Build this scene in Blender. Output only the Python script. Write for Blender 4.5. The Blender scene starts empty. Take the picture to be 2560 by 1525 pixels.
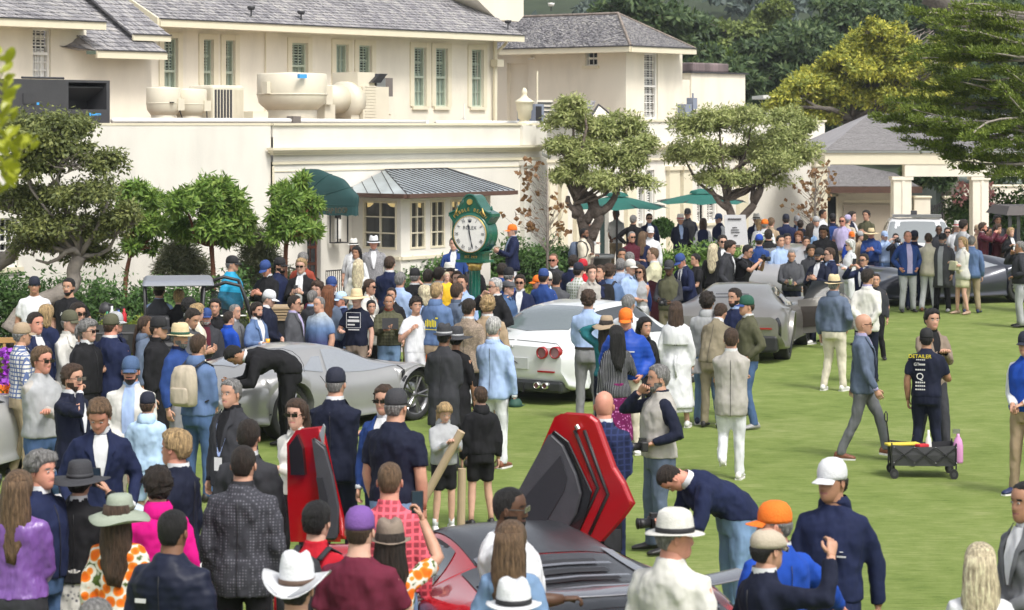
import bpy,bmesh,math,random
import numpy as np
from mathutils import Vector,Matrix
random.seed(7)
rng=np.random.default_rng(7)
SC=bpy.context.scene
R=math.radians
# camera, sky, light, exposure
F=6000.0
HC=4.1
VH=310.0
cam=bpy.data.cameras.new('camera')
cam.sensor_width=36.0
cam.lens=F/2560*36.0
cam.shift_y=-(762.5-VH)/2560
cam.clip_start=0.5
cam.clip_end=3000
cam.dof.use_dof=True
cam.dof.focus_distance=33.0
cam.dof.aperture_fstop=5.0
camo=bpy.data.objects.new('camera',cam)
SC.collection.objects.link(camo)
camo.location=(0,0,HC)
camo.rotation_euler=(math.pi/2,0,0)
SC.camera=camo
SUN_EL,SUN_AZ=R(55),R(32)
w=bpy.data.worlds.new('World');SC.world=w;w.use_nodes=True
nt=w.node_tree
bgn=nt.nodes['Background']
sky=nt.nodes.new('ShaderNodeTexSky');sky.sky_type='NISHITA';sky.sun_disc=False
sky.sun_elevation=SUN_EL;sky.sun_rotation=math.pi-SUN_AZ
sky.dust_density=4.0;sky.ozone_density=0.6;sky.air_density=1.0
hs=nt.nodes.new('ShaderNodeHueSaturation');hs.inputs['Saturation'].default_value=0.30
nt.links.new(sky.outputs[0],hs.inputs['Color'])
nt.links.new(hs.outputs[0],bgn.inputs['Color'])
bgn.inputs['Strength'].default_value=0.135
sl=bpy.data.lights.new('sun','SUN');sl.energy=1.5;sl.angle=R(14);sl.color=(1.0,0.965,0.90)
so=bpy.data.objects.new('sun',sl);SC.collection.objects.link(so)
so.rotation_euler=(math.pi/2-SUN_EL,0,SUN_AZ);so.location=(0,0,30)
vs=SC.view_settings
vs.view_transform='Standard';vs.look='None';vs.gamma=1;vs.use_curve_mapping=False
vs.exposure=0.70
try:
 SC.cycles.max_bounces=6;SC.cycles.transparent_max_bounces=6
 SC.cycles.diffuse_bounces=3;SC.cycles.glossy_bounces=3
except Exception:pass
# mapping from photograph to place
def P(u,v,Y):
 return((u-1280)*Y/F,Y,HC-(v-VH)*Y/F)
def G(u,v,z=0.0):
 Y=F*(HC-z)/(v-VH)
 return((u-1280)*Y/F,Y)
AX=np.array([.626,.78]);AN=np.array([.78,-.626]);BO=np.array([-5.667,50.0])
def ST(s,t,z):
 q=BO+AX*s+AN*t
 return(q[0],q[1],z)
def US(u,t):
 k=(u-1280)/F
 q=BO+AN*t
 return(k*q[1]-q[0])/(AX[0]-k*AX[1])
def VZ(u,v,t):
 s=US(u,t);q=BO+AX*s+AN*t
 return HC-(v-VH)*q[1]/F
def UT(u,s):
 k=(u-1280)/F
 q=BO+AX*s
 return(k*q[1]-q[0])/(AN[0]-k*AN[1])
def VZc(u,v,s):
 t=UT(u,s);q=BO+AX*s+AN*t
 return HC-(v-VH)*q[1]/F
 # object helpers
COL=SC.collection
def me_from(verts,faces,name='m',smooth=False):
 m=bpy.data.meshes.new(name)
 m.from_pydata([tuple(map(float,v))for v in verts],[],[tuple(map(int,f))for f in faces])
 if smooth:m.polygons.foreach_set('use_smooth',[True]*len(m.polygons))
 m.update()
 return m
def obj(name,mesh,mat=None,parent=None,loc=None,rotz=None):
 o=bpy.data.objects.new(name,mesh);COL.objects.link(o)
 if mat is not None and mesh is not None and len(mesh.materials)==0:
  for q in(mat if isinstance(mat,(list,tuple))else[mat]):mesh.materials.append(q)
 if parent is not None:o.parent=parent
 if loc is not None:o.location=loc
 if rotz is not None:o.rotation_euler=(0,0,rotz)
 return o
def tag(o,label=None,cat=None,group=None,kind=None):
 if label:o['label']=label
 if cat:o['category']=cat
 if group:o['group']=group
 if kind:o['kind']=kind
 return o
def empty(name,loc=(0,0,0),rz=0.0,label=None,cat=None,group=None):
 o=bpy.data.objects.new(name,None);COL.objects.link(o)
 o.location=loc;o.rotation_euler=(0,0,rz);o.empty_display_size=.1
 return tag(o,label,cat,group)
class MB:
 """collects simple shapes into one mesh"""
 def __init__(s):s.v=[];s.f=[];s.mi=[];s.cur=0
 def add(s,V,Fc):
  n=len(s.v);s.v.extend([tuple(map(float,p))for p in V]);s.f.extend([tuple(n+i for i in f)for f in Fc])
  s.mi.extend([s.cur]*len(Fc));return s
 def box(s,x0,x1,y0,y1,z0,z1):
  V=[(x,y,z)for z in(z0,z1)for y in(y0,y1)for x in(x0,x1)]
  return s.add(V,[(0,2,3,1),(4,5,7,6),(0,1,5,4),(2,6,7,3),(0,4,6,2),(1,3,7,5)])
 def prism(s,poly,z0,z1):
  n=len(poly)
  V=[(p[0],p[1],z0)for p in poly]+[(p[0],p[1],z1)for p in poly]
  Fc=[tuple(reversed(range(n))),tuple(range(n,2*n))]+[(i,(i+1)%n,n+(i+1)%n,n+i)for i in range(n)]
  return s.add(V,Fc)
 def hexa(s,A,B):
  return s.add(list(A)+list(B),[(3,2,1,0),(4,5,6,7),(0,1,5,4),(1,2,6,5),(2,3,7,6),(3,0,4,7)])
 def stbox(s,s0,s1,t0,t1,z0,z1):
  A=[ST(s0,t0,z0),ST(s1,t0,z0),ST(s1,t1,z0),ST(s0,t1,z0)]
  B=[ST(s0,t0,z1),ST(s1,t0,z1),ST(s1,t1,z1),ST(s0,t1,z1)]
  return s.hexa(A,B)
 def tube(s,pts,rad,n=8,cap=True):
  pts=[np.array(p,float)for p in pts];k=len(pts)
  if not isinstance(rad,list):rad=[rad]*k
  ref=None;V=[]
  for i in range(k):
   d=pts[min(i+1,k-1)]-pts[max(i-1,0)];d/=(np.linalg.norm(d)+1e-9)
   if ref is None:
    ref=np.array([1.,0,0])if abs(d[0])<.8 else np.array([0,1.,0])
   a=ref-d*np.dot(ref,d);a/=(np.linalg.norm(a)+1e-9);ref=a
   b=np.cross(d,a)
   r=rad[i];rx,ry=(r if hasattr(r,'__len__')else(r,r))
   for j in range(n):
    t=2*math.pi*j/n
    V.append(pts[i]+a*math.cos(t)*rx+b*math.sin(t)*ry)
  Fc=[(i*n+j,i*n+(j+1)%n,(i+1)*n+(j+1)%n,(i+1)*n+j)for i in range(k-1)for j in range(n)]
  if cap:
   Fc.append(tuple(reversed(range(n))));Fc.append(tuple(range((k-1)*n,k*n)))
  return s.add(V,Fc)
 def lathe(s,prof,n=16,c=(0,0,0),sx=1,sy=1,fn=None):
  """prof: list of (r,z)"""
  V=[]
  for r,z in prof:
   for j in range(n):
    t=2*math.pi*j/n
    x,y,zz=math.cos(t)*r*sx,math.sin(t)*r*sy,z
    if fn:x,y,zz=fn(x,y,zz,r,t)
    V.append((c[0]+x,c[1]+y,c[2]+zz))
  k=len(prof)
  Fc=[(i*n+j,i*n+(j+1)%n,(i+1)*n+(j+1)%n,(i+1)*n+j)for i in range(k-1)for j in range(n)]
  if prof[0][0]>1e-6:Fc.append(tuple(reversed(range(n))))
  if prof[-1][0]>1e-6:Fc.append(tuple(range((k-1)*n,k*n)))
  return s.add(V,Fc)
 def grid(s,Pts,closed=False):
  """Pts[i][j] -> quad grid"""
  a=len(Pts);b=len(Pts[0])
  V=[p for row in Pts for p in row]
  Fc=[(i*b+j,i*b+(j+1)%b,(i+1)*b+(j+1)%b,(i+1)*b+j)for i in range(a-1)for j in range(b if closed else b-1)]
  return s.add(V,Fc)
 def mesh(s,name='m',smooth=False):
  m=me_from(s.v,s.f,name,smooth)
  if any(s.mi):m.polygons.foreach_set('material_index',s.mi)
  return m
 def build(s,name,mat=None,parent=None,smooth=False,loc=None,rotz=None):
  m=s.mesh(name,smooth)
  if mat is not None:
   for q in(mat if isinstance(mat,(list,tuple))else[mat]):m.materials.append(q)
  return obj(name,m,None,parent,loc,rotz)
def bevel(o,w=.01,seg=2):
 b=o.modifiers.new('bevel','BEVEL');b.width=w;b.segments=seg;b.limit_method='ANGLE';b.angle_limit=R(40)
 return o
 # materials
def srgb(h):
 h=h.lstrip('#');c=[int(h[i:i+2],16)/255 for i in(0,2,4)]
 return tuple(((x/12.92)if x<=.04045 else((x+.055)/1.055)**2.4)for x in c)
def base_mat(name,col,rough=.8,metal=0.0,spec=.5):
 m=bpy.data.materials.new(name);m.use_nodes=True
 b=m.node_tree.nodes['Principled BSDF']
 b.inputs['Base Color'].default_value=(*col,1);b.inputs['Roughness'].default_value=rough
 b.inputs['Metallic'].default_value=metal
 b.inputs['Specular IOR Level'].default_value=spec
 return m,m.node_tree,b
def _noise(nt,scale,detail=4,coord='Object',vec=None,stretch=None,rough=.55):
 tc=nt.nodes.new('ShaderNodeTexCoord');n=nt.nodes.new('ShaderNodeTexNoise')
 n.inputs['Scale'].default_value=scale;n.inputs['Detail'].default_value=detail;n.inputs['Roughness'].default_value=rough
 src=tc.outputs[coord]
 if stretch:
  mp=nt.nodes.new('ShaderNodeMapping');mp.inputs['Scale'].default_value=stretch
  nt.links.new(src,mp.inputs['Vector']);src=mp.outputs[0]
 nt.links.new(src,n.inputs['Vector'])
 return n
def _ramp(nt,src,stops):
 r=nt.nodes.new('ShaderNodeValToRGB');e=r.color_ramp.elements
 while len(e)>1:e.remove(e[-1])
 e[0].position=stops[0][0];e[0].color=(*stops[0][1],1)
 for p,c in stops[1:]:
  q=e.new(p);q.color=(*c,1)
 nt.links.new(src,r.inputs[0]);return r
def _bump(nt,b,src,strength=.3,dist=.02):
 bp=nt.nodes.new('ShaderNodeBump');bp.inputs['Strength'].default_value=strength;bp.inputs['Distance'].default_value=dist
 nt.links.new(src,bp.inputs['Height']);nt.links.new(bp.outputs[0],b.inputs['Normal']);return bp
def mul(c,k):return tuple(min(1,x*k)for x in c)
_MC={}
def mat_noise(name,col,var=.15,scale=8,rough=.8,bump=.2,bscale=None,metal=0,spec=.5,stretch=None,dist=.02):
 if name in _MC:return _MC[name]
 m,nt,b=base_mat(name,col,rough,metal,spec)
 n=_noise(nt,scale,5,stretch=stretch)
 r=_ramp(nt,n.outputs[0],[(.25,mul(col,1-var)),(.75,mul(col,1+var))])
 nt.links.new(r.outputs[0],b.inputs['Base Color'])
 if bump:
  n2=_noise(nt,bscale or scale*6,3,stretch=stretch);_bump(nt,b,n2.outputs[0],bump,dist)
 _MC[name]=m
 return m
def mat_plain(name,col,rough=.6,metal=0,spec=.5,coat=0):
 if name in _MC:return _MC[name]
 m,nt,b=base_mat(name,col,rough,metal,spec)
 if coat:b.inputs['Coat Weight'].default_value=coat;b.inputs['Coat Roughness'].default_value=.04
 n=_noise(nt,30,2)
 r=_ramp(nt,n.outputs[0],[(.3,mul(col,.96)),(.7,mul(col,1.04))]);nt.links.new(r.outputs[0],b.inputs['Base Color'])
 _MC[name]=m
 return m
def mat_leaf(name,cols,rough=.55,trans=.32):
 """colour varies leaf by leaf"""
 if name in _MC:return _MC[name]
 m,nt,b=base_mat(name,cols[0],rough,0,.35)
 g=nt.nodes.new('ShaderNodeNewGeometry')
 n=_noise(nt,1.1,3)
 mx=nt.nodes.new('ShaderNodeMath');mx.operation='MULTIPLY_ADD';mx.inputs[1].default_value=.55
 nt.links.new(g.outputs['Random Per Island'],mx.inputs[0])
 m2=nt.nodes.new('ShaderNodeMath');m2.operation='MULTIPLY';m2.inputs[1].default_value=.5
 nt.links.new(n.outputs[0],m2.inputs[0]);nt.links.new(m2.outputs[0],mx.inputs[2])
 k=len(cols)
 r=_ramp(nt,mx.outputs[0],[(.1+.75*i/max(1,k-1),cols[i])for i in range(k)])
 nt.links.new(r.outputs[0],b.inputs['Base Color'])
 if trans:
  tr=nt.nodes.new('ShaderNodeBsdfTranslucent');ms=nt.nodes.new('ShaderNodeMixShader');ms.inputs[0].default_value=trans
  nt.links.new(r.outputs[0],tr.inputs['Color'])
  out=nt.nodes['Material Output']
  nt.links.new(b.outputs[0],ms.inputs[1]);nt.links.new(tr.outputs[0],ms.inputs[2]);nt.links.new(ms.outputs[0],out.inputs['Surface'])
 _MC[name]=m
 return m
def stucco(name,col,stains=.5):
 """painted render with weather streaks running down"""
 m,nt,b=base_mat(name,col,.88,0,.25)
 n=_noise(nt,.55,6,coord='Object');n3=_noise(nt,1.0,5,stretch=(1.6,1.6,.35))
 mix=nt.nodes.new('ShaderNodeMath');mix.operation='ADD'
 nt.links.new(n.outputs[0],mix.inputs[0]);nt.links.new(n3.outputs[0],mix.inputs[1])
 r=_ramp(nt,mix.outputs[0],[(.40,mul(col,1-.17*stains)),(.49,mul(col,1-.06*stains)),(.56,col)])
 hl=nt.nodes.new('ShaderNodeMath');hl.operation='MULTIPLY';hl.inputs[1].default_value=.5
 nt.links.new(mix.outputs[0],hl.inputs[0]);nt.links.new(hl.outputs[0],r.inputs[0])
 nt.links.new(r.outputs[0],b.inputs['Base Color'])
 n2=_noise(nt,26,4);_bump(nt,b,n2.outputs[0],.25,.01)
 _MC[name]=m
 return m
CREAM=stucco('cream_render',(.81,.755,.635),.8)
CREAM2=stucco('cream_render_low_wall',(.76,.73,.66),.6)
TRIM=mat_noise('cream_trim',(.72,.66,.50),.04,3,.6,.05)
WHITEP=mat_noise('white_paint',(.78,.77,.73),.03,4,.5,.03)
M_BLACK=mat_plain('black_plastic',(.018,.018,.02),.45)
M_DARK=mat_noise('dark_grey_metal',(.045,.045,.05),.15,6,.5,.1)
M_METAL=mat_plain('brushed_metal',(.55,.55,.56),.3,1)
M_CHROME=mat_plain('chrome',(.8,.8,.8),.12,1)
M_RUBBER=mat_noise('tyre_rubber',(.022,.022,.023),.2,20,.75,.2)
M_GLASSD=mat_plain('dark_window_glass',(.02,.025,.03),.06,0,.8)
# ground
def ground_sheet(name,poly,z,mat,kind='structure'):
 m=me_from([(p[0],p[1],z)for p in poly],[tuple(range(len(poly)))],name)
 return tag(obj(name,m,mat),kind=kind)
M_PAVE=mat_noise('pale_paving',(.36,.33,.29),.12,1.5,.85,.15,30)
m,nt_,b_=base_mat('mown_turf',(.22,.30,.08),.9,0,.2)
nA=_noise(nt_,.30,6,stretch=(.8,1.2,1));nB=_noise(nt_,9.0,6,stretch=(.35,1.9,1),rough=.7);nC=_noise(nt_,2.4,5)
ad=nt_.nodes.new('ShaderNodeMath');ad.operation='MULTIPLY_ADD';ad.inputs[1].default_value=.5
nt_.links.new(nB.outputs[0],ad.inputs[0]);
h1=nt_.nodes.new('ShaderNodeMath');h1.operation='MULTIPLY_ADD';h1.inputs[1].default_value=.3
h0=nt_.nodes.new('ShaderNodeMath');h0.operation='MULTIPLY';h0.inputs[1].default_value=.28
nt_.links.new(nC.outputs[0],h0.inputs[0]);nt_.links.new(nA.outputs[0],h1.inputs[0]);nt_.links.new(h0.outputs[0],h1.inputs[2])
nt_.links.new(h1.outputs[0],ad.inputs[2])
rr=_ramp(nt_,ad.outputs[0],[(.40,(.108,.164,.032)),(.50,(.170,.232,.053)),(.57,(.212,.270,.074)),(.66,(.29,.325,.125))])
nt_.links.new(rr.outputs[0],b_.inputs['Base Color'])
nD=_noise(nt_,38,5,stretch=(.6,1.5,1),rough=.75);_bump(nt_,b_,nD.outputs[0],.7,.03)
mg=nt_.nodes.new('ShaderNodeMix');mg.data_type='RGBA';mg.blend_type='MULTIPLY';mg.inputs[0].default_value=.55
rg=_ramp(nt_,nD.outputs[0],[(.36,(.62,.66,.55)),(.5,(1,1,1)),(.64,(1.0,1.0,.92))]);nt_.links.new(rr.outputs[0],mg.inputs[6]);nt_.links.new(rg.outputs[0],mg.inputs[7]);nt_.links.new(mg.outputs[2],b_.inputs['Base Color'])
TURF=m
M_SOIL=mat_noise('bed_soil',(.085,.062,.042),.4,5,.95,.6,22)
ground_sheet('ground',[(-400,-40),(400,-40),(400,900),(-400,900)],-.012,mat_noise('far_ground',(.10,.12,.05),.4,.2,.95,.2))
ground_sheet('paving',[(-40,20),(40,20),(60,120),(-60,120)],-.004,M_PAVE)
ground_sheet('lawn',[(-30,2),(30,2),(34,74),(17,62.8),(9.9,57.2),(2.4,48.3),(-1.9,43.2),(-6.5,39),(-30,33)],.004,TURF)
def stpoly(pts):return[tuple(ST(s,t,0)[:2])for s,t in pts]
bed=stpoly([(-12,.0),(2.2,.0),(2.2,5.2),(-12,7.5)])
ground_sheet('planting_bed',bed,.03,M_SOIL)
bed2=stpoly([(3.9,0),(11.8,0),(11.8,3.4),(3.9,3.4)])
ground_sheet('planting_bed',bed2,.03,M_SOIL)
def strip(name,poly,w,z0,z1,mat,kind='structure'):
 mb=MB()
 for(a,b)in zip(poly[:-1],poly[1:]):
  a=np.array(a);b=np.array(b);d=(b-a)/np.linalg.norm(b-a);n=np.array([-d[1],d[0]])*w/2
  mb.prism([a-n,b-n,b+n,a+n],z0,z1)
 return tag(mb.build(name,mat),kind=kind)
strip('kerb',stpoly([(-12,7.6),(2.3,5.3),(2.3,.1)]),.16,-.01,.12,M_PAVE)
strip('kerb',stpoly([(3.8,.1),(3.8,3.5),(11.9,3.5),(11.9,.1)]),.16,-.01,.12,M_PAVE)
# the clubhouse
HOUSE=empty('clubhouse',ST(0,0,0),0,'long cream rendered clubhouse with grey shingle roofs behind the crowd','building')
def keep(o,parent):
 """parent a world-space mesh, keeping it where it stands"""
 o.parent=parent
 q=parent;M=Matrix.Identity(4)
 chain=[]
 while q is not None:chain.append(q);q=q.parent
 for q in reversed(chain):
  M=M@q.matrix_parent_inverse@(Matrix.Translation(q.location)@q.rotation_euler.to_matrix().to_4x4())
 o.matrix_parent_inverse=M.inverted()
 return o
def hpart(mb,name,mat,parent=HOUSE,smooth=False):
 return keep(mb.build(name,mat,None,smooth),parent)
PZ=4.07
S_C=US(683,0)
S_E=US(1345,0)
S_L=US(-160,0)
def wall_holes(mb,s0,s1,z0,z1,t,holes,depth=.16,cross=False):
 """flat wall at offset t facing outwards with holes [(a,b,c,d)] s-range, z-range"""
 ss=sorted({s0,s1,*[h[0]for h in holes],*[h[1]for h in holes]})
 zs=sorted({z0,z1,*[h[2]for h in holes],*[h[3]for h in holes]})
 pt=(lambda s,z,tt:ST(s,tt,z))if not cross else(lambda s,z,tt:ST(tt,s,z))
 def inside(a,b):
  return any(h[0]-1e-6<=a and a<h[1]-1e-6 and h[2]-1e-6<=b and b<h[3]-1e-6 for h in holes)
 for i in range(len(ss)-1):
  for j in range(len(zs)-1):
   if not inside(ss[i],zs[j]):
    mb.add([pt(ss[i],zs[j],t),pt(ss[i+1],zs[j],t),pt(ss[i+1],zs[j+1],t),pt(ss[i],zs[j+1],t)],[(0,1,2,3)])
 sg=-depth if not cross else depth
 for a,b,c,d in holes:
  for(p,q)in(((a,c),(a,d)),((a,d),(b,d)),((b,d),(b,c)),((b,c),(a,c))):
   mb.add([pt(p[0],p[1],t),pt(q[0],q[1],t),pt(q[0],q[1],t+sg),pt(p[0],p[1],t+sg)],[(0,1,2,3)])
M_SAGE=mat_noise('sage_green_sash',(.44,.50,.40),.05,4,.5,.03)
M_SHUT=mat_noise('pale_shutter',(.50,.56,.50),.05,4,.55,.03)
M_GREENSH=mat_noise('pale_green_shutter',(.36,.44,.37),.06,4,.5,.03)
def sash_window(s0,s1,z0,z1,t,frame=M_SAGE,louv=True,cols=3,rows=4,open_frac=.45,cross=False,parent=HOUSE,dark=M_GLASSD,sill=True,shut_mat=None):
 """a sash window: frame, glazing bars, dark glass and louvred shutters behind"""
 pt=(lambda s,z,tt:ST(s,t+tt,z))if not cross else(lambda s,z,tt:ST(t-tt,s,z))
 def bx(mb,a,b,c,d,t0,t1):
  A=[pt(a,c,t0),pt(b,c,t0),pt(b,c,t1),pt(a,c,t1)];B=[pt(a,d,t0),pt(b,d,t0),pt(b,d,t1),pt(a,d,t1)]
  mb.hexa(A,B)
 w=s1-s0;h=z1-z0;fw=min(.09,w*.08)
 mb=MB()
 bx(mb,s0,s0+fw,z0,z1,-.15,-.06);bx(mb,s1-fw,s1,z0,z1,-.15,-.06)
 bx(mb,s0+fw,s1-fw,z0,z0+fw,-.15,-.06);bx(mb,s0+fw,s1-fw,z1-fw,z1,-.15,-.06)
 zm=z0+h*.5
 bx(mb,s0+fw,s1-fw,zm-.03,zm+.03,-.15,-.055)
 win=hpart(mb,'window',frame,parent)
 mb=MB();bx(mb,s0+fw,s1-fw,z0+fw,z1-fw,-.19,-.18);hpart(mb,'glass',dark,win)
 mb=MB()
 for i in range(1,cols):
  x=s0+fw+(w-2*fw)*i/cols;bx(mb,x-.012,x+.012,z0+fw,z1-fw,-.14,-.115)
 for j in range(1,rows):
  if abs(j/rows-.5)<.01:continue
  z=z0+h*j/rows;bx(mb,s0+fw,s1-fw,z-.012,z+.012,-.138,-.112)
 hpart(mb,'glazing_bar',frame,win)
 if louv:
  mb=MB();n=max(8,int(h/.075));ww=(w-2*fw)
  for half in range(2):
   a=s0+fw+ww*(.02+half*.5);b=a+ww*.46
   for k in range(n):
    z=z0+fw+(h-2*fw)*(k+.5)/n
    opened=(k/n)>open_frac
    hh=(h/n)*(.30 if opened else .62)
    if opened and rng.random()<.03:continue
    bx(mb,a,b,z-hh*.8,z+hh*.8,-.178,-.165)
  hpart(mb,'shutter',shut_mat or(M_GREENSH if frame is M_SAGE else WHITEP),win)
 if sill:
  mb=MB();bx(mb,s0-.08,s1+.08,z0-.09,z0-.004,-.05,.07);hpart(mb,'sill',TRIM,win)
 return win
T0=0.0
low_w=[]
def hole_uv(u0,u1,v0,v1,t):
 s0,s1=US(u0,t),US(u1,t);um=(u0+u1)/2
 return(s0,s1,VZ(um,v1,t),VZ(um,v0,t))
mb=MB()
h_left=hole_uv(0,46,545,668,-.05)
wall_holes(mb,S_L-20,S_C-.02,-.01,PZ,-.05,[h_left])
hpart(mb,'wall',CREAM2)
sash_window(*h_left,-.05,frame=WHITEP,louv=False,cols=2,rows=3)
mb=MB()
door=(US(778,0),US(803,0),.02,2.2)
door=(US(768,0),US(802,0),.05,2.25)
wall_holes(mb,S_C,S_E,-.01,PZ,0,[door,(US(895,0),US(1215,0),1.15,2.42)],.3)
mb.stbox(S_C-.001,S_E,-.35,-.001,PZ-.25,PZ-.002)
hpart(mb,'wall',CREAM2)
mb=MB();mb.stbox(S_L-20,S_C,-.4,-.04,PZ,PZ+.05);mb.stbox(S_C-.03,S_E+.05,-.4,.05,PZ,PZ+.05);hpart(mb,'coping',TRIM)
def moulding(name,s0,s1,bands,t=0,parent=HOUSE,mat=TRIM):
 mb=MB()
 for z0,z1,d in bands:mb.stbox(s0-d,s1+min(d,.05),t+.002,t+d,z0,z1)
 return hpart(mb,name,mat,parent)
zc=VZ(900,371,0)
moulding('cornice',S_C,S_E,[(zc-.02,zc+.035,.20),(zc-.07,zc-.02,.15),(zc-.12,zc-.07,.09)])
z2=VZ(900,404,0);moulding('string_course',S_C,S_E,[(z2-.03,z2+.03,.035)])
z3=VZ(900,424,0);moulding('string_course',S_C,S_E,[(z3-.012,z3+.012,.018)])
mb=MB();mb.stbox(US(1308,.1),US(1345,.1),.003,.14,0,zc-.45);mb.stbox(US(1308,.1)-.05,US(1345,.1)+.05,.003,.20,zc-.45,zc-.34);hpart(mb,'pier',CREAM2)
mb=MB();mb.stbox(US(1300,0),US(1333,0),.003,.09,zc+.04,PZ+.0);hpart(mb,'parapet_pier',CREAM2)
mb=MB();mb.stbox(S_E+.001,S_E+.35,-9,-.002,-.01,PZ-.02);hpart(mb,'wall',CREAM2)
t1=None
def t_for(u,Y):
 k=(u-1280)/F
 X=k*Y;q=np.array([X,Y])-BO
 return float(q@AN)
T1=t_for(1540,70.5)
SB0,SB1=US(1352,T1),US(2062,T1)
w_a=hole_uv(1596,1612,470,642,T1);w_b=hole_uv(1616,1636,425,642,T1)
w_c=hole_uv(1742,1758,445,556,T1);w_d=hole_uv(1768,1793,445,556,T1)
d_e=hole_uv(1500,1522,505,650,T1)
mb=MB();wall_holes(mb,SB0-1,SB1,-.01,PZ+.1,T1,[w_a,w_b,w_c,w_d,d_e])
mb.stbox(SB0-1,SB1,T1-.4,T1-.01,PZ-.25,PZ+.098)
mb.stbox(SB1-.3,SB1-.001,T1-6,T1-.4,-.01,PZ+.09)
hpart(mb,'wall',CREAM2)
for h_ in(w_a,w_b,w_c,w_d):sash_window(*h_,T1,frame=WHITEP,louv=True,cols=2,rows=4,open_frac=.0)
mb=MB();mb.stbox(d_e[0],d_e[1],T1-.22,T1-.15,.02,d_e[3]);hpart(mb,'door',mat_plain('dark_green_door',(.01,.03,.03),.4))
zc1=VZ(1650,366,T1)
moulding('cornice',SB0,SB1,[(zc1-.03,zc1+.05,.24),(zc1-.10,zc1-.03,.16)],T1)
moulding('string_course',SB0,SB1,[(VZ(1650,397,T1)-.04,VZ(1650,397,T1)+.03,.08)],T1)
moulding('coping',SB0,SB1,[(PZ+.1,PZ+.16,.05)],T1)
for(ua,ub)in((1366,1382),(1394,1410),(1432,1450),(1560,1582),(1665,1690),(1700,1722),(1840,1862),(2030,2060)):
 mb=MB();a,b=US(ua,T1),US(ub,T1);zt=VZ(1700,415,T1)
 mb.stbox(a,b,T1+.003,T1+.14,0,zt-.12);mb.stbox(a-.06,b+.06,T1+.003,T1+.20,zt-.12,zt);mb.stbox(a-.05,b+.05,T1+.003,T1+.19,0,.18)
 hpart(mb,'pilaster',TRIM)
mb=MB()
M_ROOFG=mat_noise('gravel_roof',(.34,.27,.21),.25,3,.95,.5,40)
mb.add([ST(S_L-20,-.4,PZ-.12),ST(S_E+.2,-.4,PZ-.12),ST(S_E+.2,-9.5,PZ-.12),ST(S_L-20,-9.5,PZ-.12)],[(0,1,2,3)])
mb.add([ST(S_E+.2,T1-.4,PZ-.12),ST(SB1-.3,T1-.4,PZ-.12),ST(SB1-.3,T1-9,PZ-.12),ST(S_E+.2,T1-9,PZ-.12)],[(0,1,2,3)])
hpart(mb,'flat_roof',M_ROOFG)
# upper storey
T2=-7.0
def uzs(u,v,t):return US(u,t),VZ(u,v,t)
UW=[(409,443,95,232),(508,532,97,232),(563,586,99,226),(729,768,106,190),(839,869,112,232),(896,928,115,232),(1034,1064,119,247),(1088,1118,123,249),(1178,1207,126,250)]
main_s0,main_s1=US(375,T2),US(1243,T2)
zE=VZ(800,88,T2)
holes=[]
for(a,b,c,d)in UW:
 s0,s1=US(a,T2),US(b,T2);um=(a+b)/2
 holes.append((s0,s1,VZ(um,d,T2),VZ(um,c,T2)))
zh=float(np.mean([h[3]for h in holes]));zs_=4.58
HH=[]
for i,h in enumerate(holes):HH.append((h[0],h[1],zs_ if i not in(3,)else 5.0,zh))
mb=MB();wall_holes(mb,main_s0,main_s1,PZ-.3,zE+.4,T2,HH)
hpart(mb,'wall',CREAM)
for i,h in enumerate(HH):sash_window(*h,T2,open_frac=.5+.06*rng.random()-(.0 if i!=4 else-.5))
for h in HH:
 a,b,c,d=h;mb=MB()
 mb.stbox(a-.16,a-.004,T2+.002,T2+.035,c,d+.14);mb.stbox(b+.004,b+.16,T2+.002,T2+.035,c,d+.14);mb.stbox(a-.003,b+.003,T2+.002,T2+.033,d+.004,d+.14)
 hpart(mb,'window_surround',TRIM)
T3=-5.0
z3e=VZ(120,62,T3)
lw=hole_uv(82,127,72,196,T3)
mb=MB();wall_holes(mb,US(-200,T3),US(216,T3),PZ-.3,z3e+.1,T3,[lw]);wall_holes(mb,US(216,T3),US(379,T3),PZ-.3,VZ(300,138,T3),T3,[]);mb.stbox(US(379,T3)-.2,US(379,T3),T2-.05,T3-.001,PZ-.3,VZ(379,138,T3));mb.stbox(US(216,T3)-.2,US(216,T3),T3-3,T3-.001,PZ-.3,z3e+.1)
hpart(mb,'wall',CREAM);sash_window(*lw,T3,frame=WHITEP,open_frac=.5,cols=3,rows=6)
TW=T1-1.2
S_W=US(1565,TW);
zWe=VZ(1565,131,TW)
s_face=S_W
t_back=UT(1243,S_W)
sw_small=(UT(1463,S_W),UT(1493,S_W),VZc(1478,164,S_W),VZc(1478,128,S_W))
nich=(UT(1267,S_W),UT(1320,S_W),PZ-.2,VZc(1290,158,S_W))
def cwall(mb,t0,t1,z0,z1,s,holes,depth):wall_holes(mb,t0,t1,z0,z1,s,holes,depth,True)
mb=MB();cwall(mb,t_back-2,TW,PZ-.3,zWe+.25,S_W,[sw_small,nich],.16)
S_W1=US(1706,TW)
tw=(US(1611,TW),US(1645,TW),VZ(1628,298,TW),VZ(1628,133,TW))
wall_holes(mb,S_W,S_W1,PZ-.3,zWe+.2,TW,[tw])
mb.stbox(S_W1-.01,S_W1,TW-7,TW,PZ-.3,zWe)
mb.stbox(S_W+.17,S_W+.19,nich[0],nich[1],PZ-.3,nich[3]+.1)
hpart(mb,'wall',CREAM)
sash_window(sw_small[0],sw_small[1],sw_small[2],sw_small[3],S_W,frame=WHITEP,louv=False,cols=2,rows=2,cross=True)
sash_window(*tw,TW,frame=WHITEP,cols=3,rows=8,open_frac=0,shut_mat=mat_noise('grey_white_blind',(.5,.5,.48),.05,4,.6,0))
TB=TW-.6
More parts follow.
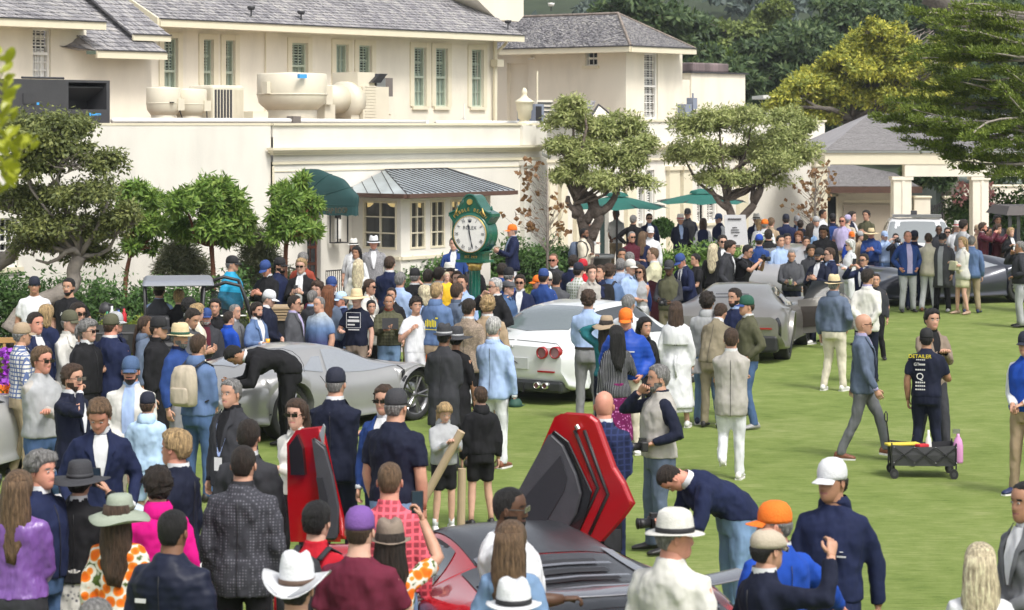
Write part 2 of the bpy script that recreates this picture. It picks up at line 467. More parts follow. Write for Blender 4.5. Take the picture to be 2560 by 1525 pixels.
sb0,sb1=US(1706,TB),US(1863,TB)
mb=MB();mb.stbox(US(1728,TB),sb1,TB-2.5,TB,PZ-.3,VZ(1780,184,TB));mb.stbox(sb0+.01,US(1728,TB)-.01,TB-2,TB-.05,PZ-.3,VZ(1715,199,TB));hpart(mb,'tower',CREAM)
mb=MB();zt=VZ(1780,184,TB);mb.stbox(US(1724,TB),sb1+.08,TB-2.6,TB+.08,zt+.002,zt+.05);hpart(mb,'tower_coping',M_DARK)
mb=MB();mb.stbox(US(1752,TB),US(1842,TB),TB-2.0,TB-.3,zt+.052,VZ(1790,157,TB));o=hpart(mb,'flue_hood',mat_noise('stained_copper',(.17,.13,.13),.8,2.5,.6,.2,stretch=(1,1,.15)));bevel(o,.05)
# shingle roofs
m,nt_,b_=base_mat('weathered_shingle',(.2,.19,.2),.9,0,.2)
gg=nt_.nodes.new('ShaderNodeNewGeometry');nA=_noise(nt_,.8,5)
ad=nt_.nodes.new('ShaderNodeMath');ad.operation='MULTIPLY_ADD';ad.inputs[1].default_value=.55
hf=nt_.nodes.new('ShaderNodeMath');hf.operation='MULTIPLY';hf.inputs[1].default_value=.5
nt_.links.new(nA.outputs[0],hf.inputs[0]);nt_.links.new(gg.outputs['Random Per Island'],ad.inputs[0]);nt_.links.new(hf.outputs[0],ad.inputs[2])
rr=_ramp(nt_,ad.outputs[0],[(.1,(.12,.115,.125)),(.35,(.22,.215,.23)),(.6,(.33,.32,.33)),(.85,(.46,.44,.42))])
nt_.links.new(rr.outputs[0],b_.inputs['Base Color'])
nB=_noise(nt_,40,3,stretch=(1,1,.2));_bump(nt_,b_,nB.outputs[0],.4,.01)
SHINGLE=m
M_MOSS=mat_noise('mossy_shingle',(.20,.19,.10),.4,4,.9,.4,30)
def shingle_roof(A,B,C,D,rows,cols,name='roof',parent=HOUSE,thick=.028,jitter=.35,mat=SHINGLE):
 """A,B eave ends (left,right); D,C top ends (left,right). rows of tapered shingles, one joined part"""
 A,B,C,D=[np.array(p,float)for p in(A,B,C,D)]
 nrm=np.cross(B-A,D-A);nrm/=np.linalg.norm(nrm)
 if nrm[2]<0:nrm=-nrm
 mb=MB();mb.add([A-nrm*.03,B-nrm*.03,C-nrm*.03,D-nrm*.03],[(0,1,2,3)])
 deck=hpart(mb,name,SHINGLE,parent)
 V=[];Fc=[]
 L0=np.linalg.norm(B-A)
 for r in range(rows):
  f0=r/rows;f1=(r+1.25)/rows
  a0,b0=A+(D-A)*f0,B+(C-B)*f0
  a1,b1=A+(D-A)*min(1,f1),B+(C-B)*min(1,f1)
  L=np.linalg.norm(b0-a0);n=max(1,int(cols*L/L0))
  cuts=np.linspace(0,1,n+1);cuts[1:-1]+=(rng.random(n-1)-.5)*jitter/n
  down=(a0-a1);down/=(np.linalg.norm(down)+1e-9)
  for c in range(n):
   g=.06/n
   x0,x1=cuts[c]+g,cuts[c+1]-g
   th=thick*(.7+.6*rng.random());dl=(rng.random()-.5)*.03
   p0=a0+(b0-a0)*x0+down*dl;p1=a0+(b0-a0)*x1+down*dl
   q0=a1+(b1-a1)*x0;q1=a1+(b1-a1)*x1
   k=len(V)
   V+=[p0+nrm*th,p1+nrm*th,q1+nrm*.004,q0+nrm*.004,p0-nrm*.01,p1-nrm*.01]
   Fc+=[(k,k+1,k+2,k+3),(k+4,k+5,k+1,k),(k,k+3,k+4),(k+1,k+5,k+2)]
 o=hpart(MB().add(V,Fc),'shingles',mat,deck);o['kind']='stuff'
 return deck
def eave_board(A,B,h=.16,name='fascia',d=.05,mat=TRIM,parent=HOUSE,gutter=True):
 A=np.array(A,float);B=np.array(B,float);n=np.cross(B-A,(0,0,1));n/=np.linalg.norm(n);n=n*(1 if n[1]<0 else-1)
 mb=MB();z=np.array([0,0,h])
 mb.hexa([A-z,B-z,B-z+n*d,A-z+n*d],[A,B,B+n*d,A+n*d]);o=hpart(mb,name,mat,parent)
 if gutter:
  mb=MB();e=n*.02;mb.hexa([A+e+(0,0,.003),B+e+(0,0,.003),B+n*(d+.03)+(0,0,.003),A+n*(d+.03)+(0,0,.003)],[A+e+(0,0,.03),B+e+(0,0,.03),B+n*(d+.03)+(0,0,.03),A+n*(d+.03)+(0,0,.03)])
  hpart(mb,'drip_edge',M_DARK,o)
 return o
def soffit(A,B,inn,parent=HOUSE):
 A=np.array(A,float);B=np.array(B,float);d=np.array([*(-AN*inn),0])
 mb=MB();mb.add([A,B,B+d,A+d],[(0,1,2,3)]);hpart(mb,'soffit',CREAM,parent)
OV=.75
def PT(u,v,t):return np.array(ST(US(u,t),t,VZ(u,v,t)))
te=T2+OV
zme=VZ(800,66,te)
e0=np.array(ST(US(398,te),te,zme));e1=np.array(ST(US(1308,te),te,zme))
pitch=.55;back=8
r0=e0+np.array([*(-AN*back),back*pitch]);r1=e1+np.array([*(-AN*back),back*pitch])
r0[:2]-=AX*0.9
shingle_roof(e0,e1,r1,r0,56,260)
eave_board(e0-(0,0,.005),e1-(0,0,.005),.17);soffit(e0-(0,0,.16),e1-(0,0,.16),OV+.02)
mb=MB();lft=np.array([*(-AX*.06),0]);mb.hexa([e0-(0,0,.2),r0-(0,0,.2),r0+lft-(0,0,.2),e0+lft-(0,0,.2)],[e0+(0,0,.03),r0+(0,0,.03),r0+lft+(0,0,.03),e0+lft+(0,0,.03)]);hpart(mb,'bargeboard',TRIM)
mb=MB();mb.add([e0+(AX[0]*.3,AX[1]*.3,-.2),r0+(AX[0]*.3,AX[1]*.3,-.2),(r0[0],r0[1],PZ),(e0[0]-AN[0],e0[1]-AN[1],PZ)],[(0,1,2,3)]);
t4=T3+.7
za=VZ(120,50,t4)
a0=np.array(ST(US(-220,t4),t4,za));a1=np.array(ST(US(262,t4),t4,za))
c1=a1+np.array([*(-AN*5.0),2.9]);c1[:2]-=AX*5.0
c0=a0+np.array([*(-AN*5.0),2.9])
shingle_roof(a0,a1,c1,c0,34,100);eave_board(a0-(0,0,.005),a1-(0,0,.005),.16);soffit(a0-(0,0,.15),a1-(0,0,.15),.72)
b0=PT(240,126,T3+.55);b1=PT(415,126,T3+.55);b1[2]=b0[2]
up=np.array([*(-AN*7.5),7.5*.6])
d1=b1+up;d1[:2]-=AX*.3;d0=b0+up;d0[:2]-=AX*1.0
shingle_roof(b0,b1,d1,d0,48,44);eave_board(b0-(0,0,.005),b1-(0,0,.005),.16)
g0=b0+np.array([*(-AX*.55),.0])+np.array([*(-AN*.5),.08])
shingle_roof(g0+np.array([*(-AN*3),0.02]),g0,b0+up*.0,b0+up*.55,4,12)
e3=PT(330,86,T3+.2);e4=PT(424,88,T3+.2);e4[2]=e3[2]
eave_board(e3-(0,0,.005),e4-(0,0,.005),.13)
u2=np.array([*(-AN*6),6*.62]);f4=e4+u2;f4[:2]-=AX*.2
shingle_roof(e3,e4,f4,e3+u2,36,24)
ow=.6
cz=VZ(1565,115,TW+ow)
C0=np.array(ST(S_W-ow,TW+ow,cz));C1=np.array(ST(US(1738,TW+ow),TW+ow,cz))
Lf=np.array(ST(S_W-ow,UT(1250,S_W-ow),cz))
halfw=(US(1738,TW+ow)-(S_W-ow))/2
rise=halfw*.62
Rg=np.array(ST(S_W-ow+halfw,TW+ow-halfw,cz+rise));Rb=np.array(ST(S_W-ow+halfw,UT(1150,S_W-ow)-3,cz+rise))
Lf2=np.array(ST(S_W-ow,UT(1150,S_W-ow)-3,cz))
shingle_roof(Lf2,C0,Rg,Rb,32,130);shingle_roof(C0,C1,Rg+(.01,0,0),Rg,32,76)
def eb2(A,B,nrm2,h=.17):
 A=np.array(A,float);B=np.array(B,float);n=np.array([*nrm2,0.])*.05
 mb=MB();mb.hexa([A-(0,0,h),B-(0,0,h),B-(0,0,h)+n,A-(0,0,h)+n],[A-(0,0,.005),B-(0,0,.005),B+n-(0,0,.005),A+n-(0,0,.005)]);hpart(mb,'fascia',TRIM)
 mb=MB();mb.hexa([A+n*.3,B+n*.3,B+n*1.6,A+n*1.6],[A+n*.3+(0,0,.03),B+n*.3+(0,0,.03),B+n*1.6+(0,0,.03),A+n*1.6+(0,0,.03)]);hpart(mb,'drip_edge',M_DARK)
eb2(Lf,C0,-AX);eb2(C0,C1,AN)
mb=MB();z_=(0,0,-.16)
mb.add([C0+z_,Lf+z_,Lf+z_+np.array([*(AX*ow),0]),C0+z_+np.array([*(AX*ow),0])],[(0,1,2,3)])
mb.add([C0+z_,C1+z_,C1+z_-np.array([*(AN*ow),0]),C0+z_-np.array([*(AN*ow),0])],[(0,1,2,3)]);hpart(mb,'soffit',CREAM)
mb=MB();mb.tube([C0+(0,0,.03),Rg+(0,0,.04)],.045,6);mb.tube([Rg+(0,0,.04),Rb+(0,0,.04)],.045,6);mb.tube([C1+(0,0,.03),Rg+(0,0,.04)],.035,6);hpart(mb,'ridge_cap',mat_noise('ridge_shingle',(.24,.20,.17),.4,8,.9,.3))
def chimney(u0,u1,vb,t,d,h=3.0):
 s0,s1=US(u0,t),US(u1,t);zb=VZ((u0+u1)/2,vb,t)
 mb=MB();mb.stbox(s0,s1,t-d,t,zb-.9,zb+h);o=hpart(mb,'chimney',CREAM)
 mb=MB();mb.stbox(s0-.03,s1+.03,t+.001,t+.03,zb-.12,zb+.02);hpart(mb,'flashing',M_METAL,o)
 return o
chimney(597,695,8,T2-1.3,1.6)
mb=MB();tq=T2-.2
s0,s1=US(1182,tq),US(1309,tq)
A_=[ST(s0,tq,VZ(1182,-12,tq)),ST(US(1245,tq),tq,VZ(1245,50,tq)),ST(US(1296,tq),tq,VZ(1296,54,tq)),ST(s1,tq,VZ(1309,40,tq)),ST(s1,tq,VZ(1309,-80,tq)),ST(s0,tq,VZ(1182,-80,tq))]
B_=[tuple(np.array(p)-np.array([*(AN*2.0),0]))for p in A_]
n_=len(A_);mb.add(A_+B_,[tuple(range(n_)),tuple(range(2*n_-1,n_-1,-1))]+[(i,(i+1)%n_,n_+(i+1)%n_,n_+i)for i in range(n_)]);hpart(mb,'chimney',CREAM)
M_PIPE=TRIM
mb=MB();q=PT(1238,100,T2+.12);mb.tube([q,q+(0,0,-2.6)],.06,8);mb.stbox(US(1230,T2+.1),US(1246,T2+.1),T2+.05,T2+.3,q[2]-.75,q[2]-.55);mb.tube([PT(1270,98,T2+.6),PT(1262,112,T2+.3),q+(0,0,-.4)],.045,8);hpart(mb,'downpipe',M_PIPE)
mb=MB();mb.tube([PT(664,64,T2+.03),PT(664,290,T2+.03)],.018,6);hpart(mb,'conduit',M_PIPE)
mb=MB();mb.tube([PT(683,415,.03),np.array(ST(S_C,.03,0))],.025,6);hpart(mb,'downpipe',M_PIPE)
def floodlight(p,label,pale=False):
 e=empty('floodlight',p,.3,label,'floodlight','floodlights on the roof edges')
 MB().tube([(0,0,-.02),(0,0,.12)],.02,6).build('bracket',M_DARK,e)
 MB().lathe([(.0,.0),(.07,.01),(.10,.06),(.10,.10),(.0,.11)],12,(0,0,.12)).build('lamp_head',M_DARK if not pale else WHITEP,e,True)
for u,v,L in((628,33,'small blue grey floodlight under the first roof chimney'),(753,44,'dark square floodlight on the shingles between the chimneys'),(1270,66,'blue grey floodlight at the end of the main roof'),(1378,22,'white domed floodlight on the ridge of the hipped roof')):
 tq=T2+.5;floodlight(tuple(PT(u,v,tq if u<1300 else T2-.3)-(0,0,.05)),L,u>1300)
 # bay window with metal roof
TBAY=1.5
BAY=empty('bay_window',ST(US(1000,0),.02,0));BAY.parent=None
keep(BAY,HOUSE)if False else None
BAY.parent=HOUSE;BAY.matrix_parent_inverse=Matrix.Translation(HOUSE.location).inverted()
zs0=VZ(1050,622,TBAY);zs1=VZ(1050,502,TBAY);zev=VZ(1050,484,TBAY+.45)
sA,sB=US(1002,TBAY),US(1226,TBAY)
sL=US(880,0);sR=US(1226,TBAY)+.9
def bay_face(p,q,holes_f,n_out,cols_rows):
 """wall panel from p to q (xy) with holes given as fractions"""
 p=np.array(p);q=np.array(q);d=q-p;L=np.linalg.norm(d);d=d/L;n=np.array(n_out)
 mb=MB()
 xs=sorted({0,L,*[h*L for hh in holes_f for h in hh]})
 def pt(x,z,o=0):return(p[0]+d[0]*x+n[0]*o,p[1]+d[1]*x+n[1]*o,z)
 for a,b in zip(xs[:-1],xs[1:]):
  hole=any(abs(a-h[0]*L)<1e-6 for h in holes_f)
  for z0,z1 in(((0,zs0),(zs1,zev-.02))if hole else((0,zev-.02),)):
   mb.add([pt(a,z0),pt(b,z0),pt(b,z1),pt(a,z1)],[(0,1,2,3)])
 hpart(mb,'bay_wall',CREAM2,BAY)
 mb=MB()
 mb.hexa([pt(0,zs0-.22,.003),pt(L,zs0-.22,.003),pt(L,zs0-.22,.05),pt(0,zs0-.22,.05)],[pt(0,zs0-.15,.003),pt(L,zs0-.15,.003),pt(L,zs0-.15,.05),pt(0,zs0-.15,.05)])
 hpart(mb,'sill_band',TRIM,BAY)
 for(h,cr)in zip(holes_f,cols_rows):
  a,b=h[0]*L,h[1]*L;c,r=cr;fw=.045
  mb=MB()
  def bar(x0,x1,z0,z1,o0=-.08,o1=.015):
   mb.hexa([pt(x0,z0,o0),pt(x1,z0,o0),pt(x1,z0,o1),pt(x0,z0,o1)],[pt(x0,z1,o0),pt(x1,z1,o0),pt(x1,z1,o1),pt(x0,z1,o1)])
  bar(a,a+fw,zs0,zs1);bar(b-fw,b,zs0,zs1);bar(a+fw,b-fw,zs0,zs0+fw);bar(a+fw,b-fw,zs1-fw,zs1)
  for i in range(1,c):x=a+(b-a)*i/c;bar(x-.014,x+.014,zs0+fw,zs1-fw,-.07,0)
  for j in range(1,r):z=zs0+(zs1-zs0)*j/r;bar(a+fw,b-fw,z-.014,z+.014,-.068,-.002)
  w_=hpart(mb,'window',TRIM,BAY)
  gl=MB();gl.add([pt(a+fw,zs0+fw,-.05),pt(b-fw,zs0+fw,-.05),pt(b-fw,zs1-fw,-.05),pt(a+fw,zs1-fw,-.05)],[(0,1,2,3)])
  hpart(gl,'pane',M_PANE,w_)
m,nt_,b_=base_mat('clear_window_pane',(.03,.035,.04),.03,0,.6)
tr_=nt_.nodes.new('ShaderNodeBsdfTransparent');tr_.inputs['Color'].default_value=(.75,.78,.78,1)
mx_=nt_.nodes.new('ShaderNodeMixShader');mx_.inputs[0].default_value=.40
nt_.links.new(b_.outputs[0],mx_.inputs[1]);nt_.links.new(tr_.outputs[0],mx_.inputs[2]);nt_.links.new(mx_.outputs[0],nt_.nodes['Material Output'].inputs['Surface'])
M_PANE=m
pL=np.array(ST(sL,.0,0)[:2]);pA=np.array(ST(sA,TBAY,0)[:2]);pB=np.array(ST(sB,TBAY,0)[:2]);pR=np.array(ST(sR,0,0)[:2])
dn=pA-pL;nl=np.array([dn[1],-dn[0]]);nl/=np.linalg.norm(nl)
def fr(u,p,q):
 k=(u-1280)/F;d=q-p
 return(k*p[1]-p[0])/(d[0]-k*d[1])
bay_face(pL,pA,[(fr(908,pL,pA),fr(992,pL,pA))],nl,[(2,3)])
bay_face(pA,pB,[(fr(1025,pA,pB),fr(1063,pA,pB)),(fr(1076,pA,pB),fr(1112,pA,pB)),(fr(1126,pA,pB),fr(1160,pA,pB)),(fr(1172,pA,pB),fr(1206,pA,pB))],AN,[(2,3)]*4)
d2=pR-pB;n2=np.array([d2[1],-d2[0]]);n2/=np.linalg.norm(n2)
bay_face(pB,pR,[],n2,[])
mb=MB();mb.stbox(sL-.5,sR+.5,-4.2,-4.1,0,3.2);mb.stbox(sL-.5,sR+.5,-4.1,-.4,2.85,2.9);hpart(mb,'room_wall',mat_noise('dim_room',(.012,.010,.010),.3,1,.9,0),BAY)  # walls coloured near-black, so the unlit interior is painted in
m,nt_,b_=base_mat('lamp_glow',(.9,.7,.35),.5);b_.inputs['Emission Color'].default_value=(1,.72,.30,1);b_.inputs['Emission Strength'].default_value=1.1
M_GLOW=m
for u in(918,984,1053,1140):
 k=ST(US(u,.55),.55 if u>1000 else .35,0)
 Yk=BO[1];
 s_=US(u,.6 if u>1000 else .3);p=ST(s_,.6 if u>1000 else .3,VZ(u,505,.6))
 e=empty('bowl_lamp',p,0,'warm glass bowl lamp hanging inside the bay window','lamp','bowl lamps in the bay window')
 MB().lathe([(0,-.13),(.07,-.115),(.13,-.06),(.15,0),(.0,.01)],14).build('bowl',M_GLOW,e,True)
 MB().tube([(0,0,0),(0,0,.22)],.008,5).build('chain',M_DARK,e)
for i,(u,L)in enumerate(((918,'warm bowl lamp by the first big bay pane, nearest the doorway'),(984,'warm bowl lamp at the other top corner of the big bay pane'),(1053,'warm bowl lamp behind the narrow bay window nearest the corner'),(1140,'warm bowl lamp behind the bay window next to the street clock'))):
 o=bpy.data.objects['bowl_lamp'+('' if i==0 else '.%03d'%i)];o['label']=L
zr=VZ(1050,423,.05);ov=.45
eL0=np.array(ST(sL-.35,.02,zev));eA=np.array(ST(sA-.32,TBAY+ov,zev));eB=np.array(ST(sB+.32,TBAY+ov,zev));eR=np.array(ST(sR+.5,.02,zev))
kA=np.array(ST(US(962,.05),.05,zr));kB=np.array(ST(US(1118,.05),.05,zr))
M_ZINC=mat_noise('standing_seam_metal',(.44,.49,.52),.3,1.6,.38,.1,metal=.35)
M_BRN=mat_noise('brown_gutter',(.10,.055,.04),.2,6,.5,.1)
mb=MB();mb.add([eL0,eA,kA],[(0,1,2)]);mb.add([eA,eB,kB,kA],[(0,1,2,3)]);mb.add([eB,eR,kB],[(0,1,2)]);
broof=hpart(mb,'roof',M_ZINC,BAY)
def seam(p,q):
 mb=MB();mb.tube([p+np.array((0,0,.008)),q+np.array((0,0,.008))],(.009,.016),4);hpart(mb,'seam',M_DARK,broof)
NS=19
for i in range(1,NS):
 f=i/NS;lo=eA+(eB-eA)*f
 s_lo=US(1280+lo[0]/lo[1]*F,TBAY+ov)
 def hit(sx):
  sK0,sK1=US(962,.05),US(1118,.05);sE0,sE1=sA-.32,sB+.32
  if sx<sK0:return(sx-sE0)/(sK0-sE0)
  if sx>sK1:return(sE1-sx)/(sE1-sK1)
  return 1.0
 g_=hit(s_lo);hi=np.array(ST(s_lo,TBAY+ov+(.05-TBAY-ov)*g_,zev+(zr-zev)*g_));seam(lo,hi)
for f in(.2,.4,.6,.8):
 lo=eL0+(eA-eL0)*f;hi=kA+(eL0-kA)*(1-f)*.0+(kA-kA);q=eL0+(kA-eL0)*min(1,f*1.15);seam(lo,q)
for f in(.3,.6):
 lo=eB+(eR-eB)*f;q=kB+(eR-kB)*f;seam(lo,q)
for p,q in((eA,kA),(eB,kB),(kA,kB)):seam(p,q)
mb=MB()
for p,q in((eL0,eA),(eA,eB),(eB,eR)):
 n=np.cross(q-p,(0,0,1));n/=np.linalg.norm(n);n=n if n[1]<0 else-n
 mb.hexa([p-(0,0,.09),q-(0,0,.09),q-(0,0,.09)+n*.09,p-(0,0,.09)+n*.09],[p,q,q+n*.09,p+n*.09])
hpart(mb,'gutter',M_BRN,BAY)
mb=MB()
pin=[tuple(p-(0,0,.1))for p in(eL0,eA,eB,eR)]
mb.add(pin,[(0,1,2,3)]);hpart(mb,'soffit',TRIM,BAY)
# door, awning, lantern, railing
mb=MB();mb.stbox(door[0],door[1],-.2,-.12,.06,door[3]);dr=hpart(mb,'door',mat_noise('mahogany_door',(.12,.035,.018),.2,4,.4,.1))
mb=MB()
for j in range(4):
 for i in range(2):
  a=door[0]+(door[1]-door[0])*(.14+.40*i);b=a+(door[1]-door[0])*.32;z=.75+.36*j;mb=MB();mb.stbox(a,b,-.12,-.112,z,z+.30);hpart(mb,'pane',M_GLASSD,dr)
mb=MB();mb.stbox(door[0]+.05,door[1]-.05,-.118,-.10,.35,.41);hpart(mb,'push_bar',mat_plain('brass',(.55,.38,.12),.3,1),dr)
M_AWN=mat_noise('dark_green_canvas',(.012,.055,.056),.12,3,.75,.15)
AWN=empty('dome_awning',ST(US(780,0),.0,VZ(780,520,0)),0,'dark green half-dome canvas awning over the restaurant door','awning')
s0w,s1w=US(742,0),US(845,.9)+.12
cs=(s0w+s1w)/2;hw=(s1w-s0w)/2;zb=VZ(850,512,.9);top=VZ(760,424,.3)-zb;proj=1.55
ribs=[]
NR=6
def awn_pt(a,b):
 ph=b*math.pi/2
 x=math.cos(a)*hw*math.cos(ph)**.72;y=math.sin(a)*proj*math.cos(ph)**.8;z=top*math.sin(ph)
 return x,y,z
rows_=[]
for i in range(NR*5+1):
 ph=(math.pi/2)*i/(NR*5)
 sc=1+.025*abs(math.sin(ph*2*NR/2*1.0))*0
 k=(i%10)/10.0;sc=1-.045*(1-abs(2*k-1))*-1+-.045*0
 row=[]
 for j in range(17):
  a=math.pi*j/16
  x=math.cos(a)*hw;r=math.sin(a)**.75
  y=math.cos(ph)*r*proj*sc;z=math.sin(ph)*r*top*sc
  row.append(ST(cs+x,.01+y,zb+z))
 rows_.append(row)
keep(MB().grid(rows_).build('canvas',M_AWN,None,True),AWN)
mb=MB()
prev=None
val=[]
for j in range(17):
 a=math.pi*j/16;val.append((cs+math.cos(a)*hw,.01+(math.sin(a)**.75)*proj))
for k in range(2):pass
mb.grid([[ST(p[0],p[1],zb)for p in val],[ST(p[0],p[1]+.004,zb-.2-.02*(j%2))for j,p in enumerate(val)]])
keep(mb.build('valance',M_AWN,None),AWN)
for i in range(0,NR*5+1,10):
 keep(MB().tube([np.array(p)+(0,0,.004)for p in rows_[i]],.012,5).build('seam',mat_plain('seam_green',(.006,.05,.05),.7),None),AWN)
def text_obj(name,s,size,loc,rot,mat,parent,ext=.002,align='CENTER',font_scale=(1,1),spacing=1.0):
 c=bpy.data.curves.new(name,'FONT');c.body=s;c.size=size;c.extrude=ext;c.align_x=align;c.align_y='CENTER';c.space_character=spacing
 o=bpy.data.objects.new(name,c);COL.objects.link(o)
 c.materials.append(mat)
 dg=bpy.context.evaluated_depsgraph_get()
 me=bpy.data.meshes.new_from_object(o.evaluated_get(dg));bpy.data.objects.remove(o)
 me.name=name
 o=obj(name,me,None);o.location=loc;o.rotation_euler=rot;o.scale=(font_scale[0],font_scale[1],1)
 if len(me.materials)==0:me.materials.append(mat)
 if parent is not None:bpy.context.view_layer.update();o.parent=parent
 return o
def keep2(o,parent):
 bpy.context.view_layer.update()
 o.parent=parent;o.matrix_parent_inverse=parent.matrix_world.inverted();return o
AROT=math.atan2(AX[1],AX[0])
M_GOLDD=mat_plain('dull_gold_print',(.05,.04,.02),.6)
k_=text_obj('lettering','THE TAP ROOM',.17,ST(US(826,proj*.9),proj*.93,zb-.1),(math.pi/2,0,AROT+.12),M_GOLDD,None,.006)
keep2(k_,AWN)
LAN=empty('wall_lantern',ST(US(838,.1),.1,VZ(838,562,.1)),AROT,'black glass wall lantern beside the green awning door','lantern')
mb=MB()
for x in(-.16,.16):
 for y in(0,.22):mb.box(x-.012,x+.012,-y-.012,-y+.012,-.38,.38)
mb.box(-.17,.17,-.235,.015,.37,.39);mb.box(-.17,.17,-.235,.015,-.39,-.37);mb.build('frame',M_BLACK,LAN)
MB().box(-.05,.05,-.13,-.03,.15,.42).build('lamp_holder',M_BLACK,LAN)
MB().box(-.05,.05,-.13,-.03,-.3,.12).build('glass_tube',WHITEP,LAN)
RAIL=empty('stair_railing',ST(US(815,1.2),1.2,0),AROT,'thin black metal railing in front of the bay window wall','railing')
zr_=1.02;L_=US(872,1.2)-US(815,1.2)
mb=MB();mb.tube([(0,0,zr_),(L_,0,zr_)],.015,6);mb.tube([(0,0,.08),(L_,0,.08)],.012,6);mb.build('rail',M_BLACK,RAIL)
nb=12;bal=None
for i in range(nb+1):
 if bal is None:bal=MB().tube([(0,0,0),(0,0,zr_)],.009,5).mesh('baluster');bal.materials.append(M_BLACK)
 o=obj('baluster',bal,None,RAIL,(L_*i/nb,0,0))
RL2=empty('handrail',ST(US(806,1.3),1.3,0),AROT,'curved black handrail at the door steps','handrail')
MB().tube([(-.9,.1,1.15),(-.3,.1,1.0),(0,.1,.85),(.08,.1,.7),(0,.1,.62),(-.05,.1,.70)],.02,7).build('rail',M_BLACK,RL2)
MB().tube([(-.9,.1,0),(-.9,.1,1.15)],.02,7).build('post',M_BLACK,RL2);MB().tube([(-.1,.1,0),(-.1,.1,.88)],.02,7).build('post',M_BLACK,RL2)
# plant on the flat roof
M_HVAC=mat_noise('cream_duct_paint',(.66,.61,.49),.06,2,.45,.04)
M_HVD=mat_noise('charcoal_unit',(.05,.05,.055),.12,3,.5,.1)
def place(u,v,t):return ST(US(u,t),t,PZ-.1)
def W(u0,u1,t):return US(u1,t)-US(u0,t)
def unit(name,u0,u1,t,label,cat):
 s0=US((u0+u1)/2,t);e=empty(name,ST(s0,t,PZ-.1),AROT,label,cat);return e,W(u0,u1,t)
tq=-1.0
E,wd=unit('rooftop_air_handler',34,277,tq,'big charcoal rooftop air handler with open dark intake hood','air handler')
zt=VZ(150,199,tq)-(PZ-.1);zf=0
dpt=1.5;xw=wd/2
mb=MB();mb.box(-xw,xw*.08,0,dpt,0,zt);mb.box(xw*.08,xw,0,dpt,0,zt*.42);mb.box(xw*.08,xw,.6,dpt,zt*.42,zt);mb.build('cabinet',M_HVD,E)
mb=MB();mb.hexa([(xw*.08,0,zt*.95),(xw,0,zt*.95),(xw,.6,zt*.95),(xw*.08,.6,zt*.95)],[(xw*.08,0,zt),(xw,0,zt),(xw,.6,zt),(xw*.08,.6,zt)]);mb.box(xw*.08,xw*.13,.0,.6,zt*.42,zt*.95);mb.box(xw*.93,xw,0,.6,zt*.42,zt*.95)
mb.hexa([(xw*.13,.1,zt*.85),(xw*.93,.1,zt*.85),(xw*.93,.55,zt*.60),(xw*.13,.55,zt*.60)],[(xw*.13,.1,zt*.87),(xw*.93,.1,zt*.87),(xw*.93,.55,zt*.62),(xw*.13,.55,zt*.62)]);mb.build('intake_hood',M_HVD,E)
MB().box(xw*.13,xw*.93,.585,.598,zt*.43,zt*.94).build('intake_void',M_BLACK,E)  # black sheet painted in for the shade inside the open hood
for a,b in((-.80,-.55),):MB().box(a*xw,b*xw,-.02,0,zt*.52,zt*.72).build('access_panel',M_DARK,E)
MB().box(.10*xw,.50*xw,-.012,0,.02,zt*.38).build('door_panel',M_HVD,E);MB().box(.52*xw,.93*xw,-.012,0,.02,zt*.38).build('door_panel',M_HVD,E)
M_BLUEP=mat_plain('blue_badge',(.06,.35,.75),.5)
MB().box(.60*xw,.80*xw,-.016,-.012,zt*.30,zt*.34).build('badge',M_BLUEP,E);MB().box(.55*xw,.59*xw,-.016,-.012,zt*.29,zt*.35).build('badge',M_BLUEP,E);MB().box(-.52*xw,-.47*xw,-.004,0,zt*.50,zt*.55).build('badge',M_BLUEP,E)
MB().box(.24*xw,.33*xw,-.016,-.012,.05,.17).build('notice',WHITEP,E)
MB().tube([(-.75*xw,.1,zt+.03),(.1*xw,.1,zt+.03)],.025,6).build('conduit',M_DARK,E)
def fan_hood(u0,u1,vt,t,label):
 E,wd=unit('mushroom_fan',u0,u1,t,label,'exhaust fan');r=wd/2;h=VZ((u0+u1)/2,vt,t)-(PZ-.1)
 MB().lathe([(r*.72,0),(r*.72,h*.42)],20).build('curb',M_HVAC,E,True)
 MB().lathe([(r*.72,h*.34),(r*.95,h*.46),(r,h*.60),(r,h*.95),(r*.97,h*.97),(0,h)],26).build('cowl',M_HVAC,E,True)
 MB().lathe([(r*1.015,h*.60),(r*1.015,h*.625)],26).build('band',M_HVAC,E,True)
 return E,r,h
tq=-1.6
E,r,h=fan_hood(669,791,180,-1.9,'large cream tub-shaped kitchen exhaust fan in the middle of the roof')
MB().box(-r*.75,-r*.45,-r*1.02,-r*.93,h*.88,h*.95).build('sticker',M_BLUEP,E)
MB().box(-r*1.14,-r*1.0,-.1,.05,h*.62,h*.82).build('switch_box',M_HVAC,E)
E,r,h=fan_hood(377,440,216,-1.6,'small round cream exhaust fan nearest the black air handler')
MB().box(r*.2,r*.7,-r*1.05,-r*.8,h*.45,h*.72).build('switch_box',M_HVAC,E);MB().tube([(r*.3,-r,h*.5),(r*.5,-r*1.1,h*.25),(r*1.1,-r*1.1,.03)],.014,5).build('cable',M_BLACK,E)
MB().lathe([(.05,0),(.05,.02),(0,.02)],10,(-.1,-r*1.02,h*.62)).build('port',M_BLACK,E)
E,r,h=fan_hood(441,505,220,-1.6,'small round cream exhaust fan next to the ribbed condenser')
MB().box(r*.2,r*.7,-r*1.05,-r*.8,h*.45,h*.7).build('switch_box',M_HVAC,E);MB().tube([(r*.4,-r,h*.5),(r*.4,-r*1.1,.03)],.014,5).build('cable',M_BLACK,E)
E,wd=unit('condenser',532,612,-1.4,'cream condenser box with dark vertical ribs on the roof','condenser')
